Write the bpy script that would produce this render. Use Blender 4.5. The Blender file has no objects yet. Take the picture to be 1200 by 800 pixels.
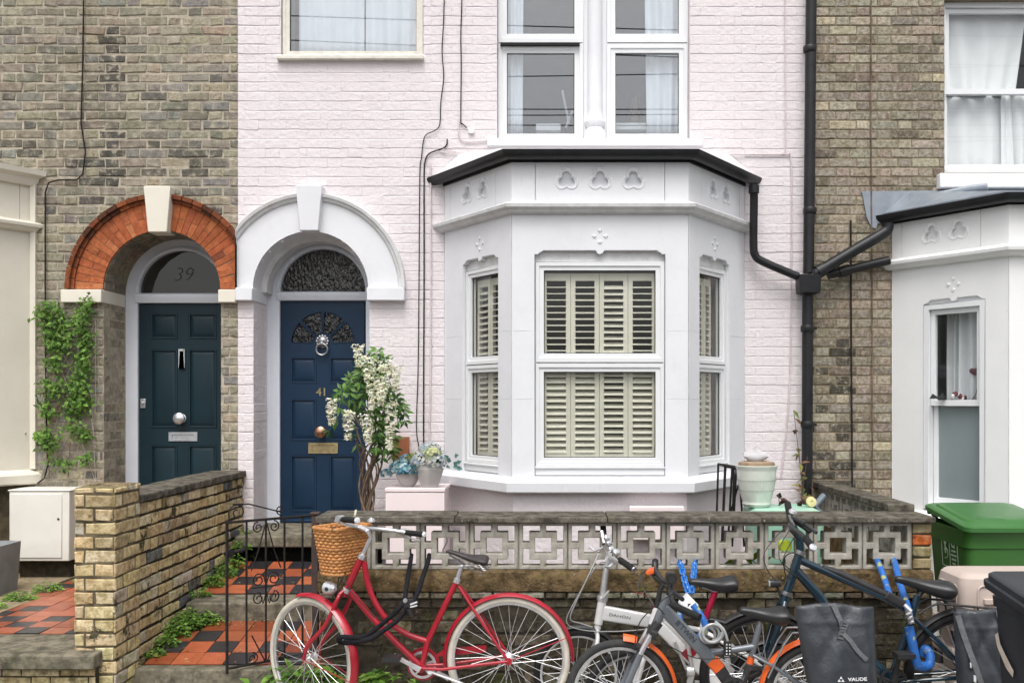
import bpy, math, random
from mathutils import Vector, Matrix, noise
from mathutils.geometry import tessellate_polygon
R = random.Random(41)
PI = math.pi
sc = bpy.context.scene
C = sc.collection

# ---------------------------------------------------------------- camera, sky, sun, exposure
S, CX, CY, CH = 1150.0, 640.0, 470.0, 1.85          # the photo's focal length and principal point (its pixels), camera height
cam_d = bpy.data.cameras.new('camera'); cam = bpy.data.objects.new('camera', cam_d); C.objects.link(cam)
cam.location = (0, -8, CH); cam.rotation_euler = (PI/2, 0, 0)
cam_d.sensor_width = 36; cam_d.lens = 36*S/1200
cam_d.shift_x = (600-CX)/1200; cam_d.shift_y = (CY-400)/1200
cam_d.clip_start = .05; cam_d.clip_end = 500
sc.camera = cam
SUN_EL, SUN_AZ = math.radians(62), math.radians(-174)   # high soft sun behind thin overcast, in front of the facades
w = bpy.data.worlds.new('World'); sc.world = w; w.use_nodes = True
nt = w.node_tree; nt.nodes.clear()
sky = nt.nodes.new('ShaderNodeTexSky'); sky.sky_type = 'NISHITA'; sky.sun_disc = False
sky.sun_elevation = SUN_EL; sky.sun_rotation = SUN_AZ
sky.air_density = 1.0; sky.dust_density = 6.0; sky.ozone_density = 1.0
hs = nt.nodes.new('ShaderNodeHueSaturation'); hs.inputs['Saturation'].default_value = .22   # overcast: nearly colourless
bg = nt.nodes.new('ShaderNodeBackground'); bg.inputs['Strength'].default_value = .15
wo = nt.nodes.new('ShaderNodeOutputWorld')
nt.links.new(sky.outputs[0], hs.inputs['Color']); nt.links.new(hs.outputs[0], bg.inputs['Color']); nt.links.new(bg.outputs[0], wo.inputs[0])
sd = bpy.data.lights.new('sun', 'SUN'); sd.energy = .5; sd.angle = math.radians(28); sd.color = (1, .97, .93)
so = bpy.data.objects.new('sun', sd); C.objects.link(so)
so.rotation_euler = (PI/2-SUN_EL, 0, math.radians(-6))
so.location = (0, -6, 12)
sc.view_settings.view_transform = 'Standard'; sc.view_settings.look = 'None'
sc.view_settings.exposure = 0.68; sc.view_settings.gamma = 1
sc.view_settings.use_curve_mapping = False
sc.cycles.max_bounces = 8; sc.cycles.transparent_max_bounces = 16
sc.cycles.use_denoising = True

# ---------------------------------------------------------------- helpers
def P(px, py, d): return Vector(((px-CX)*d/S, d-8, CH-(py-CY)*d/S))
def fx(px, d=8.0): return (px-CX)*d/S
def fz(py, d=8.0): return CH-(py-CY)*d/S
ORG = {}
def thing(name, label, cat, loc=(0, 0, 0), group=None, org=None):
    o = bpy.data.objects.new(name, None); C.objects.link(o); o.empty_display_size = .1
    o.location = loc; o['label'] = label; o['category'] = cat
    if group: o['group'] = group
    ORG[o] = Vector(loc) if org is None else Vector(org)
    return o
def tag(o, label, cat, group=None):
    o['label'] = label; o['category'] = cat
    if group: o['group'] = group
    return o
class Fr:                                            # a flat frame: u along, v up, n outwards
    def __init__(s, o, u, v, n): s.o, s.u, s.v, s.n = Vector(o), Vector(u).normalized(), Vector(v).normalized(), Vector(n).normalized()
    def __call__(s, a, b, c=0): return s.o+s.u*a+s.v*b+s.n*c
FAC = Fr((0, 0, 0), (1, 0, 0), (0, 0, 1), (0, -1, 0))
def facing(y): return Fr((0, y, 0), (1, 0, 0), (0, 0, 1), (0, -1, 0))
class MB:
    def __init__(s): s.v = []; s.f = []; s.m = []; s.c = []
    def add(s, vs, fs, mi=0, col=(1, 1, 1)):
        o = len(s.v); s.v += [tuple(v) for v in vs]
        for f in fs: s.f.append([i+o for i in f]); s.m.append(mi); s.c.append(col)
        return s
    def fbox(s, F, a0, a1, b0, b1, c0, c1, mi=0, col=(1, 1, 1)):
        vs = [F(a, b, c) for c in (c0, c1) for b in (b0, b1) for a in (a0, a1)]
        return s.add(vs, [(0, 2, 3, 1), (4, 5, 7, 6), (0, 1, 5, 4), (2, 6, 7, 3), (0, 4, 6, 2), (1, 3, 7, 5)], mi, col)
    def box(s, x0, x1, y0, y1, z0, z1, mi=0, col=(1, 1, 1)):
        return s.fbox(Fr((0, 0, 0), (1, 0, 0), (0, 0, 1), (0, 1, 0)), x0, x1, z0, z1, y0, y1, mi, col)
    def tube(s, pts, r, n=8, mi=0, col=(1, 1, 1), caps=True, closed=False):
        pts = [Vector(p) for p in pts]; k = len(pts)
        rs = r if isinstance(r, (list, tuple)) else [r]*k
        t0 = None; vs = []; fs = []; nrm = None
        for i, p in enumerate(pts):
            if closed: t = (pts[(i+1) % k]-pts[i-1])
            else: t = (pts[min(i+1, k-1)]-pts[max(i-1, 0)])
            if t.length < 1e-9: t = Vector((0, 0, 1))
            t.normalize()
            if nrm is None:
                a = Vector((0, 0, 1)) if abs(t.z) < .9 else Vector((1, 0, 0))
                nrm = (a-t*a.dot(t)).normalized()
            else:
                nrm = nrm-t*nrm.dot(t)
                if nrm.length < 1e-6: nrm = t.orthogonal()
                nrm.normalize()
            b = t.cross(nrm)
            for j in range(n):
                q = 2*PI*j/n; vs.append(p+(nrm*math.cos(q)+b*math.sin(q))*rs[i])
        for i in range(k if closed else k-1):
            for j in range(n):
                a, b2 = i*n+j, i*n+(j+1) % n; c2, d2 = ((i+1) % k)*n+(j+1) % n, ((i+1) % k)*n+j
                fs.append((a, b2, c2, d2))
        if caps and not closed: fs.append(tuple(range(n))[::-1]); fs.append(tuple(range((k-1)*n, k*n)))
        return s.add(vs, fs, mi, col)
    def loft(s, rings, cap0=True, cap1=True, mi=0, col=(1, 1, 1)):
        n = len(rings[0]); vs = [p for r_ in rings for p in r_]; fs = []
        for i in range(len(rings)-1):
            for j in range(n): fs.append((i*n+j, i*n+(j+1) % n, (i+1)*n+(j+1) % n, (i+1)*n+j))
        if cap0: fs.append(tuple(range(n))[::-1])
        if cap1: fs.append(tuple(range((len(rings)-1)*n, len(rings)*n)))
        return s.add(vs, fs, mi, col)
    def revolve(s, prof, c, e1, e2, a, a0=0, a1=2*PI, n=48, mi=0, col=(1, 1, 1)):   # prof: closed list of (radius, axial)
        full = abs(a1-a0-2*PI) < 1e-6; k = n if full else n+1; m = len(prof); vs = []; fs = []
        c, e1, e2, a = Vector(c), Vector(e1), Vector(e2), Vector(a)
        for i in range(k):
            q = a0+(a1-a0)*i/n; d = e1*math.cos(q)+e2*math.sin(q)
            for r_, x in prof: vs.append(c+d*r_+a*x)
        for i in range(n):
            i2 = (i+1) % k
            for j in range(m): fs.append((i*m+j, i*m+(j+1) % m, i2*m+(j+1) % m, i2*m+j))
        if not full: fs.append(tuple(range(m))[::-1]); fs.append(tuple(range((k-1)*m, k*m)))
        return s.add(vs, fs, mi, col)
    def lathe(s, prof, c, n=24, mi=0, col=(1, 1, 1), up=(0, 0, 1)):                 # prof: open list of (radius, height)
        up = Vector(up).normalized(); e1 = up.orthogonal().normalized(); e2 = up.cross(e1); c = Vector(c)
        return s.loft([[c+up*z+(e1*math.cos(2*PI*j/n)+e2*math.sin(2*PI*j/n))*max(r_, 1e-4) for j in range(n)] for r_, z in prof], True, True, mi, col)
    def prism(s, outer, holes, F, t, c=0, mi=0, col=(1, 1, 1), back=True):           # flat panel with holes, front at n = c, thickness t
        loops = [outer]+list(holes); pts = [p for l in loops for p in l]
        tri = tessellate_polygon([[Vector((x, y, 0)) for x, y in l] for l in loops])
        n = len(pts); vs = [F(x, y, c) for x, y in pts]+[F(x, y, c-t) for x, y in pts]
        fs = [tuple(q) for q in tri]
        if back: fs += [tuple(i+n for i in q)[::-1] for q in tri]
        k = 0
        for l in loops:
            m = len(l)
            for i in range(m): a, b = k+i, k+(i+1) % m; fs.append((a, b, b+n, a+n))
            k += m
        return s.add(vs, fs, mi, col)
    def mould(s, path, prof, mi=0, col=(1, 1, 1), wall_ends=True, closed_prof=True):   # path [(x, y)] seen from outside left to right, prof [(out, z)]
        k = len(path); nr = []
        for i in range(k-1):
            d = Vector((path[i+1][0]-path[i][0], path[i+1][1]-path[i][1])).normalized(); nr.append(Vector((d.y, -d.x)))
        off = []
        for i in range(k):
            if i in (0, k-1):
                q = nr[0] if i == 0 else nr[-1]
                off.append(Vector((1/q.x, 0)) if wall_ends and abs(q.x) > .2 else q)
            else:
                b = (nr[i-1]+nr[i]).normalized(); off.append(b/b.dot(nr[i]))
        m = len(prof); vs = []; fs = []
        for i in range(k):
            for o, z in prof: vs.append((path[i][0]+off[i].x*o, path[i][1]+off[i].y*o, z))
        for i in range(k-1):
            for j in range(m if closed_prof else m-1): fs.append((i*m+j, i*m+(j+1) % m, (i+1)*m+(j+1) % m, (i+1)*m+j))
        if closed_prof: fs.append(tuple(range(m))[::-1]); fs.append(tuple(range((k-1)*m, k*m)))
        return s.add(vs, fs, mi, col)
    def leaf(s, p, d, nrm, L, W, col, bend=.15, mi=0):
        p, d, nrm = Vector(p), Vector(d).normalized(), Vector(nrm)
        sd_ = d.cross(nrm)
        if sd_.length < 1e-4: sd_ = d.orthogonal()
        sd_.normalize(); up = sd_.cross(d)
        q1 = p+d*L*.45-up*L*bend*.3; q2 = p+d*L-up*L*bend
        return s.add([p, q1-sd_*W*.5+up*W*.15, q1, q1+sd_*W*.5+up*W*.15, q2], [(0, 2, 1), (0, 3, 2), (1, 2, 4), (2, 3, 4)], mi, col)
    def build(s, name, m, parent=None, smooth=35, bev=0, seg=2, kind=None, sub=0, label=None):
        root = parent
        while root is not None and root.parent is not None: root = root.parent
        org = ORG.get(root, Vector((0, 0, 0))) if root is not None else Vector((0, 0, 0))
        me = bpy.data.meshes.new(name)
        me.from_pydata([(x-org.x, y-org.y, z-org.z) for x, y, z in s.v], [], s.f)
        for q in (m if isinstance(m, (list, tuple)) else [m]): me.materials.append(q)
        me.polygons.foreach_set('material_index', s.m)
        if any(c != (1, 1, 1) for c in s.c):
            ca = me.color_attributes.new('Col', 'FLOAT_COLOR', 'CORNER'); buf = []
            for pl in me.polygons:
                c = s.c[pl.index]; buf += [c[0], c[1], c[2], 1.0]*pl.loop_total
            ca.data.foreach_set('color', buf)
        me.update()
        if smooth:
            me.polygons.foreach_set('use_smooth', [True]*len(me.polygons)); me.set_sharp_from_angle(angle=math.radians(smooth))
        o = bpy.data.objects.new(name, me); C.objects.link(o)
        if parent is not None: o.parent = parent
        if bev:
            b = o.modifiers.new('bevel', 'BEVEL'); b.width = bev; b.segments = seg; b.limit_method = 'ANGLE'; b.angle_limit = math.radians(40)
        if sub:
            q = o.modifiers.new('subsurf', 'SUBSURF'); q.levels = q.render_levels = sub
        if kind: o['kind'] = kind
        if label: o['label'] = label
        return o
def smoothpath(pts, k=6):                              # Catmull-Rom through the points
    pts = [Vector(p) for p in pts]; out = []
    for i in range(len(pts)-1):
        p0 = pts[max(i-1, 0)]; p1 = pts[i]; p2 = pts[i+1]; p3 = pts[min(i+2, len(pts)-1)]
        for j in range(k):
            t = j/k; out.append(.5*((2*p1)+(p2-p0)*t+(2*p0-5*p1+4*p2-p3)*t*t+(3*p1-p0-3*p2+p3)*t**3))
    return out+[pts[-1]]
def rrect(w, d, r, n=4):
    o = []
    for cx, cy, a in ((w/2-r, d/2-r, 0), (-w/2+r, d/2-r, PI/2), (-w/2+r, -d/2+r, PI), (w/2-r, -d/2+r, 1.5*PI)):
        for i in range(n+1): q = a+PI/2*i/n; o.append((cx+r*math.cos(q), cy+r*math.sin(q)))
    return o
def rect(x0, x1, y0, y1): return [(x0, y0), (x1, y0), (x1, y1), (x0, y1)]
def text(s, size, F, m, name, parent, ext=.002, bold=0, shear=0, sx=1):
    cu = bpy.data.curves.new(name, 'FONT'); cu.body = s; cu.size = size; cu.extrude = ext; cu.align_x = 'CENTER'; cu.align_y = 'CENTER'; cu.offset = bold; cu.shear = shear
    t = bpy.data.objects.new(name, cu); me = bpy.data.meshes.new_from_object(t); bpy.data.objects.remove(t)
    mb = MB(); mb.add([F(v.co.x*sx, v.co.y, v.co.z) for v in me.vertices], [tuple(p.vertices) for p in me.polygons])
    bpy.data.meshes.remove(me)
    return mb.build(name, m, parent, smooth=0)

# ---------------------------------------------------------------- materials
def mat(name, a, b=None, scale=6, rough=.6, metal=0, bump=0, bscale=60, attr=False, spec=.5, stain=None, stretch=(1, 1, 1), coat=0, contrast=(.35, .65), trans=0, rvar=0, bdist=.004):
    m = bpy.data.materials.new(name); m.use_nodes = True; t = m.node_tree; n = t.nodes; l = t.links
    p = n['Principled BSDF']; tc = n.new('ShaderNodeTexCoord')
    p.inputs['Roughness'].default_value = rough; p.inputs['Metallic'].default_value = metal
    p.inputs['Specular IOR Level'].default_value = spec; p.inputs['Coat Weight'].default_value = coat; p.inputs['Coat Roughness'].default_value = .1
    def nz(sc_, det=5, st=(1, 1, 1), ro=.6):
        mp = n.new('ShaderNodeMapping'); mp.inputs['Scale'].default_value = st; l.new(tc.outputs['Object'], mp.inputs[0])
        q = n.new('ShaderNodeTexNoise'); q.inputs['Scale'].default_value = sc_; q.inputs['Detail'].default_value = det; q.inputs['Roughness'].default_value = ro
        l.new(mp.outputs[0], q.inputs['Vector']); return q
    def ramp(src, lo, hi):
        q = n.new('ShaderNodeMapRange'); q.inputs[1].default_value = lo; q.inputs[2].default_value = hi; l.new(src, q.inputs[0]); return q.outputs[0]
    def mix(f, c1, c2, mode='MIX'):
        q = n.new('ShaderNodeMix'); q.data_type = 'RGBA'; q.blend_type = mode
        if isinstance(f, float): q.inputs[0].default_value = f
        else: l.new(f, q.inputs[0])
        for i, c in ((6, c1), (7, c2)):
            if isinstance(c, tuple): q.inputs[i].default_value = (*c[:3], 1)
            else: l.new(c, q.inputs[i])
        return q.outputs[2]
    if b is None: b = tuple(x*.82 for x in a)
    col = mix(ramp(nz(scale, st=stretch).outputs['Fac'], *contrast), a, b)
    if attr:
        at = n.new('ShaderNodeAttribute'); at.attribute_name = 'Col'
        col = mix(1.0, at.outputs['Color'], col, 'MULTIPLY')
    if stain:                                           # list of (colour, noise scale, lo, hi, stretch): dirt, moss, soot and wear
        for sc_c, s_s, lo, hi, st in stain: col = mix(ramp(nz(s_s, 8, st, .7).outputs['Fac'], lo, hi), col, sc_c)
    l.new(col, p.inputs['Base Color'])
    if rvar:
        q = n.new('ShaderNodeMath'); q.operation = 'MULTIPLY_ADD'; l.new(nz(scale*2.3).outputs['Fac'], q.inputs[0]); q.inputs[1].default_value = rvar; q.inputs[2].default_value = rough-rvar/2; l.new(q.outputs[0], p.inputs['Roughness'])
    if bump:
        bp = n.new('ShaderNodeBump'); bp.inputs['Strength'].default_value = bump; bp.inputs['Distance'].default_value = bdist
        l.new(nz(bscale, 6).outputs['Fac'], bp.inputs['Height']); l.new(bp.outputs[0], p.inputs['Normal'])
    if trans:
        tr = n.new('ShaderNodeBsdfTranslucent'); l.new(col, tr.inputs['Color']); mx = n.new('ShaderNodeMixShader'); mx.inputs[0].default_value = trans
        l.new(p.outputs[0], mx.inputs[1]); l.new(tr.outputs[0], mx.inputs[2]); l.new(mx.outputs[0], n['Material Output'].inputs[0])
    return m
def glass(name, tint=(1, 1, 1), refl=1.6, base=.03, rough=.0, bump=0, bscale=30, haze=0, hcol=(.6, .62, .64)):
    m = bpy.data.materials.new(name); m.use_nodes = True; t = m.node_tree; n = t.nodes; l = t.links; n.remove(n['Principled BSDF'])
    tr = n.new('ShaderNodeBsdfTransparent'); tr.inputs[0].default_value = (*tint, 1)
    gl = n.new('ShaderNodeBsdfGlossy'); gl.inputs['Roughness'].default_value = rough
    fr = n.new('ShaderNodeLayerWeight'); fr.inputs['Blend'].default_value = .5          # Schlick: the same from both faces of the pane
    pw = n.new('ShaderNodeMath'); pw.operation = 'POWER'; pw.inputs[1].default_value = 4.0; l.new(fr.outputs['Facing'], pw.inputs[0])
    ma = n.new('ShaderNodeMath'); ma.operation = 'MULTIPLY_ADD'; ma.use_clamp = True; ma.inputs[1].default_value = refl*.9; ma.inputs[2].default_value = base+.04*refl; l.new(pw.outputs[0], ma.inputs[0])
    mx = n.new('ShaderNodeMixShader'); l.new(ma.outputs[0], mx.inputs[0]); l.new(gl.outputs[0], mx.inputs[2])
    src = tr.outputs[0]
    if haze:
        df = n.new('ShaderNodeBsdfDiffuse'); df.inputs[0].default_value = (*hcol, 1); m2 = n.new('ShaderNodeMixShader'); m2.inputs[0].default_value = haze
        l.new(tr.outputs[0], m2.inputs[1]); l.new(df.outputs[0], m2.inputs[2]); src = m2.outputs[0]
    l.new(src, mx.inputs[1]); l.new(mx.outputs[0], n['Material Output'].inputs[0])
    if bump:
        tc = n.new('ShaderNodeTexCoord'); mp = n.new('ShaderNodeMapping'); mp.inputs['Scale'].default_value = (1, 1, .45); nzz = n.new('ShaderNodeTexNoise'); nzz.inputs['Scale'].default_value = bscale
        l.new(tc.outputs['Object'], mp.inputs[0]); l.new(mp.outputs[0], nzz.inputs['Vector']); bp = n.new('ShaderNodeBump'); bp.inputs['Strength'].default_value = bump; bp.inputs['Distance'].default_value = .02
        l.new(nzz.outputs['Fac'], bp.inputs['Height'])
        l.new(bp.outputs[0], gl.inputs['Normal']); l.new(bp.outputs[0], fr.inputs['Normal'])
    return m
V1 = (1, 1, 1); VS = (3, 3, .5)
BR_L = mat('weathered_brick', (1, 1, 1), (.60, .585, .55), 34, .92, attr=True, bump=1, bscale=70, bdist=.008, spec=.12, contrast=(.42, .6), stain=[((.14, .13, .115), 1.6, .56, .8, V1), ((.05, .047, .042), 34, .58, .70, V1), ((.42, .38, .30), 17, .50, .66, V1), ((.17, .155, .13), 55, .58, .66, V1)])
MO_L = mat('pale_lime_mortar', (.50, .445, .35), (.33, .29, .23), 25, .95, bump=.8, bscale=120, spec=.1, stain=[((.12, .11, .095), 3, .5, .75, V1)])
BR_R = mat('gault_brick', (1, 1, 1), (.60, .58, .53), 32, .92, attr=True, bump=1, bscale=70, bdist=.008, spec=.12, contrast=(.42, .6), stain=[((.12, .10, .075), 2.0, .56, .8, V1), ((.07, .06, .045), 36, .59, .72, V1), ((.43, .39, .315), 19, .52, .68, V1), ((.11, .095, .07), 55, .59, .67, V1)])
MO_R = mat('brown_mortar', (.27, .225, .155), (.19, .155, .105), 25, .95, bump=.8, bscale=120, spec=.1)
BR_G = mat('yellow_garden_brick', (1, 1, 1), (.62, .58, .48), 26, .92, attr=True, bump=1, bscale=60, bdist=.008, spec=.12, contrast=(.42, .6), stain=[((.24, .20, .12), 3.2, .55, .75, V1), ((.045, .038, .025), 6, .565, .63, V1), ((.52, .46, .31), 34, .60, .72, V1), ((.09, .105, .035), 6, .62, .78, V1)])
MO_G = mat('dirty_garden_mortar', (.17, .14, .09), (.05, .042, .028), 9, .95, bump=.8, bscale=120, spec=.1)
BR_P = mat('pink_painted_brick', (.725, .672, .685), (.70, .645, .66), 5, .75, bump=.9, bscale=28, bdist=.010, spec=.18, stain=[((.55, .49, .49), 9, .64, .95, (1, 1, .35)), ((.72, .66, .675), 1.3, .48, .7, V1), ((.40, .34, .33), 26, .74, .80, V1)])
BR_RED = mat('orange_red_brick', (1, 1, 1), (.66, .60, .58), 30, .88, attr=True, bump=.8, bscale=70, spec=.12, stain=[((.12, .035, .02), 11, .6, .78, V1), ((.5, .26, .15), 30, .68, .84, V1)])
MO_RED = mat('arch_mortar', (.45, .27, .17), (.3, .17, .1), 25, .95, spec=.1)
BR_D = mat('mossy_dark_brick', (1, 1, 1), (.5, .48, .42), 24, .95, attr=True, bump=1, bscale=50, bdist=.012, spec=.1, contrast=(.42, .6), stain=[((.026, .022, .016), 5, .57, .72, V1), ((.055, .065, .018), 7, .57, .72, V1), ((.26, .225, .15), 30, .62, .72, V1)])
MO_D = mat('black_mortar', (.065, .055, .04), (.03, .026, .019), 20, .95, spec=.1)
WHITE = mat('white_render_paint', (.725, .732, .757), (.695, .702, .727), 2.5, .55, bump=.25, bscale=35, spec=.3, stain=[((.5, .5, .49), 8, .60, .95, VS), ((.665, .67, .70), 3, .48, .7, V1), ((.24, .23, .2), 30, .72, .79, V1)])
WHITE_TRIM = mat('grubby_white_moulding', (.69, .69, .70), (.57, .57, .56), 11, .6, bump=.5, bscale=50, spec=.3, stain=[((.34, .33, .29), 14, .6, .85, V1)])
WHITE_R = mat('warm_white_render', (.79, .795, .79), (.75, .755, .75), 2.5, .55, bump=.25, bscale=35, spec=.3, stain=[((.5, .49, .45), 6, .68, .95, VS)])
CREAM = mat('cream_stone_paint', (.74, .70, .605), (.69, .65, .555), 3, .6, bump=.25, bscale=35, spec=.3, stain=[((.33, .29, .22), 9, .68, .9, VS)])
UPVC = mat('white_upvc', (.74, .755, .765), (.71, .72, .73), 4, .3, spec=.5, stain=[((.5, .5, .47), 12, .7, .95, V1)])
OLDWOOD = mat('cream_painted_wood', (.72, .69, .62), (.6, .57, .5), 14, .5, bump=.3, bscale=40, stain=[((.25, .21, .15), 18, .66, .85, V1)])
FRAME_BLUE = mat('pale_frame_paint', (.70, .735, .80), (.66, .695, .76), 4, .4, stain=[((.42, .42, .42), 14, .72, .95, V1)])
NAVY = mat('navy_door_paint', (.008, .030, .066), (.007, .025, .056), 6, .42, spec=.3, bump=.08, bscale=120, stain=[((.35, .37, .4), 38, .80, .84, V1)])
TEAL = mat('dark_teal_door_paint', (.008, .027, .037), (.0065, .022, .031), 6, .42, spec=.3, bump=.08, bscale=120)
BRASS = mat('aged_brass', (.46, .37, .20), (.30, .235, .12), 30, .45, metal=.6)
COPPER = mat('copper_knob', (.55, .30, .20), (.4, .22, .14), 20, .28, metal=1)
CHROME = mat('brushed_chrome', (.72, .73, .75), (.58, .59, .61), 20, .3, metal=.8)
STEEL = mat('dull_steel', (.38, .38, .39), (.27, .27, .28), 30, .4, metal=.95)
ALLOY = mat('polished_alloy', (.74, .74, .75), (.58, .58, .59), 25, .33, metal=.75)
PIPE = mat('black_pipe_paint', (.009, .0095, .011), (.016, .0165, .019), 12, .42, spec=.35, bump=.15, bscale=60, stain=[((.16, .16, .155), 30, .72, .85, V1)])
IRON = mat('black_ironwork', (.008, .008, .009), (.022, .018, .016), 30, .6, spec=.25, bump=.4, bscale=120, stain=[((.12, .055, .03), 40, .7, .85, V1)])
LEAD = mat('lead_sheet', (.22, .25, .29), (.31, .34, .38), 6, .5, metal=.35, bump=.3, bscale=25, stain=[((.5, .52, .54), 14, .68, .85, V1)])
CONC = mat('weathered_concrete', (.26, .245, .21), (.15, .14, .12), 13, .92, bump=.7, bscale=80, spec=.15, stain=[((.075, .07, .055), 4, .52, .72, V1), ((.44, .42, .37), 28, .66, .8, V1)])
BLOCKM = mat('screen_block_concrete', (.42, .40, .355), (.27, .25, .21), 14, .95, bump=.9, bscale=60, spec=.1, stain=[((.10, .09, .07), 5, .54, .72, V1), ((.13, .135, .06), 10, .60, .74, V1), ((.05, .045, .035), 26, .62, .74, V1)])
COPING = mat('lichened_coping', (.15, .135, .11), (.06, .054, .044), 13, .95, bump=1, bscale=55, bdist=.01, spec=.1, contrast=(.4, .6), stain=[((.035, .032, .026), 6, .55, .72, V1), ((.09, .09, .04), 7, .58, .74, V1), ((.42, .40, .35), 36, .62, .70, V1)])
MOSSBAND = mat('mossy_concrete_band', (.17, .118, .062), (.065, .046, .024), 12, .98, bump=1, bscale=40, bdist=.02, spec=.08, contrast=(.4, .62), stain=[((.03, .024, .015), 9, .57, .7, V1), ((.12, .125, .03), 8, .58, .72, V1), ((.36, .32, .24), 34, .61, .70, V1)])
STONE = mat('york_stone', (.22, .195, .145), (.10, .09, .068), 13, .92, bump=.9, bscale=50, spec=.15, contrast=(.4, .62), stain=[((.045, .042, .03), 6, .54, .7, V1), ((.06, .07, .025), 5, .56, .72, V1), ((.42, .39, .32), 38, .63, .72, V1)])
GRIT = mat('sandy_grit', (.36, .29, .19), (.22, .175, .11), 22, .98, bump=1, bscale=60, bdist=.015, spec=.1, stain=[((.10, .085, .05), 6, .56, .74, V1), ((.09, .13, .03), 7, .6, .76, V1)])
SOIL = mat('bare_soil', (.10, .078, .05), (.055, .043, .03), 20, 1, bump=1, bscale=50, spec=.1, stain=[((.2, .165, .11), 30, .6, .8, V1)])
ASPH = mat('asphalt', (.10, .10, .10), (.08, .08, .08), 30, .9, bump=.6, bscale=200, spec=.2)
PAVE = mat('paving_concrete', (.38, .36, .33), (.30, .285, .26), 8, .9, bump=.4, bscale=120, spec=.2)
TILE = mat('quarry_tile', (1, 1, 1), (.78, .75, .74), 10, .33, attr=True, bump=.25, bscale=40, spec=.5, rvar=.3, stain=[((.07, .05, .03), 10, .62, .8, V1), ((.3, .24, .17), 40, .72, .84, V1)])
LEAF = mat('leaf', (1, 1, 1), (.75, .75, .75), 30, .5, attr=True, trans=.3, spec=.3)
PETAL = mat('petal', (1, 1, 1), (.9, .9, .88), 30, .6, attr=True, trans=.35, spec=.2)
BARK = mat('twig_bark', (.23, .165, .12), (.085, .06, .043), 30, .9, bump=.8, bscale=80, stretch=(1, 1, .3), spec=.15)
WIREM = mat('black_cable', (.012, .011, .011), (.03, .027, .025), 20, .8, spec=.15)
PINKWIRE = mat('painted_cable', (.66, .575, .58), (.55, .48, .48), 20, .6)
CURT = mat('white_curtain', (.86, .88, .90), (.80, .82, .85), 5, .9, spec=.1, trans=.12)
SHUT = mat('cream_shutter', (.64, .625, .53), (.59, .575, .485), 5, .45, spec=.35)
ROOM = mat('room_wall', (.34, .28, .20), (.28, .23, .16), 3, .9, spec=.1)
ROOM_G = mat('grey_room_wall', (.30, .33, .36), (.25, .28, .31), 3, .9, spec=.1)
GL = glass('window_glass', (.985, .99, .985), .8, .0)
GL_UP = glass('upper_window_glass', (.95, .97, .985), 1.3, .085)
GL_FROST = glass('frosted_glass', (.7, .75, .75), 1.0, .03, .25, haze=.6, hcol=(.32, .38, .39))
GL_WAVY = glass('hammered_glass', (.40, .36, .31), 1.0, .03, .04, bump=.8, bscale=42)
GL_FAN = glass('fanlight_glass', (.4, .42, .41), .8, .03, .02, bump=.1, bscale=6, haze=.22, hcol=(.13, .125, .11))
RED = mat('red_enamel', (.36, .007, .022), (.30, .006, .018), 9, .32, coat=.35, stain=[((.16, .02, .02), 24, .68, .8, V1)])
RED2 = mat('crimson_anodised', (.40, .012, .05), (.32, .01, .04), 10, .3, metal=.3)
CREAMTYRE = mat('cream_tyre', (.60, .56, .48), (.48, .44, .37), 14, .7, bump=.3, bscale=60)
TYRE = mat('black_tyre', (.013, .013, .014), (.026, .025, .024), 20, .85, spec=.2, bump=.6, bscale=150)
GREYTYRE = mat('dusty_grey_tyre', (.05, .05, .05), (.03, .03, .03), 20, .85, spec=.2, bump=.6, bscale=150)
BLK = mat('black_plastic', (.018, .018, .019), (.026, .026, .027), 14, .45)
RUBBER = mat('black_rubber', (.012, .012, .012), (.018, .018, .018), 40, .75, spec=.25, bump=.4, bscale=200)
LEATH = mat('dark_brown_saddle', (.028, .022, .022), (.04, .032, .031), 14, .5, bump=.3, bscale=150)
VINYL = mat('black_saddle_vinyl', (.014, .014, .015), (.022, .022, .023), 14, .38, bump=.2, bscale=180, stain=[((.28, .28, .29), 60, .74, .8, V1)])
SILV = mat('silver_frame_paint', (.64, .64, .635), (.59, .59, .585), 12, .32, metal=.1, coat=.3)
WHITEP = mat('white_frame_paint', (.70, .70, .69), (.64, .64, .63), 12, .3, coat=.3)
GREYP = mat('grey_frame_paint', (.15, .165, .185), (.13, .145, .16), 12, .34, metal=.25, coat=.3)
DBLUE = mat('dark_blue_frame_paint', (.008, .028, .045), (.007, .022, .036), 12, .26, coat=.5)
ORANGE = mat('orange_plastic', (.72, .12, .02), (.66, .105, .018), 10, .38)
CABLE = mat('brake_cable', (.02, .02, .02), None, 10, .5)
WICKER = mat('wicker', (.56, .265, .09), (.40, .17, .05), 40, .6, attr=True, bump=.5, bscale=120)
BAGM = mat('grey_tarpaulin', (.036, .041, .049), (.030, .034, .041), 7, .4, bump=.35, bscale=14, bdist=.02, stain=[((.07, .077, .086), 4, .58, .8, V1)])
STRAP = mat('grey_webbing', (.13, .135, .145), (.085, .09, .1), 60, .7, bump=.4, bscale=300)
DSTRAP = mat('black_webbing', (.008, .008, .010), (.016, .016, .020), 60, .85, spec=.15, bump=.5, bscale=200)
BLUE = mat('blue_chain_sleeve', (.022, .14, .47), (.016, .10, .36), 30, .5, bump=.5, bscale=90, stain=[((.34, .37, .14), 15, .55, .59, V1), ((.008, .05, .2), 40, .58, .68, V1)])
BLUEL = mat('blue_translucent_chain', (.03, .19, .58), (.02, .14, .45), 20, .25, coat=.5)
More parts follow.
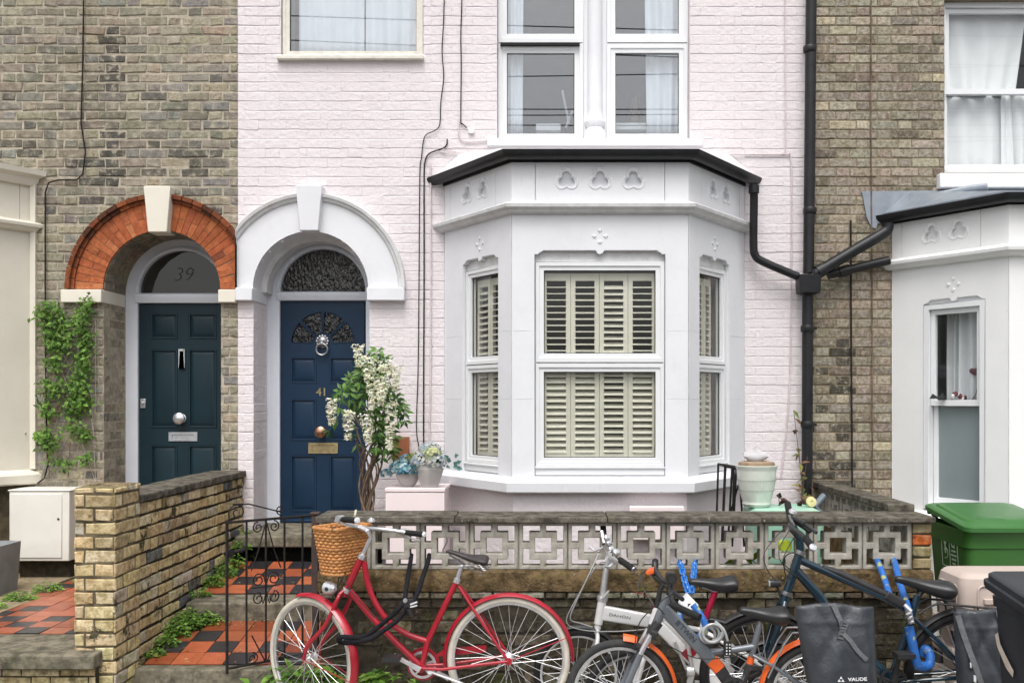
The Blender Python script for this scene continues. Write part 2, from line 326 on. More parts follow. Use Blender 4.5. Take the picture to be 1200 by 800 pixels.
GBIN = mat('green_bin_plastic', (.042, .145, .028), (.036, .125, .024), 4, .42, bump=.15, bscale=90, stain=[((.17, .26, .12), 9, .68, .88, VS)])
GLID = mat('green_lid_plastic', (.040, .145, .034), (.034, .125, .029), 5, .36, bump=.15, bscale=90, stain=[((.02, .03, .015), 20, .72, .84, V1)])
DBIN = mat('dark_grey_bin_plastic', (.034, .037, .044), (.026, .028, .033), 5, .5, spec=.3, bump=.2, bscale=90, stain=[((.12, .12, .125), 10, .66, .88, VS)])
BEIGE = mat('beige_pink_plastic', (.52, .43, .38), (.46, .38, .335), 4, .5, bump=.15, bscale=70, stain=[((.28, .22, .19), 9, .68, .9, V1)])
POTG = mat('pale_celadon_glaze', (.62, .645, .585), (.53, .555, .50), 12, .35, coat=.3, bump=.2, bscale=50)
POTC = mat('grey_white_pot', (.52, .49, .47), (.42, .40, .39), 9, .7, bump=.3, bscale=50)
METALBOX = mat('cream_meter_box', (.74, .72, .66), (.68, .66, .60), 4, .5, stain=[((.45, .38, .27), 7, .68, .9, VS)])
TERRA = mat('rusty_vent', (.33, .115, .05), (.25, .085, .04), 14, .8, bump=.4, bscale=60)
PINKBOX = mat('pink_plinth_paint', (.80, .70, .70), (.76, .66, .66), 4, .6, bump=.2, bscale=40, stain=[((.35, .31, .3), 18, .72, .88, V1)])
MINT = mat('mint_green_plastic', (.28, .56, .40), (.40, .62, .5), 9, .4)
LIME = mat('lime_plastic', (.36, .44, .02), (.3, .38, .02), 9, .4)
GREYPL = mat('grey_stone_planter', (.26, .265, .27), (.2, .205, .21), 9, .8, bump=.3, bscale=50)
INK = mat('dark_ink', (.03, .035, .045), None, 10, .6)
PALEINK = mat('white_print', (.75, .76, .78), None, 10, .6)
GREENPRINT = mat('pale_green_print', (.45, .58, .42), None, 10, .6)
REDDEC = mat('dark_red_ornament', (.16, .02, .025), (.1, .015, .02), 20, .5)
BROWNDEC = mat('brown_wood_ornament', (.09, .058, .035), (.06, .04, .025), 20, .6)
LOCKM = mat('white_lock_body', (.66, .67, .68), (.6, .61, .62), 9, .35)
CLAYSOIL = mat('dry_pot_filling', (.36, .26, .17), (.25, .18, .12), 20, .95, bump=.8, bscale=60)
BLACKLENS = mat('lamp_lens', (.55, .56, .58), None, 9, .1, coat=1)
SLATE = mat('slate_roof', (.11, .115, .13), (.08, .083, .09), 9, .7)

# ---------------------------------------------------------------- brick laying
def cuts(u0, u1, hs):
    iv = [(u0, u1)]
    for a, b in hs:
        nv = []
        for x0, x1 in iv:
            if b <= x0 or a >= x1: nv.append((x0, x1)); continue
            if a > x0: nv.append((x0, a))
            if b < x1: nv.append((b, x1))
        iv = nv
    return iv
def bricks(mb, F, u0, u1, v0, v1, pal, holes=(), course=.077, L=.225, gu=.009, gv=.010, jit=.0015, dep=.006, ins=.004, bond='flemish', mi=0, wob=.002, shift=0.0, insu=None, rowj=0):
    row = 0; v = v0
    while v < v1-.012:
        b0, b1 = v+gv/2, min(v+course, v1)-gv/2; vm = (b0+b1)/2
        hs_ = [q for q in (h(vm) for h in holes) if q]; rj = R.uniform(-rowj, rowj); iu = ins if insu is None else insu
        iv = cuts(u0, u1, hs_)
        h_ = (L-.0)/2
        seq = [L, h_] if bond == 'flemish' else [L]
        x = u0-L*1.5+shift+((L*.75 if bond == 'flemish' else L/2) if row % 2 else 0); k = 0
        if bond == 'english': seq = [L] if row % 2 else [h_]
        while x < u1:
            w_ = seq[k % len(seq)]; k += 1
            for a, b in iv:
                p0, p1 = max(a, x+gu/2), min(b, x+w_-gu/2)
                if p1-p0 < .018: continue
                j = rj+R.uniform(-jit, jit); rg = lambda: R.uniform(-wob, wob)
                ru = 1 if insu is None else .1
                o = [(p0+rg()*ru, b0+rg()), (p1+rg()*ru, b0+rg()), (p1+rg()*ru, b1+rg()), (p0+rg()*ru, b1+rg())]
                mx_, my_ = (p0+p1)/2, vm
                inn = [(q[0]+(iu if q[0] < mx_ else -iu), q[1]+(ins if q[1] < my_ else -ins)) for q in o]
                tl = [R.uniform(-jit, jit)*.5 for _ in range(4)]
                vs = [F(q[0], q[1], -dep) for q in o]+[F(q[0], q[1], j-ins*.6) for q in o]+[F(q[0], q[1], j+tl[i]) for i, q in enumerate(inn)]
                fs = [(8, 9, 10, 11)]
                for i in range(4): i2 = (i+1) % 4; fs += [(i, i2, 4+i2, 4+i), (4+i, 4+i2, 8+i2, 8+i)]
                mb.add(vs, fs, mi, pal(mx_, my_))
            x += w_
        v += course; row += 1
def vary(c, a): k = 1+R.uniform(-a, a); return tuple(max(0, x*k*(1+R.uniform(-.05, .05))) for x in c)
def pick(*cw):
    t = R.random()*sum(w_ for _, w_ in cw)
    for c, w_ in cw:
        t -= w_
        if t <= 0: return c
    return cw[0][0]
def pal_left(u, v):
    n_ = noise.noise(Vector((u*.9, v*1.1, 3)))
    if -3.66 < u < -3.42 and v > 3.55 and R.random() < .62: return vary((.105, .098, .085), .2)
    if v < 3.95 and v > 3.4 and R.random() < .25: return vary((.12, .11, .095), .2)
    c = pick(((.31, .28, .215), 5), ((.265, .245, .20), 4), ((.36, .32, .24), 3), ((.17, .16, .14), .8), ((.26, .255, .23), 1.0), ((.33, .27, .20), .3))
    return vary(tuple(x*(1+.3*n_) for x in c), .16)
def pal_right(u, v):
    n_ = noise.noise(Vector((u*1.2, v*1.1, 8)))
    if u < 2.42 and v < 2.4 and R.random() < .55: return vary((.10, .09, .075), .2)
    c = pick(((.335, .295, .235), 5), ((.295, .26, .21), 4), ((.395, .35, .28), 2.5), ((.22, .19, .145), 1.5), ((.50, .44, .33), .6))
    return vary(tuple(x*(1+.2*n_) for x in c), .14)
def pal_pink(u, v): return vary((1, 1, 1), .015)
def pal_garden(u, v): return vary(pick(((.60, .48, .275), 5), ((.53, .42, .25), 3), ((.64, .54, .35), 2), ((.42, .33, .21), 1.6), ((.17, .17, .175), .55), ((.52, .46, .37), 1.5)), .12)
def pal_dark(u, v): return vary(pick(((.095, .082, .058), 4), ((.066, .058, .044), 4), ((.14, .12, .088), 2), ((.21, .18, .125), .9)), .2)
def rect_hole(x0, x1, z0, z1): return lambda v: (x0, x1) if z0 < v < z1 else None
def arch_hole(cx, hw, zs, r, z0=-1):
    def h(v):
        if v < z0: return None
        if v <= zs: return (cx-hw, cx+hw)
        q = r*r-(v-zs)**2
        return (cx-math.sqrt(q), cx+math.sqrt(q)) if q > 0 else None
    return h
def arch_outline(cx, hw, zs, r, z0, n=28):
    return [(cx+hw, z0)]+[(cx+(hw if i in (0,) else r)*math.cos(PI*i/n) if i not in (n,) else cx-hw, zs+r*math.sin(PI*i/n)) for i in range(n+1)]+[(cx-hw, z0)]
def wedge(mb, F, cx, cz, r0, r1, a0, a1, c0, c1, mi, col, xmax=None, xmin=None):
    vs = []
    for c_ in (c0, c1):
        for r_, a in ((r0, a0), (r1, a0), (r1, a1), (r0, a1)):
            x = cx+r_*math.cos(a)
            if xmax is not None: x = min(x, xmax)
            if xmin is not None: x = max(x, xmin)
            vs.append(F(x, cz+r_*math.sin(a), c_))
    mb.add(vs, [(0, 1, 2, 3), (7, 6, 5, 4), (0, 4, 5, 1), (1, 5, 6, 2), (2, 6, 7, 3), (3, 7, 4, 0)], mi, col)
# ---------------------------------------------------------------- the setting: ground, paths, steps
def struct(o): o['kind'] = 'structure'; return o
mb = MB(); mb.box(-40, 40, -3.95, 12, -.6, 0.0); struct(mb.build('pavement', PAVE))
mb = MB(); mb.box(-40, 40, -60, -4.1, -.6, -.11); struct(mb.build('road', ASPH))
mb = MB(); mb.box(-40, 40, -4.1, -3.953, -.6, .004); struct(mb.build('kerb', CONC, bev=.015))
mb = MB(); mb.box(-1.30, 2.2, -1.78, .5, .003, .52); struct(mb.build('garden_ground', SOIL))
# forecourt of the left house: stone slab, checkered tiles, soil strip
mb = MB(); mb.box(-7.5, -3.6, -2.05, .5, .003, .458); mb.box(-3.599, -2.78, -2.05, .5, .003, .425); struct(mb.build('forecourt_ground', GRIT))
mb = MB(); mb.box(-7.5, -2.51, -2.56, -2.06, .36, .444); struct(mb.build('stone_slab', STONE, bev=.01))
mb = MB()
bricks(mb, Fr((0, -2.5, 0), (1, 0, 0), (0, 0, 1), (0, -1, 0)), -5.2, -2.53, .0, .36, pal_garden, mi=0, L=.215)
mb.box(-5.2, -2.53, -2.494, -2.06, .004, .357, 1); struct(mb.build('slab_footing', [BR_D, MO_D], smooth=0))
TR, TB = (.37, .10, .045), (.030, .028, .032)
def tiles(name, x0, x1, y0, z0, y1, z1, sz, skip=None, redbias=0, kx=0, bed=0):
    m_ = MB(); ny = round((y1-y0)/sz); nx = math.ceil((x1-x0)/sz); L_ = math.hypot(y1-y0, z1-z0)
    F = Fr((x0, y0, z0), (1, 0, 0), (0, y1-y0, z1-z0), (0, -(z1-z0), (y1-y0)))
    s_ = L_/ny
    for i in range(nx):
        for j in range(ny):
            a, b = i*sz, j*s_
            if skip and skip(x0+a+sz/2, y0+b): continue
            red = (i+j+kx) % 2 == 0 or R.random() < redbias
            c = vary(TR if red else TB, .22)
            if red and R.random() < .15: c = vary((.30, .075, .03), .2)
            h = R.uniform(-.0015, .0015); g = .0025
            a1 = min(a+sz, x1-x0)
            m_.add([F(a+g, b+g, h), F(a1-g, b+g, h+R.uniform(-.001, .001)), F(a1-g, b+s_-g, h), F(a+g, b+s_-g, h), F(a+g, b+g, -.01), F(a1-g, b+g, -.01), F(a1-g, b+s_-g, -.01), F(a+g, b+s_-g, -.01)],
                   [(0, 1, 2, 3), (0, 4, 5, 1), (1, 5, 6, 2), (2, 6, 7, 3), (3, 7, 4, 0)], 0, c)
    xb = bed
    m_.add([F(xb, 0, -.006), F(x1-x0, 0, -.006), F(x1-x0, L_, -.006), F(xb, L_, -.006), F(xb, 0, -.2), F(x1-x0, 0, -.2), F(x1-x0, L_, -.2), F(xb, L_, -.2)],
           [(0, 1, 2, 3), (4, 5, 6, 7), (0, 1, 5, 4), (1, 2, 6, 5), (2, 3, 7, 6), (3, 0, 4, 7)], 1, (1, 1, 1))
    return struct(m_.build(name, [TILE, MO_D], smooth=0))
tiles('tiled_path', -5.2, -2.80, -2.055, .446, -.25, .470, .152, skip=lambda x, y: x < -3.68+(.07 if y < -1.2 else 0)*math.sin(y*9), redbias=.36, bed=1.46)
# path and steps of the pink house
XL, XR = -2.425, -1.335
mb = MB(); mb.box(-2.66, XR, -2.19, -2.088, .004, .265); struct(mb.build('stone_step', STONE, bev=.012))
tiles('tiled_path', XL, XR, -2.085, .268, -1.40, .375, .158, kx=0, redbias=.08)
mb = MB(); mb.box(XL, XR, -1.40, -1.1, .2, .495); struct(mb.build('stone_step', STONE, bev=.012))
tiles('tiled_path', XL, XR, -1.097, .503, -.40, .612, .155, kx=1, redbias=.1)
mb = MB(); mb.box(XL, XR, -.40, .05, .3, .72); struct(mb.build('brick_riser', BR_D, bev=.008))
mb = MB(); mb.box(XL+.02, XR, -.43, .43, .722, .81); struct(mb.build('stone_step', STONE, bev=.012))

# ---------------------------------------------------------------- shared house pieces
def window(parent, F, u0, u1, v0, v1, rails=(), fw=.05, m=UPVC, gm=GL, dep=.06, c=0, name='window', bead=.012, sfw=.035):
    """frame with one pane per light; rails = heights of the bars between lights"""
    zs = [v0]+list(rails)+[v1]; o = MB(); holes = []
    for i in range(len(zs)-1):
        lo = zs[i]+(fw if i == 0 else fw*1.1); hi = zs[i+1]-(fw if i == len(zs)-2 else fw*1.1)
        holes.append((lo, hi))
    o.prism(rect(u0, u1, v0, v1), [rect(u0+fw*.55, u1-fw*.55, lo-fw*.4, hi+fw*.4) for lo, hi in holes], F, dep, c)
    for lo, hi in holes:
        o.prism(rect(u0+fw*.55-.004, u1-fw*.55+.004, lo-fw*.4-.004, hi+fw*.4+.004), [rect(u0+fw+sfw*.3, u1-fw-sfw*.3, lo+sfw*.3, hi-sfw*.3)], F, dep-.012, c-.010)
    w_ = o.build(name, m, parent, bev=.004)
    for z_ in rails: k = MB(); k.fbox(F, u0+.006, u1-.006, z_-.003, z_+.003, c-.002, c+.0015); k.build('sash_gap', RUBBER, w_, smooth=0)
    for lo, hi in holes:
        g = MB(); g.fbox(F, u0+fw*.8, u1-fw*.8, lo-.005, hi+.005, c-.036, c-.032); g.build('pane', gm, w_, smooth=0)
        k = MB(); a0, a1, b0, b1 = u0+fw+sfw*.3, u1-fw-sfw*.3, lo+sfw*.3, hi-sfw*.3
        k.prism(rect(a0-.002, a1+.002, b0-.002, b1+.002), [rect(a0+.005, a1-.005, b0+.005, b1-.005)], F, .006, c-.026); k.build('rubber_seal', RUBBER, w_, smooth=0)
    return w_
def room(parent, x0, x1, z0, z1, y0, dep=2.2, m=ROOM):
    o = MB(); vs = [(x, y, z) for y in (y0, y0+dep) for z in (z0, z1) for x in (x0, x1)]
    o.add(vs, [(4, 5, 7, 6), (0, 1, 5, 4), (2, 6, 7, 3), (0, 4, 6, 2), (1, 3, 7, 5)]); return o.build('room', m, parent, smooth=0)
def curtain(parent, F, u0, u1, v0, v1, c, waves=6, amp=.02, flare=0, m=CURT, ph=0):
    o = MB(); n = 60; k = 10; vs = []
    for j in range(k+1):
        t = j/k
        for i in range(n+1):
            s_ = i/n; wv = math.sin(s_*waves*2*PI+ph+.6*math.sin(3*t+s_*5))*amp*(.6+.4*t)+.4*amp*math.sin(s_*waves*5.1+2*ph)
            vs.append(F(u0+(u1-u0)*s_+flare*(1-t)*(s_-.5)*2*.1, v1+(v0-v1)*t, c+wv))
    fs = [(j*(n+1)+i, j*(n+1)+i+1, (j+1)*(n+1)+i+1, (j+1)*(n+1)+i) for j in range(k) for i in range(n)]
    o.add(vs, fs); q = o.build('curtain', m, parent, smooth=80)
    s = q.modifiers.new('thick', 'SOLIDIFY'); s.thickness = .003
    return q
def shutter(parent, F, u0, u1, v0, v1, c, tilt, pitch=.047):
    o = MB(); st = .034
    o.prism(rect(u0, u1, v0, v1), [rect(u0+st, u1-st, v0+st*1.6, v1-st*1.6)], F, .026, c)
    z = v0+st*1.6+pitch*.5
    while z < v1-st*1.6-.004:
        q = tilt+R.uniform(-.06, .06); ca, sa = math.cos(q)*.029, math.sin(q)*.029; cc = c-.013
        for_ = [(cc+ca, z-sa), (cc-ca, z+sa)]
        (c1, z1), (c2, z2) = for_; th = .0035
        vs = [F(u, z_+s_*th, c_) for u in (u0+st-.002, u1-st+.002) for c_, z_ in for_ for s_ in (-1, 1)]
        o.add(vs, [(0, 1, 3, 2), (4, 6, 7, 5), (0, 2, 6, 4), (1, 5, 7, 3), (0, 4, 5, 1), (2, 3, 7, 6)])
        z += pitch
    return o.build('shutter', SHUT, parent, smooth=0)
def trefoil(cx, cz, s, n=48):
    out = []
    for i in range(n):
        q = 2*PI*i/n; r_ = 0
        for k in range(3):
            ph = q-(PI/2+k*2*PI/3); c_, a_ = .53*s, .57*s
            dd = a_*a_-(c_*math.sin(ph))**2
            if dd > 0: r_ = max(r_, c_*math.cos(ph)+math.sqrt(dd))
        out.append((cx+r_*math.cos(q), cz+r_*math.sin(q)))
    return out
def head(a0, a1, z0, zt, drop=.028):
    m_ = (a0+a1)/2; w_ = a1-a0; s = min(.05, w_*.12); e = min(.028, w_*.06)
    pts = [(a0, z0), (a1, z0), (a1, zt-drop), (a1-s*.55, zt-drop), (a1-s*.7, zt-drop*.55), (a1-s*.9, zt-drop*.5), (a1-s*1.25, zt)]
    pts += [(m_+e*1.5, zt)]+[(m_+e*math.cos(q)*1.15, zt-e*math.sin(q)) for q in (0, PI/4, PI/2, 3*PI/4, PI)]+[(m_-e*1.5, zt)]
    pts += [(a0+s*1.25, zt), (a0+s*.9, zt-drop*.5), (a0+s*.7, zt-drop*.55), (a0+s*.55, zt-drop), (a0, zt-drop)]
    return pts
def bay(house, xl, xr, dz, m, mt, dado, kind, gutter=True, zbot=0.0, dadom=None, sides=(1, 1, 1)):
    A, B, Cc, D = (xl, 0), (xl+.575, -.8), (xr-.57, -.8), (xr, 0); path = [A, B, Cc, D]
    segs = [(A, B), (B, Cc), (Cc, D)]; info = []
    o = MB(); fz_ = MB()
    for i, (p, q) in enumerate(segs):
        u = Vector((q[0]-p[0], q[1]-p[1], 0)); L = u.length; u.normalize()
        F = Fr((p[0], p[1], 0), u, (0, 0, 1), (u.y, -u.x, 0))
        if i == 1: a0, a1 = .169, L-.169
        elif i == 0: a0, a1 = .285, .80
        else: a0, a1 = L-.80, L-.285
        zt = 2.955+dz
        if sides[i]: o.prism(rect(0, L, 1.27+dz, 3.24+dz), [head(a0, a1, 1.30+dz, zt)], F, .11)
        else: o.prism(rect(0, L, 1.27+dz, 3.24+dz), [], F, .16)
        tf = [(-.245), 0, .245] if i == 1 else [-.11, .12]
        c_ = L/2 if i == 1 else (L*.47 if i == 0 else L*.53)
        jx = [L/2-.475, L/2+.475] if i == 1 else ([.09, L-.22] if i == 0 else [.22, L-.09])
        tr_c = [(c_+t_, 3.475+dz) for t_ in tf]
        e = [0]+jx+[L]
        for k in range(3):
            x0, x1 = e[k]+(.002 if k else 0), e[k+1]-(.002 if k < 2 else 0)
            fz_.prism(rect(x0, x1, 3.28+dz, 3.64+dz), [trefoil(x, z, .058) for x, z in tr_c if x0 < x < x1], F, .03)
        fz_.fbox(F, .01, L-.01, 3.28+dz, 3.63+dz, -.10, -.031)
        for x, z in tr_c: fz_.tube([F(x_, z_, .0) for x_, z_ in trefoil(x, z, .078, 60)], .008, 6, closed=True)
        for q_ in range(4):                                     # little flower cut above each window head
            if sides[i]:
                cxx, czz, w2 = (a0+a1)/2+.042*math.cos(q_*PI/2), zt+.105+.042*math.sin(q_*PI/2), .016
                fz_.loft([[F(cxx+w2*k1*math.cos(t_), czz+w2*k1*math.sin(t_), cc) for t_ in (0, PI/2, PI, 1.5*PI)] for k1, cc in ((1.2, -.002), (.75, .008))])
        info.append((F, L, a0, a1, zt))
    b = o.build('bay', m, house, smooth=20, bev=.005)
    fz_.build('frieze', m, b, smooth=25)
    k = MB(); k.mould(path, [(-.05, 3.222+dz), (.022, 3.222+dz), (.045, 3.232+dz), (.055, 3.25+dz), (.078, 3.262+dz), (.082, 3.285+dz), (.07, 3.294+dz), (.002, 3.318+dz), (-.05, 3.318+dz)]); k.build('cornice', mt, b)
    k = MB(); k.mould(path, [(-.05, 1.178+dz), (.05, 1.178+dz), (.066, 1.19+dz), (.07, 1.255+dz), (.055, 1.272+dz), (.0, 1.296+dz), (-.14, 1.302+dz), (-.14, 1.18+dz)]); k.build('sill', m, b)
    k = MB(); k.mould(path, [(-.02, zbot), (-.02, 1.182+dz), (-.2, 1.182+dz), (-.2, zbot)]); k.build('dado', dadom or m, b)
    if gutter:
        prof = [(.045+.055*math.cos(q)+.02, 3.668+dz+.062*math.sin(q)) for q in [PI+i*PI/8 for i in range(9)]]
        prof = prof+[(.112, 3.672+dz), (.1, 3.66+dz), (.065, 3.625+dz), (.03, 3.66+dz)]
        k = MB(); k.mould(path, prof); k.mould(path, [(.0, 3.60+dz), (.012, 3.60+dz), (.012, 3.685+dz), (.0, 3.685+dz)]); k.build('gutter', PIPE, b)
        r_ = MB(); zr = 3.69+dz; q = [Vector((A[0]-.08, 0, zr)), Vector((B[0]-.05, B[1]-.07, zr)), Vector((Cc[0]+.05, Cc[1]-.07, zr)), Vector((D[0]+.08, 0, zr)), Vector((D[0]-.12, -.002, zr+.17)), Vector((A[0]+.12, -.002, zr+.17))]
        r_.add(q+[v-Vector((0, 0, .04)) for v in q], [(0, 1, 5), (1, 2, 4, 5), (2, 3, 4), (6, 7, 1, 0), (7, 8, 2, 1), (8, 9, 3, 2), (6, 7, 8, 9, 10, 11)]); r_.build('bay_roof', LEAD if kind == 'sash' else WHITE_TRIM, b, smooth=0)
    else:
        k = MB(); k.mould(path, [(-.1, 3.60+dz), (.03, 3.60+dz), (.05, 3.63+dz), (.055, 3.655+dz), (.1, 3.68+dz), (.108, 3.72+dz), (-.1, 3.75+dz)]); k.build('eaves_cornice', mt, b)
    return b, info, path

# ---------------------------------------------------------------- left brick house with the dark teal door
HX = -2.513
h39 = thing('brick_house', 'weathered grey brick house with dark teal door under an orange brick arch', 'house', (-3.5, 0, 0))
cx9, hw9, zs9, r9 = -3.13, .4935, fz(339), .478
ZT = 6.3
hole9 = arch_hole(cx9, r9, zs9, r9, .3)
wl = MB(); wl.prism(rect(-6.4, HX, -.1, ZT), [arch_outline(cx9, r9, zs9, r9, .35)], FAC, .45, -.006, 1)
bricks(wl, FAC, -6.35, HX, -.02, 5.6, pal_left, [arch_hole(cx9, r9+.005, zs9, r9+.26, .35)], gu=.011, gv=.013, jit=.0035, wob=.0065, dep=.007, ins=.007)
FL = Fr((cx9-r9, .0, 0), (0, 1, 0), (0, 0, 1), (1, 0, 0))
bricks(wl, FL, .004, .40, .45, zs9-.1, pal_left, dep=-.0, jit=.002, gv=.012, bond='x')
FR_ = Fr((cx9+r9, .0, 0), (0, 1, 0), (0, 0, 1), (-1, 0, 0))
bricks(wl, FR_, .004, .40, .45, zs9-.1, pal_left, dep=-.0, jit=.002, gv=.012, bond='x')
for i in range(22):                                          # header bricks under the arch
    a0, a1 = PI*i/22+.008, PI*(i+1)/22-.008
    for y0, y1 in ((.0, .2), (.208, .40)): wedge(wl, FAC, cx9, zs9, r9-.006, r9+.02, a0, a1, -y1, -y0-.004, 0, pal_left(0, 3))
w39 = wl.build('wall', [BR_L, MO_L], h39, smooth=0)
# arch
am = MB(); n9 = 33
am.prism([(max(-9, min(HX-.002, cx9+q*math.cos(a))), zs9+q*math.sin(a)) for q, ang in (((r9+.226), [PI*i/40 for i in range(41)]), ((r9+.004), [PI*(40-i)/40 for i in range(41)])) for a in ang], [], FAC, .06, .008, 1)
for i in range(n9):
    a0, a1 = PI*i/n9, PI*(i+1)/n9; g = .0042
    if abs((a0+a1)/2-PI/2) < .12: continue
    sp = .112 if i % 2 else .0
    pal = lambda: vary(pick(((.45, .145, .06), 5), ((.38, .115, .05), 4), ((.52, .19, .085), 2), ((.27, .09, .05), .9)), .12)
    if sp: rr = [(r9, r9+sp-.003), (r9+sp+.003, r9+.226)]
    else: rr = [(r9, r9+.226)]
    for r0, r1 in rr: wedge(am, FAC, cx9, zs9, r0, r1, a0+g/r0*.5, a1-g/r0*.5, .014+R.uniform(-.001, .001), -.1, 0, pal(), xmax=HX-.002)
arch = am.build('arch', [BR_RED, MO_RED], w39, smooth=0)
hm = MB(); n_ = 26
for i in range(n_):
    a0, a1 = PI*i/n_+.004, PI*(i+1)/n_-.004
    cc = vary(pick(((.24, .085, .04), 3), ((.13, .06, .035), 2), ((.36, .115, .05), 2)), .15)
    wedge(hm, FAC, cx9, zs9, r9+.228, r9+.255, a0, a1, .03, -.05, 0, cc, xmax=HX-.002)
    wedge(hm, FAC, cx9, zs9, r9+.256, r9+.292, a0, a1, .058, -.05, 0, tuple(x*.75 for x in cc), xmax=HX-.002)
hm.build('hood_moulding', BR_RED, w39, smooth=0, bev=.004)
def keystone(parent, m, cx, zb, zt, wb, wt, n0, n1):
    k = MB(); F = FAC
    k.add([F(cx-wb/2, zb, n1-.012), F(cx+wb/2, zb, n1-.012), F(cx+wt/2, zt, n1), F(cx-wt/2, zt, n1), F(cx-wb/2, zb, n0), F(cx+wb/2, zb, n0), F(cx+wt/2, zt, n0), F(cx-wt/2, zt, n0)],
          [(0, 1, 2, 3), (7, 6, 5, 4), (0, 4, 5, 1), (1, 5, 6, 2), (2, 6, 7, 3), (3, 7, 4, 0)])
    return k.build('keystone', m, parent, bev=.006)
keystone(w39, CREAM, cx9-.005, fz(274), fz(221), .155, .215, -.1, .10)
k = MB(); k.box(cx9-r9-.325, cx9-r9+.005, -.055, .40, fz(355), fz(340)); k.build('impost', CREAM, w39, bev=.006)
k = MB(); k.box(cx9+r9-.005, HX-.003, -.055, .40, fz(355), fz(340)); k.build('impost', CREAM, w39, bev=.006)
def door_frame(house, cx, hwo, zsp, ro, y, hwd, z0, zdoor, ztr, rf, m):
    F = facing(y); o = MB()
    fan = [(cx+rf*math.cos(PI*i/32), ztr+rf*math.sin(PI*i/32)) for i in range(33)]
    o.prism(arch_outline(cx, ro+.02, zsp, ro+.02, z0), [rect(cx-hwd, cx+hwd, z0+.01, zdoor), fan], F, .1)
    f = o.build('door_frame', m, house, smooth=30, bev=.006)
    t = MB(); t.mould([(cx-hwd-.012, y), (cx+hwd+.012, y)], [(-.02, zdoor+.004), (.012, zdoor+.004), (.016, zdoor+.02), (.03, zdoor+.04), (.03, ztr-.012), (.012, ztr-.004), (-.02, ztr-.003)], wall_ends=False); t.build('transom', m, f)
    b = MB(); b.revolve([(rf+.004, -.01), (rf+.03, -.01), (rf+.03, .012), (rf+.012, .016), (rf+.004, .006)], (cx, y, ztr), (1, 0, 0), (0, 0, 1), (0, -1, 0), 0, PI, 40); b.build('arch_bead', m, f)
    return f
yf = .42; s9 = (8+yf+.03)/S
X9 = lambda px: (px-CX)*s9; Z9 = lambda py: CH-(py-CY)*s9
f39 = door_frame(h39, cx9, hw9, zs9, r9, yf, .376, .40, Z9(355.5), Z9(344), .368, FRAME_BLUE)
g = MB(); g.prism([(cx9+.374*math.cos(PI*i/32), Z9(344)-.006+.374*math.sin(PI*i/32)) for i in range(33)], [], facing(yf+.05), .004); fan9 = g.build('fanlight', GL_FAN, f39, smooth=0)
text('39', .17, Fr((X9(213), yf+.046, Z9(322)), (1, 0, 0), (0, 0, 1), (0, -1, 0)), mat('etched_number', (.075, .075, .07), None, 9, .6), 'house_number', fan9, .001, -.004, shear=.25)
def door(house, cx, hw, z0, z1, y, m, panels, X, Z, holes=()):
    o = MB(); F = facing(y)
    o.fbox(F, cx-hw, cx+hw, z0, z1, -.05, -.013)
    o.prism(rect(cx-hw, cx+hw, z0, z1), [rect(X(a), X(b), Z(d_), Z(c_)) for a, b, c_, d_ in panels]+list(holes), F, .0135)
    for a, b, c_, d_ in panels:
        x0, x1, q0, q1 = X(a), X(b), Z(d_), Z(c_)
        o.prism(rect(x0+.001, x1-.001, q0+.001, q1-.001), [rect(x0+.014, x1-.014, q0+.014, q1-.014)], F, .02, .004)
        o.loft([[F(x, z, cc) for x, z in rect(x0+i_, x1-i_, q0+i_, q1-i_)] for i_, cc in ((.020, -.0125), (.046, -.003), (.05, -.002))])
    return o.build('door', m, house, smooth=20, bev=.003)
d39 = door(h39, cx9, .374, .45, Z9(356), yf+.03, TEAL, [(177, 208, 367, 397), (221, 254, 367, 397), (177, 208, 409, 501), (221, 254, 409, 501), (177, 208, 521, 612), (221, 254, 521, 612)], X9, Z9)
def knob(parent, m, c, r=.042):
    k = MB(); k.lathe([(r*.8, 0), (r*.8, .006), (r*.4, .012), (r*.4, .035), (r*.75, .045), (r, .062), (r*.95, .078), (r*.6, .09), (.001, .094)], c, 24, up=(0, -1, 0)); return k.build('knob', m, parent)
def letterplate(parent, m, X, Z, y, a, b, c_, d_):
    k = MB(); F = facing(y); k.prism(rect(X(a), X(b), Z(d_), Z(c_)), [rect(X(a)+.03, X(b)-.03, Z(d_)+.022, Z(c_)-.022)], F, .008, .008)
    k.fbox(F, X(a)+.032, X(b)-.032, Z(d_)+.024, Z(c_)-.024, -.002, .004); return k.build('letter_plate', m, parent, bev=.003)
yd = yf+.03
knob(d39, CHROME, (X9(213), yd, Z9(490)), .05); letterplate(d39, CHROME, X9, Z9, yd, 198, 231.5, 506, 516.5)
k = MB(); F = facing(yd); k.loft([[F(X9(213.7)+x*wd, Z9(y_)+z, c_) for x, z in ((-1, 0), (1, 0), (1, .001), (-1, .001))] for y_, wd, c_ in ((432, .024, .02), (409, .014, .02))]); k.fbox(F, X9(210), X9(217.3), Z9(431), Z9(409), 0, .02); k.fbox(F, X9(211), X9(216.3), Z9(411.5), Z9(409), .02, .035); k.build('knocker', CHROME, d39, bev=.004)
k = MB(); k.fbox(F, X9(165), X9(171), Z9(478), Z9(467), 0, .012); k.lathe([(.012, 0), (.012, .02), (.004, .022)], F(X9(168), Z9(472), .01), 16, up=(0, -1, 0)); k.build('lock', CHROME, d39, bev=.003)
room(h39, cx9-.9, cx9+.55, .4, 3.4, yf+.12, 2.5)
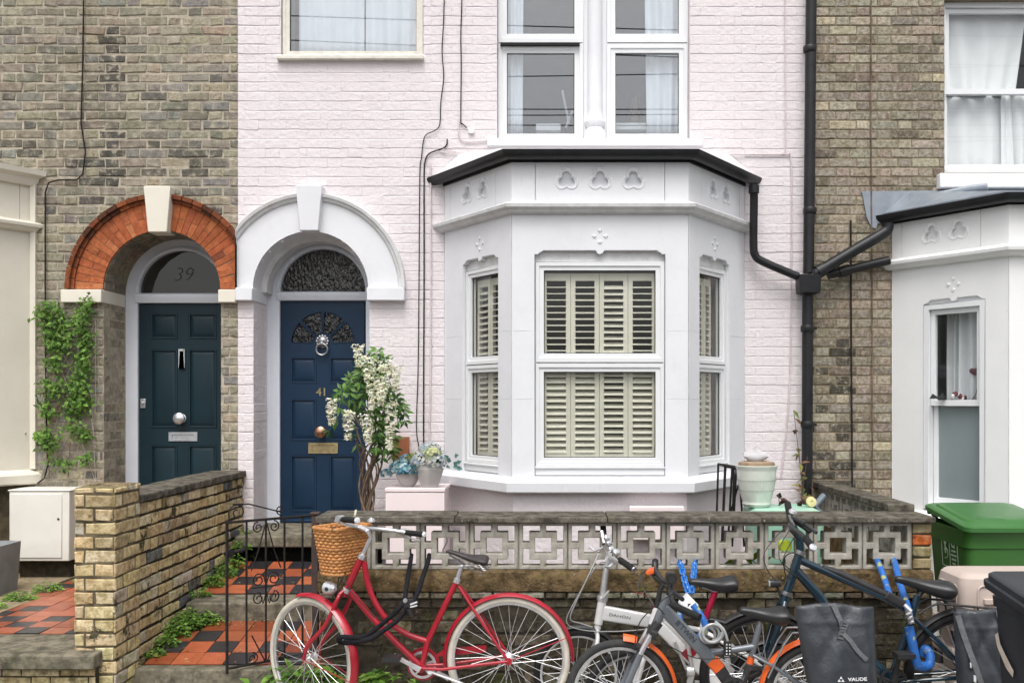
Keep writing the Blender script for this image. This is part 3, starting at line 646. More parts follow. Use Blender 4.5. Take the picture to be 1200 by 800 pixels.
# the cream bay at the left edge
bay9, _, _ = bay(h39, -6.64, -4.2, 0, CREAM, CREAM, 0, 'none', gutter=False, sides=(0, 0, 0), dadom=MO_G)
k = MB(); k.fbox(FAC, -4.2, -4.155, 1.30, 3.62, -.02, .02); k.build('bay_edge', CREAM, bay9)
k = MB(); k.tube([P(97, -60, 7.98), P(98, 0, 7.98), P(97, 70, 7.98), P(95, 145, 7.98), P(100, 178, 7.98), P(97, 204, 7.98), P(90, 211, 7.98), P(68, 211, 7.98), P(57, 214, 7.98), P(53, 226, 7.98), P(53, 330, 7.98), P(54, 480, 7.98), P(56, 545, 7.97), P(52, 560, 7.95), P(44, 566, 7.9)], .0065, 6); k.build('cable', WIREM, h39)

# ---------------------------------------------------------------- pink house
h41 = thing('pink_house', 'pink painted brick house with navy door and white bay window', 'house', (-.2, 0, 0))
XE = 2.135
c1, r1, zs1 = -1.913, .473, fz(339)
W1 = (fx(329), fx(496), fz(66), 6.0); W2 = (fx(582.5), fx(808.5), fz(164), 6.0)
BH = (-.62, 1.40, 1.15, 3.3)
wl = MB(); wl.prism(rect(HX, XE, -.1, ZT), [arch_outline(c1, r1, zs1, r1, .35), rect(*W1), rect(*W2), rect(*BH)], FAC, .45, -.004)
bricks(wl, FAC, HX, XE, -.02, 5.6, pal_pink, [arch_hole(c1, r1, zs1, r1, .35), rect_hole(*W1), rect_hole(*W2), rect_hole(-.83, 1.62, -.5, 3.9)], gu=.0, gv=.004, jit=.0008, rowj=.0016, wob=.0045, dep=.004, ins=.004, insu=.0008)
for Fq in (Fr((c1-r1, 0, 0), (0, 1, 0), (0, 0, 1), (1, 0, 0)), Fr((c1+r1, 0, 0), (0, 1, 0), (0, 0, 1), (-1, 0, 0))): bricks(wl, Fq, .003, .39, .45, zs1-.1, pal_pink, gu=.001, gv=.008, jit=.0014, rowj=.0018, dep=0, ins=.004, insu=.0012, bond='x')
w41 = wl.build('wall', BR_P, h41, smooth=0)
o = MB(); cl = lambda x: max(x, HX+.002)
ro1 = .735; ring = [(cl(c1+ro1*math.cos(PI*i/48)), zs1+ro1*math.sin(PI*i/48)) for i in range(49)]+[(c1+(r1-.004)*math.cos(PI*(48-i)/48), zs1+(r1-.004)*math.sin(PI*(48-i)/48)) for i in range(49)]
o.prism(ring, [], FAC, .44, .03)
a41 = o.build('arch', WHITE, w41, smooth=30, bev=.005)
o = MB(); nn = 48; vs = []; prof = [(ro1-.022, .0), (ro1-.022, .04), (ro1-.008, .052), (ro1+.006, .052), (ro1+.012, .072), (ro1+.034, .078), (ro1+.038, .058), (ro1+.038, .0)]
for i in range(nn+1):
    q = PI*i/nn
    for r_, c_ in prof: vs.append(FAC(cl(c1+r_*math.cos(q)), zs1+r_*math.sin(q), c_))
m_ = len(prof); o.add(vs, [(i*m_+j, i*m_+(j+1) % m_, (i+1)*m_+(j+1) % m_, (i+1)*m_+j) for i in range(nn) for j in range(m_)])
o.build('hood_moulding', WHITE_TRIM, a41, smooth=50)
keystone(a41, WHITE, c1+.003, fz(272.5), fz(220), .15, .21, -.05, .11)
k = MB(); k.box(c1+r1-.01, fx(475.5), -.075, .36, fz(353), fz(338)); k.build('impost', WHITE, a41, bev=.006)
k = MB(); k.box(HX+.002, c1-r1+.01, -.075, .36, fz(353), fz(338)); k.build('impost', WHITE, a41, bev=.006)
o = MB(); o.revolve([(r1+.003, -.20), (r1+.003, -.39), (r1-.045, -.39), (r1-.045, -.22)], (c1, 0, zs1), (1, 0, 0), (0, 0, 1), (0, -1, 0), 0, PI, 40); o.build('arch_lining', WHITE_TRIM, a41)
yf = .40; s1 = (8+yf+.03)/S; X1 = lambda px: (px-CX)*s1; Z1 = lambda py: CH-(py-CY)*s1
cd = X1(377.3)
f41 = door_frame(h41, c1, .473, zs1, r1, yf, .369, .60, Z1(352.5), Z1(342), .366, FRAME_BLUE)
g = MB(); g.prism([(c1+.372*math.cos(PI*i/32), Z1(342)-.006+.372*math.sin(PI*i/32)) for i in range(33)], [], facing(yf+.05), .004); g.build('fanlight', GL_WAVY, f41, smooth=0)
def sector(cx, cz, r0, r1_, a0, a1, n=10): return [(cx+r1_*math.cos(a0+(a1-a0)*i/n), cz+r1_*math.sin(a0+(a1-a0)*i/n)) for i in range(n+1)]+[(cx+r0*math.cos(a1-(a1-a0)*i/n), cz+r0*math.sin(a1-(a1-a0)*i/n)) for i in range(n+1)]
hx, hz = X1(378.3), Z1(402.5); secs = [sector(hx, hz, .088, .272, i*PI/4+.045, (i+1)*PI/4-.045) for i in range(4)]
yd = yf+.03
d41 = door(h41, cd, .366, .81, Z1(353), yd, NAVY, [(340.5, 371, 418, 449), (386, 417, 418, 449), (340.5, 371, 467, 516), (386, 417, 467, 516), (340.5, 371, 533, 599), (386, 417, 533, 599)], X1, Z1, holes=secs)
for sc_ in secs:
    g = MB(); g.prism(sc_, [], facing(yd), .003, -.010); g.build('sunburst_pane', GL_WAVY, d41, smooth=0)
    g = MB(); g.tube([facing(yd)(x, z, .001) for x, z in sc_], .0045, 6, closed=True); g.build('glazing_bead', NAVY, d41)
k = MB(); F = facing(yd)
k.lathe([(.05, 0), (.052, .008), (.04, .02), (.02, .03), (.001, .034)], F(X1(378), Z1(400), .0), 20, up=(0, -1, 0))
for q in range(12): k.lathe([(.014, 0), (.012, .016), (.001, .022)], F(X1(378)+.046*math.cos(q*PI/6), Z1(400)+.046*math.sin(q*PI/6), .0), 8, up=(0, -1, 0))
for sx in (-1, 1): k.lathe([(.007, 0), (.005, .006), (.001, .008)], F(X1(378)+sx*.015, Z1(399), .03), 8, up=(0, -1, 0))
k.lathe([(.02, 0), (.016, .016), (.001, .022)], F(X1(378), Z1(403), .025), 12, up=(0, -1, 0))
lion = k.build('lion_knocker', STEEL, d41)
k = MB(); k.revolve([(.048+.009*math.cos(q), .009*math.sin(q)) for q in [2*PI*i/8 for i in range(8)]], F(X1(378.3), Z1(409.5), .035), (1, 0, 0), (0, 0, 1), (0, -1, 0), n=28); k.build('ring', STEEL, lion)
text('41', .098, Fr((X1(377), yd-.001, Z1(459.5)), (1, 0, 0), (0, 0, 1), (0, -1, 0)), BRASS, 'house_number', d41, .004, .001)
knob(d41, COPPER, (X1(377.5), yd, Z1(506)), .05); letterplate(d41, BRASS, X1, Z1, yd, 361.5, 396, 518.5, 531)
k = MB(); k.box(cd-.34, cd+.34, yd-.04, yd-.002, .812, .84); k.build('weather_bar', NAVY, d41, bev=.006)
room(h41, c1-.5, c1+.7, .75, 3.4, yf+.12, 2.5)
# upstairs windows
win = window(h41, facing(.03), W1[0]+.006, W1[1]-.006, W1[2]+.0, W1[3]-.01, (), fw=.045, m=OLDWOOD, gm=GL_UP)
k = MB(); k.box(fx(325.5), fx(497), -.045, .06, fz(71.5), fz(66.5)); k.build('window_sill', OLDWOOD, win, bev=.006)
curtain(win, facing(.03), W1[0]+.12, W1[0]+.66, W1[2]+.02, W1[3]-.05, -.10, 5, .012); curtain(win, facing(.03), W1[0]+.67, W1[1]-.03, W1[2]+.02, W1[3]-.05, -.115, 4, .014, ph=1.3)
room(h41, W1[0]-.3, W1[1]+.3, W1[2]-.1, W1[3]+.3, .455, 1.6, ROOM_G)
yw = .09; Fw = facing(yw)
xa, xb, xc, xd = W2[0]+.004, fx(683.5, 8.09), fx(711, 8.09), W2[1]-.004
ztr2 = fz(50.5, 8.09)
wL = window(h41, Fw, xa, xb, W2[2]+.005, W2[3]-.01, (ztr2,), fw=.062, gm=GL_UP)
wR = window(h41, Fw, xc, xd, W2[2]+.005, W2[3]-.01, (ztr2,), fw=.062, gm=GL_UP)
k = MB(); k.box(xb-.001, xc+.001, .10, .30, W2[2], W2[3]); k.build('mullion', WHITE, h41)
k = MB(); xm = (xb+xc)/2; k.lathe([(.095, W2[2]-.005), (.095, W2[2]+.03), (.085, W2[2]+.09), (.068, W2[2]+.12), (.082, W2[2]+.14), (.085, W2[2]+.17), (.066, W2[2]+.2), (.062, W2[2]+.26), (.06, 6.0)], (xm, .10, 0), 24); k.build('column', WHITE, h41)
k = MB(); k.box(fx(571), fx(823), -.05, .3, fz(172.5), fz(163.8)); k.build('window_sill', WHITE, h41, bev=.006)
k = MB(); k.fbox(Fw, xa+.02, xb-.03, ztr2-.03, ztr2-.008, .0, .035); k.build('gap_shade_strip', RUBBER, wL)  # solid dark strip in place of the shaded gap under the open sash
curtain(wL, Fw, xa+.03, xa+.20, W2[2]+.05, 5.95, -.11, 3, .014, flare=.1)
curtain(wR, Fw, xc+.34, xd-.03, W2[2]+.05, 5.95, -.115, 3, .018, flare=.25, ph=2)
room(h41, W2[0]-.4, W2[1]+.4, W2[2]-.25, W2[3]+.3, .455, 2.2, ROOM_G)
k = MB(); k.box(W2[0]-.2, W2[1]+.2, .26, .46, W2[2]-.06, W2[2]+.012); k.build('inner_ledge', WHITE, h41)
# bay window
bay1, inf, pth = bay(h41, -.828, 1.614, 0, WHITE, WHITE_TRIM, 0, 'upvc', dadom=BR_P, zbot=.3)
for i, (F, L, a0, a1, zt) in enumerate(inf):
    wn = window(bay1, F, a0+.005, a1-.005, 1.372, 2.877, (2.135,), fw=.052 if i == 1 else .046, c=-.03)
    k = MB(); k.fbox(F, a0+.002, a1-.002, 2.879, zt, -.105, -.04); k.build('window_head', WHITE_TRIM, wn)
    k = MB(); k.mould([(0, 0), (1, 0)], [(0, 0)]*3) if False else k.fbox(F, a0+.002, a1-.002, 1.305, 1.37, -.105, -.02); k.fbox(F, a0+.002, a1-.002, 1.355, 1.371, -.019, -.006); k.build('sub_sill', UPVC, wn, bev=.006)
    n = 4 if i == 1 else 2; u0, u1 = a0+.065, a1-.065
    if i == 1: u0 -= .012; u1 += .012
    for q in range(n):
        x0, x1 = u0+(u1-u0)*q/n+.0015, u0+(u1-u0)*(q+1)/n-.0015
        tl = (.08, .14, .42, .18)[q] if i == 1 else (.35, .25)[q]
        if i == 2 and q == 1: x1 = x1-.06
        if x1-x0 > .08: shutter(wn, F, x0, x1, 2.15, 2.80, -.098, tl+R.uniform(0, .1)); shutter(wn, F, x0, x1, 1.41, 2.12, -.098, .62+R.uniform(-.1, .1))
curtain(bay1, inf[2][0], inf[2][3]-.26, inf[2][3]-.03, 1.38, 2.85, -.15, 3, .012, m=SHUT)
rm = MB(); q = [(-.66, -.02), (-.18, -.62), (.97, -.62), (1.44, -.02)]; rm.add([(x, y, z) for z in (3.0, 3.03) for x, y in q], [(0, 1, 2, 3), (7, 6, 5, 4), (0, 4, 5, 1), (1, 5, 6, 2), (2, 6, 7, 3), (3, 7, 4, 0)]); rm.build('bay_ceiling', ROOM, bay1, smooth=0)
room(h41, BH[0]-.5, BH[1]+.5, BH[2]-.1, BH[3]+.1, .455, 2.4)
for i, (F, L, a0, a1, zt) in enumerate(inf):                # hairline plaster joints across the piers of the bay
    for z in (2.37, 1.87):
        for u0, u1 in ((.012, a0-.012), (a1+.012, L-.012)):
            k = MB(); n_ = 16; k.tube([F(u0+(u1-u0)*j/n_, z+.008*noise.noise(Vector((j*.6, z*9, i*3+u0))), -.001+.0015*noise.noise(Vector((j, z, 4)))) for j in range(n_+1)], .0026, 5); k.build('plaster_joint', WHITE_TRIM, bay1)
# cables and terracotta vent on the wall
def cable(pts, r, m, d=7.985): k = MB(); k.tube(smoothpath([P(x, y, d) for x, y in pts], 4), r, 6); return k.build('cable', m, h41)
cable([(521, -40), (520, 20), (518, 60), (520, 90), (516.5, 120), (515.5, 145), (510, 153), (500, 157.5), (496, 166), (494, 185), (492, 205), (491, 330), (490, 430), (488, 500), (491, 523)], .0042, WIREM)
cable([(541.5, -40), (541, 10), (540, 40), (540.5, 80), (540, 140), (542, 145), (547, 150)], .0045, WIREM)
cable([(524, 163), (523.5, 170), (519, 174), (510, 177), (502, 181), (498, 190), (497, 210), (497, 330), (496.5, 430), (496.5, 525)], .0058, WIREM)
cable([(516, 178), (535, 178)], .006, PINKWIRE); cable([(538, 140), (538, 158), (545, 166), (571, 165)], .006, PINKWIRE)
cable([(504.5, 190), (505, 320), (504.5, 440), (503, 520)], .007, PINKWIRE)
cable([(853, 181), (905, 181), (922, 181), (927, 187), (928, 260), (927, 370), (926, 440), (922, 500), (915, 560)], .006, PINKWIRE); cable([(920, -40), (920.5, 80), (920.5, 170), (916, 179)], .005, PINKWIRE)
k = MB(); k.fbox(FAC, fx(549), fx(556), fz(157), fz(150.5), 0, .02); k.build('junction_box', UPVC, h41, bev=.003)
k = MB(); k.fbox(FAC, fx(459.5), fx(480), fz(537.5), fz(511.5), -.002, .045); k.build('vent', TERRA, h41, bev=.004)
# black downpipe between the two houses
dp = MB(); dp.tube([P(951, -40, 7.9), P(947.5, 320, 7.9)], .044, 16); dp.tube([P(946.5, 345, 7.9), P(945.5, 620, 7.9)], .044, 16)
for y in (58, 247, 385, 497): dp.lathe([(.05, -.025), (.053, -.02), (.053, .02), (.05, .025)], P(949 if y < 300 else 946, y, 7.9), 16); dp.fbox(FAC, fx(941 if y < 300 else 938), fx(955), fz(y)-.01, fz(y)+.01, .0, .06)
dn = dp.build('downpipe', PIPE, h41)
k = MB(); o_ = P(947, 333, 7.88); k.loft([[o_+Vector((x, y, z)) for x, y in rrect(w_, d_, .015, 2)] for z, w_, d_ in ((-.085, .10, .1), (-.07, .165, .15), (.055, .175, .16), (.07, .175, .16), (.072, .16, .14), (.02, .15, .13))]); k.build('hopper', PIPE, dn)
k = MB(); k.tube(smoothpath([P(883.5, 214, 7.82), P(883.5, 240, 7.85), P(883, 285, 7.88), P(885, 299, 7.89), P(895, 307, 7.89), P(935, 324, 7.89)], 5), .033, 12); k.lathe([(.042, -.03), (.042, .03)], P(883.5, 222, 7.83), 14); k.build('branch_pipe', PIPE, dn)
k = MB(); k.tube(smoothpath([P(1040, 262, 7.86), P(1040, 268, 7.86), P(1034, 274, 7.86), P(1000, 294, 7.86), P(962, 317, 7.86), P(955, 322, 7.87)], 5), .046, 12); k.lathe([(.054, -.03), (.054, .03)], P(962, 317, 7.86), 14, up=P(1000, 294, 7.86)-P(962, 317, 7.86)); k.build('branch_pipe', PIPE, dn)
k = MB(); k.tube([P(1042, 305, 7.93), P(1005, 313.5, 7.93), P(970, 322, 7.93)], .036, 12); k.tube([P(995, 316, 7.93), P(983, 319, 7.93)], .045, 12); k.build('branch_pipe', PIPE, dn)

# ---------------------------------------------------------------- right brick house
h43 = thing('brick_house', 'brown gault brick house with white bay and lead bay roof', 'house', (3.3, 0, 0))
U = (3.248, 4.22, fz(203), 5.13)
BR3 = (3.05, 5.3, .9, 2.95)
wl = MB(); wl.prism(rect(XE+.002, 6.6, -.1, ZT), [rect(*U), rect(*BR3)], FAC, .35, -.006, 1)
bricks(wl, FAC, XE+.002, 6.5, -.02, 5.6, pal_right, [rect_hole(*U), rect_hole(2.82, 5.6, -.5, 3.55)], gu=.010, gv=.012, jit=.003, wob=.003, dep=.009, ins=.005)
w43 = wl.build('wall', [BR_R, MO_R], h43, smooth=0)
k = MB(); k.box(U[0]-.065, U[1]+.065, -.07, .12, fz(222), fz(205)); k.build('window_sill', WHITE_R, h43, bev=.008)
Fu = facing(.07)
def sash(parent, F, u0, u1, v0, v1, zm, m, gu, gl, fw=.06):
    o = MB(); o.prism(rect(u0, u1, v0, v1), [rect(u0+fw*.6, u1-fw*.6, v0+fw*.6, v1-fw*.6)], F, .12); w_ = o.build('window', m, parent, bev=.004)
    for lo, hi, c_, g_ in ((zm-.02, v1-fw*.6-.002, -.03, gu), (v0+fw*.6+.002, zm+.025, -.065, gl)):
        o = MB(); rl = .038; o.prism(rect(u0+fw*.6+.002, u1-fw*.6-.002, lo, hi), [rect(u0+fw*.6+rl, u1-fw*.6-rl, lo+rl*1.15, hi-rl)], F, .035, c_); s_ = o.build('sash', m, w_, bev=.004)
        o = MB(); o.fbox(F, u0+fw*.6+rl-.006, u1-fw*.6-rl+.006, lo+rl, hi-rl+.004, c_-.02, c_-.016); o.build('pane', g_, s_, smooth=0)
    return w_
wU = sash(h43, Fu, U[0]+.003, U[1]-.003, U[2]+.02, U[3]-.005, fz(103), UPVC, GL, GL)
curtain(wU, Fu, U[0]+.03, U[0]+.66, fz(103), U[3]-.06, -.13, 4, .018, flare=1.0); curtain(wU, Fu, U[0]+.05, U[1]-.30, U[2]+.03, fz(103)+.03, -.15, 3, .016, ph=2, flare=-.4); curtain(wU, Fu, U[1]-.42, U[1]-.03, U[2]+.03, fz(103)+.03, -.15, 3, .018, ph=.4)
room(h43, U[0]-.3, U[1]+.3, U[2]-.2, U[3]+.2, .355, 1.8, ROOM_G)
bay3, inf3, _ = bay(h43, 2.82, 5.3, -.31, WHITE_R, WHITE_R, 0, 'sash')
for i in (0, 1):
    F, L, a0, a1, zt = inf3[i]
    ws = sash(bay3, F, a0+.004, a1-.004, 1.005, zt-.035, 1.835, UPVC, GL, GL_FROST, fw=.075 if i else .07)
    k = MB(); k.fbox(F, a0+.002, a1-.002, zt-.034, zt+.002, -.105, -.03); k.build('window_head', UPVC, ws)
    if i == 0:
        curtain(ws, F, a0+.19, a1-.06, 1.80, 2.60, -.22, 3, .03, ph=.8); curtain(ws, F, a0+.06, a0+.16, 1.80, 2.60, -.24, 2, .02)
k = MB(); q = [(3.0, -.02), (3.47, -.62), (4.65, -.62), (5.12, -.02)]; k.add([(x, y, z) for z in (2.69, 2.72) for x, y in q], [(0, 1, 2, 3), (7, 6, 5, 4), (0, 4, 5, 1), (1, 5, 6, 2), (2, 6, 7, 3), (3, 7, 4, 0)]); k.build('bay_ceiling', ROOM_G, bay3, smooth=0)
room(h43, 2.9, 5.45, .85, 3.0, .355, 2.0, ROOM_G)
k = MB(); pts = [(1010, 225), (1108, 224), (1150, 214), (1230, 214), (1230, 240), (1028, 262), (1026, 268), (1021, 266), (1015, 255)]
k.prism([(fx(x), fz(y)) for x, y in reversed(pts)], [], FAC, .012, .012); k.build('lead_flashing', LEAD, h43, smooth=0, bev=.003)
k = MB(); k.tube([P(1085, 232, 7.9), P(1140, 221, 7.75), P(1157, 219, 7.7)], .03, 10); k.build('lead_roll', LEAD, h43)
k = MB(); k.tube([P(997, 258, 7.985), P(997.5, 400, 7.985), P(999, 600, 7.985)], .0075, 6); k.build('cable', WIREM, h43)
k = MB(); k.tube([P(1021, -40, 7.985), P(1020.5, 150, 7.985), P(1022, 330, 7.985), P(1022.5, 600, 7.985)], .006, 6); k.build('cable', BARK, h43)
# ---------------------------------------------------------------- left garden wall with pier
gw = thing('brick_wall', 'yellow brick garden wall with dark coping running back from its front pier', 'wall', (-2.56, -1.2, 0))
o = MB(); xw0, xw1 = -2.70, -2.462
o.box(xw0+.006, xw1-.011, -2.11, -.002, -.05, 1.235, 2)
bricks(o, Fr((xw1, -2.11, 0), (0, 1, 0), (0, 0, 1), (1, 0, 0)), 0, 2.108, -.02, 1.235, pal_garden, course=.0785, L=.235, gu=.017, gv=.018, jit=.005, wob=.005, dep=.012, ins=.006)
bricks(o, Fr((xw0, 0, 0), (0, -1, 0), (0, 0, 1), (-1, 0, 0)), 0, 2.108, -.02, 1.235, pal_garden, course=.0785, L=.235, gu=.011, gv=.013, jit=.004, wob=.005, dep=.008, ins=.006)
wallp = o.build('wall', [BR_G, MO_G, MO_D], gw, smooth=0)
o = MB(); n = 5
for i in range(n): y0, y1 = -2.10+2.095*i/n+.003, -2.10+2.095*(i+1)/n-.003; o.box(xw0-.02, xw1+.02, y0, y1, 1.237, 1.288+R.uniform(-.003, .003))
o.build('coping', COPING, gw, bev=.008)
o = MB(); px0, px1, py0, py1 = -2.668, -2.436, -2.45, -2.105; zt = 1.365
o.box(px0+.006, px1-.006, py0+.006, py1-.001, -.05, zt-.02, 1)
k = dict(course=.0785, L=.225, gu=.011, gv=.014, jit=.004, wob=.004, dep=.008, ins=.006)
bricks(o, Fr((px0, py0, 0), (1, 0, 0), (0, 0, 1), (0, -1, 0)), 0, px1-px0, -.01, zt, pal_garden, shift=.055, **k)
bricks(o, Fr((px1, py0, 0), (0, 1, 0), (0, 0, 1), (1, 0, 0)), 0, py1-py0, -.01, zt, pal_garden, shift=.11, **k)
bricks(o, Fr((px0, py1, 0), (0, -1, 0), (0, 0, 1), (-1, 0, 0)), 0, py1-py0, -.01, zt, pal_garden, **k)
bricks(o, Fr((px0, py0, zt), (1, 0, 0), (0, 1, 0), (0, 0, 1)), 0, px1-px0, 0, py1-py0, lambda u, v: vary((.26, .21, .13), .2), course=.115, L=.225, gu=.012, gv=.014, jit=.004, wob=.004, dep=.02, ins=.008)
o.build('pier', [BR_G, MO_G], gw, smooth=0)

# ---------------------------------------------------------------- pierced screen walls
def block_loops(s=.29, h=.284):
    f, a0, a1, lt = .022, .435, .565, .150
    X_ = lambda t: t*s; Y_ = lambda t: t*h; l = []
    e = .075; q0, q1 = e, 1-e
    l.append([(X_(q0), Y_(q0)), (X_(a0), Y_(q0)), (X_(a0), Y_(q0+.11)), (X_(q0+.135), Y_(q0+.11)), (X_(q0+.135), Y_(a0)), (X_(q0), Y_(a0))])
    l.append([(s-x, y) for x, y in reversed(l[0])]); l.append([(x, h-y) for x, y in reversed(l[0])]); l.append([(s-x, h-y) for x, y in l[0]])
    l.append(rect(X_(.325), X_(.675), Y_(.33), Y_(.67)))
    return rect(0, s, 0, h), l
def screen_block(parent, F, a, b):
    o = MB(); ou, ho = block_loops(); G = Fr(F(a, b, 0), F.u, F.v, F.n); o.prism(ou, ho, G, .09); return o
swl = thing('screen_wall', 'mossy concrete screen wall of pierced blocks behind the parked bicycles', 'wall', (.5, -2.0, 0))
FS = Fr((0, -2.05, 0), (1, 0, 0), (0, 0, 1), (0, -1, 0)); pitch = .298; zb = .832
xs = fx(492.3+1, 5.95)
def block_mesh(F, s=.29, h=.284, t=.09):
    xs = [0, .075, .21, .33, .435, .565, .67, .79, .925, 1]; n = len(xs)-1; sol = set()
    for i in range(n):
        for j in range(n):
            x, y = (xs[i]+xs[i+1])/2-.5, (xs[j]+xs[j+1])/2-.5; m = max(abs(x), abs(y))
            if m > .425 or (.17 < m < .29) or (min(abs(x), abs(y)) < .065 and m > .17): sol.add((i, j))
    o = MB(); idx = {}
    def V(i, j, k):
        if (i, j, k) not in idx: idx[(i, j, k)] = len(o.v); o.v.append(tuple(F(xs[i]*s, xs[j]*h, -t*k)))
        return idx[(i, j, k)]
    def fc(*q): o.f.append([V(*p) for p in q]); o.m.append(0); o.c.append((1, 1, 1))
    for i, j in sol:
        fc((i, j, 0), (i+1, j, 0), (i+1, j+1, 0), (i, j+1, 0)); fc((i, j+1, 1), (i+1, j+1, 1), (i+1, j, 1), (i, j, 1))
        if (i-1, j) not in sol: fc((i, j, 1), (i, j, 0), (i, j+1, 0), (i, j+1, 1))
        if (i+1, j) not in sol: fc((i+1, j, 0), (i+1, j, 1), (i+1, j+1, 1), (i+1, j+1, 0))
        if (i, j-1) not in sol: fc((i, j, 1), (i+1, j, 1), (i+1, j, 0), (i, j, 0))
        if (i, j+1) not in sol: fc((i, j+1, 0), (i+1, j+1, 0), (i+1, j+1, 1), (i, j+1, 1))
    return o
def blocks(root, F, a0, n, b):
    o = block_mesh(Fr((0, 0, 0), F.u, F.v, F.n))
    q = o.build('screen_block', BLOCKM, None, smooth=0, bev=.004); q.parent = root; q.location = F(a0, b, 0)-ORG[root]
    for i in range(1, n):
        c = q.copy(); C.objects.link(c); c.parent = root; c.location = F(a0+pitch*i, b, R.uniform(-.003, .003))-ORG[root]
x0 = xs-2*pitch
blocks(swl, FS, x0, 12, zb)
xe = x0+12*pitch
o = MB()
for i in range(13): o.box(x0+i*pitch-.0085, x0+i*pitch-.0005 if i else x0-.001, -2.042, -1.968, zb, zb+.285)
o.build('mortar_joint', CONC, swl, smooth=0)
o = MB(); xl, xr = fx(371, 5.95), fx(1094, 5.95); cpl = [xl, -.55, .37, 1.3, xr]
for i in range(4): o.box(cpl[i]+.002, cpl[i+1]-.002, -2.095+R.uniform(-.003, .003), -1.765, 1.117, 1.155+R.uniform(-.002, .002))
o.build('coping', COPING, swl, bev=.007)
o = MB(); n_ = 60; vs = []
for i in range(n_+1):
    x = xl+.015+(xr-xl-.03)*i/n_; w_ = lambda k: .010*noise.noise(Vector((x*4, k*3.1, 1)))
    vs += [(x, -2.05, .700), (x, -2.085+w_(1), .705+w_(2)*.6), (x, -2.092+w_(3), .765), (x, -2.088+w_(4), .815+w_(5)*.6), (x, -2.05, .831), (x, -1.93, .831), (x, -1.93, .70)]
o.add(vs, [(i*7+j, i*7+(j+1) % 7, (i+1)*7+(j+1) % 7, (i+1)*7+j) for i in range(n_) for j in range(7)]+[tuple(range(7))]); o.build('concrete_band', MOSSBAND, swl, smooth=60)
o = MB(); x = xl+.02
while x < xr-.05:
    L_ = R.uniform(.08, .24); c_ = vary(pick(((.30, .28, .23), 3), ((.2, .18, .14), 2), ((.12, .10, .07), 2)), .2)
    o.loft([[Vector((x+L_/2+sx*(L_/2-.004-i_), -2.045-c2, .679+sz*(.019-i_)+R.uniform(-.003, .003))) for sx, sz in ((-1, -1), (1, -1), (1, 1), (-1, 1))] for i_, c2 in ((0, -.05), (0, .025), (.008, .037))], col=c_); x += L_
o.build('stone_course', BR_D, swl, smooth=0)
o = MB(); o.box(xl+.025, xr-.01, -2.045, -1.93, -.05, .70, 1)
bricks(o, Fr((0, -2.05, 0), (1, 0, 0), (0, 0, 1), (0, -1, 0)), xl+.02, xr-.005, -.02, .658, pal_dark, jit=.007, wob=.006, gv=.012, dep=.006, ins=.007)
o.build('base_wall', [BR_D, MO_D], swl, smooth=0)
o = MB(); o.box(xe+.006, xr-.02, -2.044, -1.945, .832, 1.116, 1)
cz = zb
for c_ in ((.30, .25, .14), (.34, .28, .16), (.46, .125, .035), (.30, .25, .15)):
    o.loft([[Vector((xe+.058+sx*(.055-i_), -2.048-c2, cz+.0355+sz*(.030-i_))) for sx, sz in ((-1, -1), (1, -1), (1, 1), (-1, 1))] for i_, c2 in ((0, -.08), (0, .004), (.006, .010))], col=vary(c_, .1)); cz += .071
o.build('end_pier', [BR_G, MO_G], swl, smooth=0)
sws = thing('screen_wall', 'side screen wall of pierced blocks running back to the brown brick house', 'wall', (2.25, -1.0, 0))
FS2 = Fr((2.215, 0, 0), (0, -1, 0), (0, 0, 1), (-1, 0, 0))
blocks(sws, FS2, .02, 6, zb+.03)
o = MB(); yb = [-.005, -.63, -1.25, -1.762]
for i in range(3): o.box(2.175, 2.345, yb[i+1]+.002, yb[i]-.002, 1.149, 1.196)
o.build('coping', COPING, sws, bev=.007)
o = MB(); o.box(2.216, 2.33, -1.90, -.003, -.05, zb+.028); o.build('base_wall', MOSSBAND, sws, bev=.006)

# ---------------------------------------------------------------- iron gate and its post
gp0, gp1 = P(266, 787, 5.75), P(368, 764, 6.12); gu = Vector((gp1.x-gp0.x, gp1.y-gp0.y, 0)); GL_ = gu.length; gu.normalize()
FG = Fr((gp0.x, gp0.y, .255), gu, (0, 0, 1), (gu.y, -gu.x, 0))
gate = thing('iron_gate', 'black wrought iron garden gate with scrolls standing ajar beside the red bicycle', 'gate', (gp0.x, gp0.y, 0))
H_ = .885
o = MB()
def bar(a0, b0, a1, b1, r=.007): o.tube([FG(a0, b0), FG(a1, b1)], r, 6)
ga = lambda px: (px-266)/(368-266)*GL_
bar(0, 0, 0, H_, .009); bar(GL_, 0, GL_, H_+.02, .009); bar(-.01, H_, GL_, H_, .008); bar(0, .03, GL_, .03, .008)
o.build('frame', IRON, gate)
for p in (287.8, 310, 332, 353.8): o = MB(); bar(ga(p), .03, ga(p), H_, .0065); o.build('bar', IRON, gate)
def spiral(cx, cz, r, a0, turns, m=18):
    n = int(m*abs(turns)); return [(cx+r*(1-.72*i/n)*math.cos(a0+2*PI*turns*i/n), cz+r*(1-.72*i/n)*math.sin(a0+2*PI*turns*i/n)) for i in range(n+1)]
o = MB()
def scr(pts, r=.0042): o.tube([FG(a, b, .004) for a, b in pts], r, 6)
m3 = ga(310); mz = .47
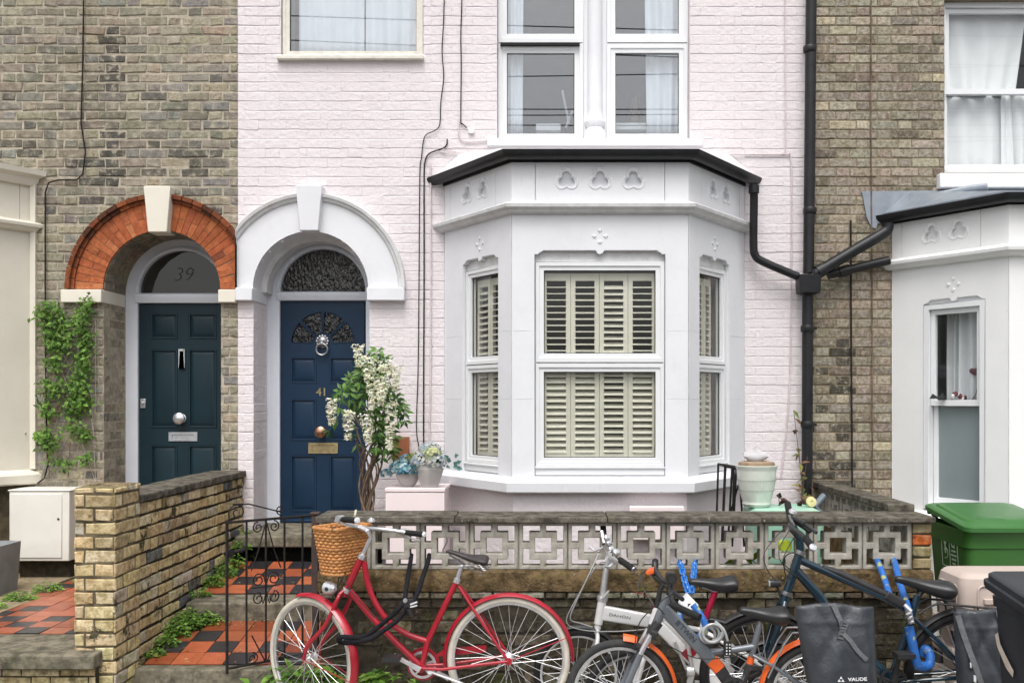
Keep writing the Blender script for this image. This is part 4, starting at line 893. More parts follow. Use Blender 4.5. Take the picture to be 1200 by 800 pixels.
for sx in (-1, 1):
    scr([(m3, H_-.01), (m3+sx*.055, H_-.2), (m3+sx*.095, H_-.30)]); scr(spiral(m3+sx*.052, H_-.045, .034, PI/2, sx*-1.4))
    for sz in (-1, 1): scr([(m3, mz+sz*.02), (m3+sx*.02, mz+sz*.09)]+spiral(m3+sx*.048, mz+sz*.055, .038, PI/2+sz*.2, sx*-1.3*1)); 
    scr([(m3+sx*.09, mz+.012), (m3, mz+.012)]); scr([(m3+sx*.09, .2), (m3+sx*.01, .04)]); scr(spiral(m3+sx*.085, .065, .034, PI/2, sx*1.4))
scr([(ga(268), H_+.01)]+spiral(ga(277), H_+.055, .052, PI, -1.3)); scr([(ga(272), H_+.105), (ga(290), H_+.10), (ga(326), H_+.04)]); scr([(ga(326), H_+.01)]+spiral(ga(327), H_+.05, .03, -PI/2, -1.2))
o.build('scrollwork', IRON, gate)
o = MB(); o.tube([FG(-.01, .70, -.015), FG(ga(288), .715, -.015)], .011, 8); o.fbox(FG, .0, .04, .68, .72, -.02, .0); o.build('latch', IRON, gate)
o = MB(); pc = P(369.5, 600, 6.02); o.box(pc.x-.02, pc.x+.02, pc.y-.02, pc.y+.02, -.05, 1.155); o.box(pc.x-.028, pc.x+.028, pc.y-.028, pc.y+.028, 1.156, 1.172); q = o.build('gate_post', mat('painted_post', (.035, .022, .02), (.06, .035, .03), 20, .7, bump=.5), None, bev=.004); tag(q, 'dark square post holding the iron gate at the end of the screen wall', 'post')

# ---------------------------------------------------------------- cupboard, planter, plinth, pots
mbx = thing('meter_box', 'cream metal meter cupboard under the climbing plant', 'meter box', (-3.97, -.16, .46))
o = MB(); o.box(-4.205, -3.735, -.315, -.004, .60, 1.145); o.box(-4.215, -3.725, -.322, -.003, 1.146, 1.158); o.build('case', METALBOX, mbx, bev=.006)
o = MB(); o.box(-4.19, -3.79, -.324, -.3155, .625, 1.125); dr = o.build('door', METALBOX, mbx, bev=.004)
o = MB(); o.box(-4.17, -3.77, -.22, -.02, .455, .598); o.build('foot', MO_D, mbx)  # added dark block standing for the shaded open gap under the case
o = MB(); o.lathe([(.009, 0), (.009, .004)], (-3.815, -.324, .93), 12, up=(0, -1, 0)); o.build('keyhole', INK, dr)
pl = thing('planter', 'grey square planter cut by the left edge of the picture', 'planter', (-4.1, -.9, .425))
o = MB(); o.loft([[Vector((-4.12+x, -.92+y, z)) for x, y in rrect(w_, w_, .015, 2)] for z, w_ in ((.43, .40), (.80, .44), (.815, .44), (.815, .40), (.78, .39))]); o.build('pot', GREYPL, pl)
o = MB(); o.box(-4.30, -3.94, -1.10, -.74, .70, .77); o.build('soil', SOIL, pl)
pk = thing('plinth', 'pale pink painted plinth carrying the two flower pots', 'plinth', (-.98, -.38, .52))
o = MB(); o.box(-1.208, -.765, -.62, -.2, .522, 1.165); o.build('block', PINKBOX, pk, bev=.008)
o = MB(); o.box(-1.213, -.76, -.625, -.195, 1.167, 1.198); o.build('top_slab', PINKBOX, pk, bev=.006)
k = MB(); k.box(fx(738, 7.1), fx(802, 7.1), -.90, -.825, fz(600, 7.1)-.2, fz(593.5, 7.1)); q = k.build('ledge', PINKBOX, None, bev=.006); tag(q, 'low pink ledge block at the foot of the bay window', 'ledge')

def ball_dir(): 
    while True:
        v = Vector((R.uniform(-1, 1), R.uniform(-1, 1), R.uniform(-1, 1)))
        if .05 < v.length < 1: return v.normalized()
def hydrangea(o, c, r, cols, n=150, pr=.016):
    for _ in range(n):
        d = ball_dir()
        if d.z < -.5: continue
        p = c+Vector((d.x*r, d.y*r, d.z*r*.8))*R.uniform(.88, 1.05); col = vary(R.choice(cols), .12); t = d.orthogonal().normalized(); b = d.cross(t); a0 = R.uniform(0, PI)
        for k in range(4):
            q = a0+k*PI/2; e = t*math.cos(q)+b*math.sin(q); o.leaf(p, e+d*.35, d, pr*R.uniform(.85, 1.2), pr*.95, col, .1)
def sprig(o, p, d, n, L, W, cols, spread=.9):
    """a small branch of paired leaves"""
    d = Vector(d).normalized()
    for i in range(n):
        t = i/n; q = p+d*t*L*3.2
        for sx in (-1, 1):
            sd_ = d.cross(Vector((R.uniform(-.4, .4), R.uniform(-1, -.3), R.uniform(-.2, .6)))).normalized()*sx
            o.leaf(q, d*.6+sd_*spread, Vector((R.uniform(-.3, .3), -.6, .8)), L*R.uniform(.7, 1.1), W, vary(R.choice(cols), .2), .35)
    o.leaf(p+d*L*3.2, d, (0, -.5, .8), L, W, vary(R.choice(cols), .2), .2)
GREEN = [(.06, .14, .03), (.09, .19, .04), (.045, .10, .025), (.13, .23, .06)]
BLUES = [(.16, .38, .48), (.28, .50, .56), (.48, .64, .66), (.09, .27, .38), (.60, .70, .70)]
PALEF = [(.56, .61, .64), (.72, .72, .70), (.40, .47, .55), (.66, .69, .62)]
c0 = P(478, 571, 7.52)
hp = thing('flower_pot', 'grey bowl of blue hydrangeas at the left end of the pink plinth', 'flower pot', (c0.x, c0.y, 1.198))
o = MB(); bz = 1.199; o.lathe([(.045, bz), (.07, bz+.03), (.088, bz+.075), (.092, bz+.10), (.08, bz+.10), (.07, bz+.07)], (c0.x, c0.y, 0), 28); o.build('pot', POTC, hp)
o = MB()
for dx, dy, dz, r in ((-.055, -.02, .165, .078), (.06, -.05, .16, .080), (0, .03, .21, .07), (-.01, -.09, .15, .07)): hydrangea(o, Vector((c0.x+dx, c0.y+dy, bz+dz-.02)), r, BLUES, 170)
hydrangea(o, Vector((c0.x-.16, c0.y-.02, bz+.10)), .042, BLUES, 60); o.build('flowers', PETAL, hp, smooth=0)
o = MB(); o.tube([(c0.x-.02, c0.y, bz+.09), (c0.x-.09, c0.y-.02, bz+.11), (c0.x-.15, c0.y-.02, bz+.09)], .004, 6, col=(.06, .12, .04))
for _ in range(16): d = ball_dir(); d.z = abs(d.z)*.5; o.leaf(Vector((c0.x, c0.y, bz+.10)), d, (0, 0, 1), .09, .045, vary(R.choice(GREEN), .2), .3)
o.build('leaves', LEAF, hp, smooth=0)
c0 = P(503.5, 572, 7.46)
hp = thing('flower_pot', 'pale tapered pot of cream hydrangeas at the right end of the pink plinth', 'flower pot', (c0.x, c0.y, 1.198))
o = MB(); o.lathe([(.062, bz), (.068, bz+.015), (.104, bz+.125), (.105, bz+.138), (.088, bz+.162), (.078, bz+.165), (.07, bz+.13)], (c0.x, c0.y, 0), 28); o.build('pot', POTC, hp)
o = MB()
for dx, dy, dz, r in ((-.06, -.06, .20, .075), (.055, -.07, .195, .08), (0, .0, .27, .085)): hydrangea(o, Vector((c0.x+dx, c0.y+dy, bz+dz)), r, PALEF, 180)
hydrangea(o, Vector((c0.x+.03, c0.y-.10, bz+.26)), .055, [(.70, .72, .40), (.64, .70, .38)], 90); hydrangea(o, Vector((c0.x-.12, c0.y+.02, bz+.22)), .05, [(.26, .34, .07), (.32, .38, .12)], 80); o.build('flowers', PETAL, hp, smooth=0)
o = MB()
for _ in range(20): d = ball_dir(); d.z = abs(d.z)*.7; o.leaf(Vector((c0.x, c0.y, bz+.2)), d, (0, -.3, 1), .15, .05, vary(R.choice([(.14, .27, .20), (.19, .32, .25), (.09, .18, .07)]), .2), .3)
for _ in range(8): p = Vector((c0.x+.15+R.uniform(-.03, .06), c0.y-.02, bz+.19+R.uniform(-.06, .08))); o.leaf(p, (R.uniform(-.4, 1), -.2, R.uniform(-.3, .8)), (0, -1, .3), .05, .04, vary((.13, .27, .24), .15), .1)
o.build('leaves', LEAF, hp, smooth=0)

# wisteria on twisted stems
wc = P(432, 600, 7.5); wt = thing('wisteria_tree', 'artificial white wisteria on twisted stems beside the navy door', 'plant', (wc.x, wc.y, .52))
W = lambda px, py, dy=0: P(px, py, 7.5)+Vector((0, dy, 0))
o = MB()
for k in range(15):
    ph, rad, tw = 2*PI*k/15, R.uniform(.022, .06), R.uniform(.8, 1.6)*R.choice((-1, 1, 1)); pts = []
    top = R.uniform(1.45, 1.85); n = 26
    for i in range(n+1):
        t = i/n; z = .52+(top-.52)*t; q = ph+tw*2*PI*t
        rr = rad*(1+.25*math.sin(9*t+k))+(max(0, t-.7)*.22); lean = fx(432-2*math.sin(5*t), 7.5)
        pts.append((lean+rr*math.cos(q), wc.y+rr*math.sin(q)*.8, z))
    o.tube(pts, [.0105*(1-.45*i/n) for i in range(n+1)], 6, col=vary((1, 1, 1), .35))
for px, py in ((398, 478), (412, 440), (424, 420), (445, 415), (462, 438), (463, 470), (455, 495), (410, 475)):
    o.tube(smoothpath([W(434, 520), W((434+px)/2+R.uniform(-5, 5), (500+py)/2, R.uniform(-.1, .05)), W(px, py, R.uniform(-.12, .05))], 5), .0045, 5)
o.build('stems', BARK, wt)
o = MB(); WG = [(.06, .15, .03), (.09, .21, .04), (.035, .08, .022), (.15, .29, .06), (.20, .33, .11)]
def pinnate(p, d, n, L):
    d = Vector(d).normalized(); pts = [p+d*L*t-Vector((0, 0, .10*t*t)) for t in [i/n for i in range(n+1)]]; o.tube(pts, .002, 4, col=(.07, .14, .03))
    for i in range(1, n+1):
        t = (pts[i]-pts[i-1]).normalized(); sdv = t.cross(Vector((R.uniform(-.3, .3), -1, R.uniform(0, .6)))).normalized()
        for sx in (-1, 1): o.leaf(pts[i], t*.7+sdv*sx, (R.uniform(-.4, .4), -1, .5), R.uniform(.055, .085), R.uniform(.02, .03), vary(R.choice(WG), .25), .3)
    o.leaf(pts[-1], (pts[-1]-pts[-2]), (0, -1, .4), .07, .024, vary(R.choice(WG), .2), .2)
for px, py, n in ((447, 418, 7), (430, 425, 6), (453, 455, 7), (457, 472, 6), (415, 463, 5), (447, 432, 8), (436, 432, 6), (445, 480, 6), (450, 500, 9), (425, 440, 6), (440, 450, 6), (402, 495, 2), (410, 450, 3), (412, 460, 3), (450, 505, 6)):
    for _ in range(n):
        d = ball_dir(); d.y = -abs(d.y)*.7; d.z = d.z*.7+.15; pinnate(W(px+R.uniform(-7, 7), py+R.uniform(-8, 8), R.uniform(-.1, .08)), d, R.randint(3, 4), R.uniform(.06, .11))
o.build('leaves', LEAF, wt, smooth=0)
def raceme(o, p, L, r, n=130):
    sw = Vector((R.uniform(-.1, .1), R.uniform(-.1, .05), 0))
    for i in range(n):
        t = R.random(); rr = r*(1-.75*t**1.3)*R.uniform(.55, 1.05); q = R.uniform(0, 2*PI); c = p-Vector((0, 0, L*t))+sw*L*t+Vector((rr*math.cos(q), rr*math.sin(q), 0))
        col = vary(pick(((.86, .85, .70), 5), ((.80, .80, .56), 2), ((.90, .89, .82), 3)), .08)
        e = Vector((math.cos(q), math.sin(q), R.uniform(-.4, .5)))
        for a in (-.7, .7): o.leaf(c, Vector((math.cos(q+a), math.sin(q+a), R.uniform(-.6, .5))), e+Vector((0, 0, .8)), R.uniform(.016, .026), R.uniform(.014, .02), col, .5)
o = MB()
for px, py, L, r in ((438, 418, .40, .058), (424, 404, .17, .05), (459, 422, .34, .068), (468, 428, .2, .045), (464, 470, .36, .055), (396, 466, .20, .055), (413, 480, .22, .06), (434, 484, .23, .062), (450, 446, .16, .03)):
    raceme(o, W(px, py, -.20+R.uniform(-.08, .06)), L, r*.85, int(430*L))
o.build('flowers', PETAL, wt, smooth=0)

# celadon pot on a mint plastic box, iron rack, odds and ends at the corner by the downpipe
mc = thing('storage_box', 'mint green plastic box glimpsed behind the pierced blocks under the celadon pot', 'storage box', (1.66, -1.25, .52))
o = MB(); o.loft([[Vector((1.64+x, -1.2+y, z)) for x, y in rrect(w_, d_, .04, 4)] for z, w_, d_ in ((.525, .40, .48), (1.05, .44, .54))]); o.build('body', MINT, mc)
o = MB(); o.loft([[Vector((1.64+x, -1.2+y, z)) for x, y in rrect(w_, d_, .05, 4)] for z, w_, d_ in ((1.052, .45, .55), (1.09, .46, .56), (1.115, .40, .50))]); o.build('lid', MINT, mc, bev=.006)
gc = P(886.5, 592, 6.85); gp = thing('plant_pot', 'pale celadon pot with ribbed bands on the green box', 'plant pot', (gc.x, gc.y, 1.116))
z0 = 1.118; o = MB(); prof = [(.085, z0), (.10, z0+.02)]
for i in range(1, 22):
    t = i/22; z = z0+.02+.25*t; r_ = .093+.044*t+.010*math.sin(PI*t); 
    prof.append((r_, z))
prof += [(.144, z0+.272), (.146, z0+.285), (.137, z0+.288), (.128, z0+.26)]
o.lathe(prof, (gc.x, gc.y, 0), 40); pp = o.build('pot', POTG, gp)
o = MB()
for zz, r_ in ((z0+.115, .121), (z0+.185, .133)):
    for i in range(44): q = 2*PI*i/44; o.lathe([(.004, 0), (.003, .003)], (gc.x+r_*math.cos(q), gc.y+r_*math.sin(q), zz), 6, up=(math.cos(q), math.sin(q), 0), col=(1, 1, 1))
o.build('dotted_bands', mat('glaze_dots', (.22, .27, .22), None, 8, .4), gp, smooth=0)
o = MB(); o.lathe([(.126, z0+.25), (.126, z0+.285), (.122, z0+.308), (.09, z0+.315), (.001, z0+.315)], (gc.x, gc.y, 0), 24); o.build('filling', CLAYSOIL, gp)
o = MB()
rocks = []
for j in range(7):
    t = -PI/2+PI*j/6; rocks.append([Vector((gc.x-.01+.085*math.cos(t)*math.cos(q)*(1+.2*math.sin(3*q+j)), gc.y+.06*math.cos(t)*math.sin(q), z0+.345+.04*math.sin(t)+.01*math.cos(2*q))) for q in [2*PI*i/14 for i in range(14)]])
o.loft(rocks); o.build('stone', mat('pale_stone', (.5, .49, .5), (.38, .37, .38), 10, .8), gp, smooth=60)
ir = thing('iron_rack', 'small black iron rack standing between the bay and the celadon pot', 'rack', (1.37, -1.0, .52))
I = lambda x, y, dy=0: P(x, y, 7.0)+Vector((0, dy, 0))
o = MB()
for x0, y0, x1, y1, r in ((850, 546, 846, 640, .010), (858, 547, 853, 640, .008), (863, 548, 858, 640, .008), (867, 560, 872, 640, .008), (866, 566, 856, 600, .006)): o.tube([I(x0, y0), I(x1, y1)], r, 6)
o.tube([I(849, 546), I(868, 549)], .01, 6); o.tube([I(868, 549), I(868, 549, .25)], .008, 6); o.tube([I(868, 549, .25), I(866, 640, .25)], .008, 6); o.tube([I(849, 546, .25), I(846, 640, .25)], .008, 6); o.tube([I(849, 546), I(849, 546, .25)], .008, 6); o.tube([I(849, 546, .25), I(868, 549, .25)], .008, 6)
o.build('frame', IRON, ir)
def loose_stems(name, label, base, tips, cols, leafL, leafW, cat='plant', per=7):
    t = thing(name, label, cat, base); o = MB(); l = MB()
    for tip in tips:
        b = Vector(base)+Vector((R.uniform(-.03, .03), R.uniform(-.03, .03), 0)); m_ = (b+Vector(tip))/2+Vector((R.uniform(-.04, .04), R.uniform(-.03, .03), .02))
        pts = smoothpath([b, m_, Vector(tip)], 6); o.tube(pts, .003, 5)
        for i in range(per):
            p = pts[R.randint(len(pts)//2, len(pts)-1)]; d = ball_dir(); l.leaf(p, d+Vector((0, -.3, .1)), (0, -.6, .8), leafL*R.uniform(.6, 1.1), leafW*R.uniform(.7, 1.1), vary(R.choice(cols), .2), .35)
    o.build('stems', BARK, t); l.build('leaves', LEAF, t, smooth=0); return t
D8 = lambda x, y, d=7.7: P(x, y, d)
loose_stems('shrub', 'straggly yellow leaved shrub against the black downpipe', (fx(942, 7.75), -.25, .52), [D8(936, 525), D8(946, 535), D8(952, 560, 7.8), D8(930, 480, 7.9), D8(938, 577)], [(.28, .27, .06), (.16, .2, .05), (.2, .12, .06)], .085, .045, per=6)
loose_stems('shrub', 'withered dark leaved plant at the corner behind the screen wall', (fx(925, 6.9), -1.0, .52), [D8(912, 578, 6.9), D8(922, 585, 6.9), D8(935, 590, 6.9), D8(907, 600, 6.7), D8(945, 592, 7)], [(.05, .025, .02), (.08, .035, .025), (.03, .03, .02)], .07, .04, per=9)
loose_stems('shrub', 'bright green weeds behind the pierced blocks near the downpipe', (1.72, -1.7, .52), [D8(858, 655, 6.2), D8(872, 650, 6.2), D8(918, 640, 6.3), D8(930, 650, 6.3)], [(.22, .30, .03), (.28, .34, .05)], .10, .05, per=8)
t = thing('garden_tool', 'grey bar with a round cream end leaning in the wall corner', 'tool', (fx(962, 6.9), -1.15, .52))
o = MB(); o.tube([D8(940, 610, 6.9), D8(966, 580, 6.95)], .024, 10); o.tube([D8(945, 585, 6.85), D8(968, 604, 6.85)], .012, 8); o.build('bar', mat('grey_tool_bar', (.13, .16, .19), None, 8, .5), t)
o = MB(); q = D8(950, 588, 6.82); o.lathe([(.034, 0), (.038, .01), (.034, .022), (.01, .024), (.009, .018), (.001, .018)], q, 24, up=(.1, -1, .2)); o.build('knob', mat('cream_knob', (.62, .57, .28), None, 8, .5), t)

# climbing plant and trellis on the left house, weeds along the walls
cp = thing('climbing_plant', 'bright green climber on the brick beside the orange arch', 'climbing plant', (-4.0, -.03, .5))
o = MB(); l = MB(); CG = [(.10, .21, .03), (.15, .29, .045), (.07, .15, .025), (.20, .34, .07)]
V = lambda x, y, d=7.96: P(x, y, d)
strands = [[(58, 560), (56, 500), (60, 440), (57, 395), (62, 362)], [(80, 560), (84, 500), (92, 450), (96, 400), (98, 358)], [(58, 490), (75, 470), (95, 470)], [(60, 400), (78, 385), (96, 372)], [(60, 440), (80, 430), (98, 425)]]
for st in strands: o.tube(smoothpath([V(x, y) for x, y in st], 5), .0035, 5)
o.build('stems', BARK, cp)
clumps = [(98, 362, 8, 10, 40), (94, 380, 9, 10, 60), (100, 400, 8, 12, 70), (97, 425, 9, 14, 80), (94, 450, 9, 14, 80), (96, 470, 10, 12, 70), (85, 480, 12, 10, 50), (90, 505, 14, 8, 40), (100, 510, 7, 6, 25), (62, 362, 10, 8, 45), (58, 385, 8, 10, 50), (72, 380, 9, 10, 60), (62, 405, 9, 10, 50), (76, 400, 9, 9, 45), (64, 425, 9, 10, 45), (60, 455, 11, 10, 60), (80, 455, 10, 10, 40), (55, 480, 8, 10, 45), (50, 512, 9, 8, 50), (60, 520, 8, 10, 35), (74, 543, 12, 7, 34), (100, 538, 8, 7, 24), (48, 370, 8, 8, 25), (104, 350, 4, 6, 10)]
for cx_, cy_, sx, sy, n in clumps:
    for _ in range(int(n*1.9)):
        p = V(cx_+R.gauss(0, sx*.6), cy_+R.gauss(0, sy*.6), 7.96-abs(R.gauss(0, .045))); d = ball_dir(); d.y = -abs(d.y)*.6
        l.leaf(p, d+Vector((0, 0, -.2)), (R.uniform(-.5, .5), -1, .6), R.uniform(.024, .05), R.uniform(.016, .032), vary(R.choice(CG), .35), .3)
l.build('leaves', LEAF, cp, smooth=0)
tr = MB()
for i in range(7):
    a = P(52+i*9, 352, 7.975); b = P(52+i*9+62, 555, 7.975); 
    for s_ in (1, -1):
        x0_, x1_ = (52+i*11, 52+i*11+60) if s_ > 0 else (112-i*11+20, 52-i*11+20)
        x0_, x1_ = max(46, min(112, x0_)), max(46, min(112, x1_)); tr.tube([P(x0_, 375+(i % 3)*40, 7.977), P(x1_, 375+(i % 3)*40+110, 7.977)], .0022, 4)
q = tr.build('wire_trellis', mat('pale_wire', (.5, .46, .4), None, 9, .6), None); tag(q, 'thin pale wire trellis lattice fixed behind the green climber', 'trellis')
def weeds(name, label, spots, cols, L=(.03, .06), n=40, upright=.5, cat='weeds', kind=None):
    o = MB()
    for x, y, z, r, h, k in spots:
        for _ in range(int(n*k)):
            q = R.uniform(0, 2*PI); rr = r*math.sqrt(R.random()); p = Vector((x+rr*math.cos(q), y+rr*math.sin(q)*.8, z+h*R.random()*(1-.5*rr/max(r, .01))))
            d = Vector((math.cos(q), math.sin(q)-.4, R.uniform(-.1, 1)*upright)); o.leaf(p, d, (0, -.4, 1), R.uniform(*L), R.uniform(*L)*.6, vary(R.choice(cols), .3), .35)
            if R.random() < .25: o.tube([(x+rr*.4*math.cos(q), y+rr*.4*math.sin(q)*.8, z), p], .0016, 4, col=(.08, .14, .03))
    q = o.build(name, LEAF, None, smooth=0); tag(q, label, cat); 
    if kind: q['kind'] = kind
    return q
WD = [(.13, .27, .035), (.19, .35, .05), (.08, .17, .03), (.26, .40, .08)]
def on(px, py, z): d = (CH-z)*S/(py-CY); p = P(px, py, d); return p.x, p.y
def spot(px, py, z, r, h, k): x, y = on(px, py, z); return (x, y, z, r, h, k)
weeds('ground_weeds', 'leafy green weeds along the inner foot of the yellow brick wall', [(-2.41, -1.95, .28, .05, .06, 1.0), (-2.40, -1.80, .30, .07, .09, 1.6), (-2.39, -1.66, .32, .08, .13, 2.2), (-2.37, -1.54, .34, .10, .16, 3.0), (-2.34, -1.45, .36, .11, .14, 2.6), (-2.24, -1.43, .37, .07, .07, 1.0), (-2.40, -1.18, .49, .06, .08, 1.0), (-2.39, -.95, .52, .07, .10, 1.5), (-2.38, -.75, .55, .08, .12, 1.6), (-2.37, -.55, .58, .08, .14, 1.6), (-2.36, -.30, .62, .07, .30, 2.6), (-2.34, -.45, .70, .06, .10, .9)], WD, (.018, .038), 85)
weeds('ground_weeds', 'low green weeds edging the left forecourt tiles', [(-3.74, -1.9, .45, .10, .07, 2), (-3.76, -1.65, .45, .11, .08, 2.2), (-3.75, -1.4, .45, .10, .06, 1.8), (-3.70, -1.1, .45, .10, .07, 1.8), (-3.66, -.8, .45, .1, .08, 1.6), (-3.5, -.5, .45, .1, .1, 1.6)] if True else [spot(20, 700, .45, .10, .05, 1.2), spot(45, 688, .45, .11, .06, 1.6), spot(60, 678, .45, .10, .05, 1.3), spot(78, 672, .46, .12, .07, 1.4), spot(5, 705, .45, .1, .06, 1.2), spot(30, 694, .45, .08, .05, 1), spot(70, 676, .45, .12, .09, 2), spot(38, 692, .45, .14, .08, 2.4), spot(12, 703, .45, .14, .08, 2.2), spot(85, 668, .46, .1, .08, 1.5)], WD, (.018, .038), 110)
def grass_tuft(o, x, y, z, h, n, cols):
    for _ in range(n):
        q = R.uniform(0, 2*PI); l_ = h*R.uniform(.5, 1); d = Vector((math.cos(q)*.5, math.sin(q)*.5, 1)).normalized(); o.leaf((x+R.gauss(0, .03), y+R.gauss(0, .02), z), d, (-d.x, -d.y, .4), l_, .012, vary(R.choice(cols), .3), .5)
o = MB()
for px, d, z, h, n in ((5, 5.4, 0, .40, 40), (-6, 5.3, 0, .4, 30), (15, 5.4, 0, .30, 25), (66, 5.38, .0, .42, 30), (70, 5.4, 0, .36, 20), (48, 5.35, 0, .26, 22), (95, 5.38, 0, .26, 20), (112, 5.35, 0, .30, 26), (30, 5.35, 0, .24, 20)): p = P(px, 780, d); grass_tuft(o, p.x, p.y, z, h*1.3, int(n*1.6), [(.12, .22, .05), (.2, .28, .1), (.3, .32, .16)])
q = o.build('grass', LEAF, None, smooth=0); tag(q, 'long grass tufts growing before the stone slab of the left forecourt', 'grass'); q['kind'] = 'stuff'
o = MB()
for cx_, n, ht in ((318, 60, .37), (345, 90, .42), (372, 80, .44), (395, 50, .38), (430, 60, .40), (450, 50, .38), (470, 24, .30), (300, 30, .30), (285, 20, .26)):
    for _ in range(n):
        p = P(cx_+R.gauss(0, 12), 800, 5.84+R.uniform(-.08, .06)); z = ht*.62*R.uniform(.35, 1.0); d = ball_dir(); d.z = abs(d.z)*.5; d.y = -abs(d.y)
        o.leaf((p.x, p.y, z), d, (0, -.5, 1), R.uniform(.05, .1), R.uniform(.025, .045), vary(R.choice(WD), .3), .35)
        if R.random() < .4: o.tube([(p.x*1.0, p.y+.02, 0), (p.x, p.y, z)], .002, 4, col=(.08, .14, .03))
q = o.build('wall_foot_plants', LEAF, None, smooth=0); tag(q, 'leafy green plants on the ground behind the red bicycle wheels', 'plants'); q['kind'] = 'stuff'
o = MB()
for _ in range(240):
    px, py, z = R.choice(((R.uniform(170, 330), R.uniform(725, 735), .375), (R.uniform(215, 330), R.uniform(715, 728), .39), (R.uniform(165, 300), R.uniform(730, 778), .30), (R.uniform(240, 360), R.uniform(655, 695), .56)))
    x, y = on(px, py, z); o.leaf((x, y, z+.008), (R.uniform(-1, 1), R.uniform(-1, 1), .1), (0, 0, 1), R.uniform(.015, .035), R.uniform(.01, .02), vary(R.choice([(.30, .2, .06), (.42, .33, .14), (.2, .12, .04), (.5, .42, .25)]), .2), .2)
q = o.build('fallen_leaves', LEAF, None, smooth=0); tag(q, 'small fallen leaves scattered over the tiled path', 'leaves'); q['kind'] = 'stuff'

# ---------------------------------------------------------------- bins and box on the right
gb = thing('wheelie_bin', 'green wheelie bin with white emblem panel beside the screen wall end', 'bin', (2.985, -1.36, 0))
bx0, bx1, by0, by1 = 2.70, 3.28, -1.70, -1.04; bcx, bcy = (bx0+bx1)/2, (by0+by1)/2
o = MB(); o.loft([[Vector((bcx+x, bcy+y, z)) for x, y in rrect(w_, d_, r_, 5)] for z, w_, d_, r_ in ((.03, .44, .50, .03), (.05, .46, .52, .04), (.90, .56, .63, .05), (.905, .58, .65, .05), (.985, .585, .655, .05), (1.0, .60, .67, .05), (1.02, .60, .67, .05))], cap1=False); bd = o.build('body', GBIN, gb)
o = MB(); tilt = lambda y: (y-by0)*.11; vs = []
o.loft([[Vector((bcx+x, bcy-.02+y, z+tilt(bcy+y))) for x, y in rrect(w_, d_, r_, 5)] for z, w_, d_, r_ in ((1.015, .62, .70, .05), (1.018, .635, .72, .06), (1.045, .635, .72, .06), (1.058, .60, .68, .06), (1.06, .54, .60, .06), (1.072, .52, .57, .06), (1.080, .44, .46, .07), (1.082, .3, .3, .07))]); ld = o.build('lid', GLID, gb)
o = MB(); o.loft([[Vector((bcx-.10+x, by0+.10+y, z)) for x, y in rrect(w_, d_, .02, 4)] for z, w_, d_ in ((1.07, .20, .10), (1.086, .20, .10), (1.096, .16, .06))]); o.build('lid_handle', GLID, ld)
o = MB(); o.tube([(bx0+.03, by1+.06, 1.06), (bx1-.03, by1+.06, 1.06)], .016, 10); o.tube([(bx0+.06, by1-.02, 1.02), (bx0+.06, by1+.06, 1.06)], .016, 8); o.tube([(bx1-.06, by1-.02, 1.02), (bx1-.06, by1+.06, 1.06)], .016, 8); o.build('handle', GLID, gb)
for x in (bx0+.06, bx1-.06): o = MB(); o.revolve([(.02, -.022), (.098, -.024), (.1, -.015), (.1, .015), (.098, .024), (.02, .022)], (x, by1-.06, .1), (0, 1, 0), (0, 0, 1), (1, 0, 0), n=28); o.build('wheel', BLK, gb)
o = MB(); o.fbox(FAC, 0, 0, 0, 0, 0, 0) if False else None
xs_ = lambda z: bcx-(.46+(.56-.46)*(z-.05)/.85)/2-.003
FE = Fr((xs_(.80), -1.29, .735), (0, -1, 0), (.059*-1, 0, 1), (-1, 0, -.059)); FE.u = FE.u*1.38
o.prism(rect(-.005, .185, .0, .21), [rect(0, .089, .005, .205), rect(.094, .18, .005, .205)], FE, .002)
o.lathe([(.02, 0), (.02, .002)], FE(.045, .165), 16, up=(-1, 0, 0)); o.revolve([(.030, -.001), (.036, -.001), (.036, .001), (.030, .001)], FE(.045, .09), (0, 1, 0), (0, 0, 1), (1, 0, 0), PI*.2, PI*1.6, n=20); o.fbox(FE, .035, .05, .09, .15, -.001, .001)
for k in range(5): q = .03+k*.028; o.fbox(FE, .105+abs(k-2)*.008, .17-abs(k-2)*.008, q, q+.012, -.001, .001)
o.revolve([(.022, -.001), (.029, -.001), (.029, .001), (.022, .001)], FE(.137, .175), (0, 1, 0), (0, 0, 1), (1, 0, 0), n=20)
for k in range(4): o.fbox(FE, -.005, .185-(k % 2)*.03, -.022-k*.017, -.013-k*.017, -.001, .001)
o.build('emblem_panel', GREENPRINT, gb, smooth=0)
bb = thing('storage_bin', 'beige pink plastic bin in front of the green wheelie bin', 'bin', (2.68, -2.42, 0))
o = MB(); b0, b1, q0, q1 = 2.285, 3.05, -2.60, -2.235; mcx, mcy = (b0+b1)/2, (q0+q1)/2
o.loft([[Vector((mcx+x, mcy+y, z)) for x, y in rrect(w_, d_, .05, 6)] for z, w_, d_ in ((.02, .66, .28), (.04, .68, .30), (.66, .755, .355), (.662, .765, .365))]); o.build('body', BEIGE, bb)
o = MB(); o.loft([[Vector((mcx+x, mcy+y, z)) for x, y in rrect(w_, d_, r_, 6)] for z, w_, d_, r_ in ((.664, .77, .37, .05), (.67, .775, .375, .055), (.82, .765, .365, .06), (.87, .745, .345, .06), (.89, .70, .30, .05), (.895, .6, .2, .05))]); ldb = o.build('lid', BEIGE, bb)
FB = Fr((b0, q0, 0), (1, 0, 0), (0, 0, 1), (0, -1, 0))
o = MB(); pts = rrect(.62, .14, .03, 4); o.tube([FB(.40+x, .765+y, .004) for x, y in pts], .007, 6, closed=True); o.fbox(FB, .12, .3, .735, .765, -.01, .022); o.build('panel_rib', BEIGE, ldb, bev=.004)
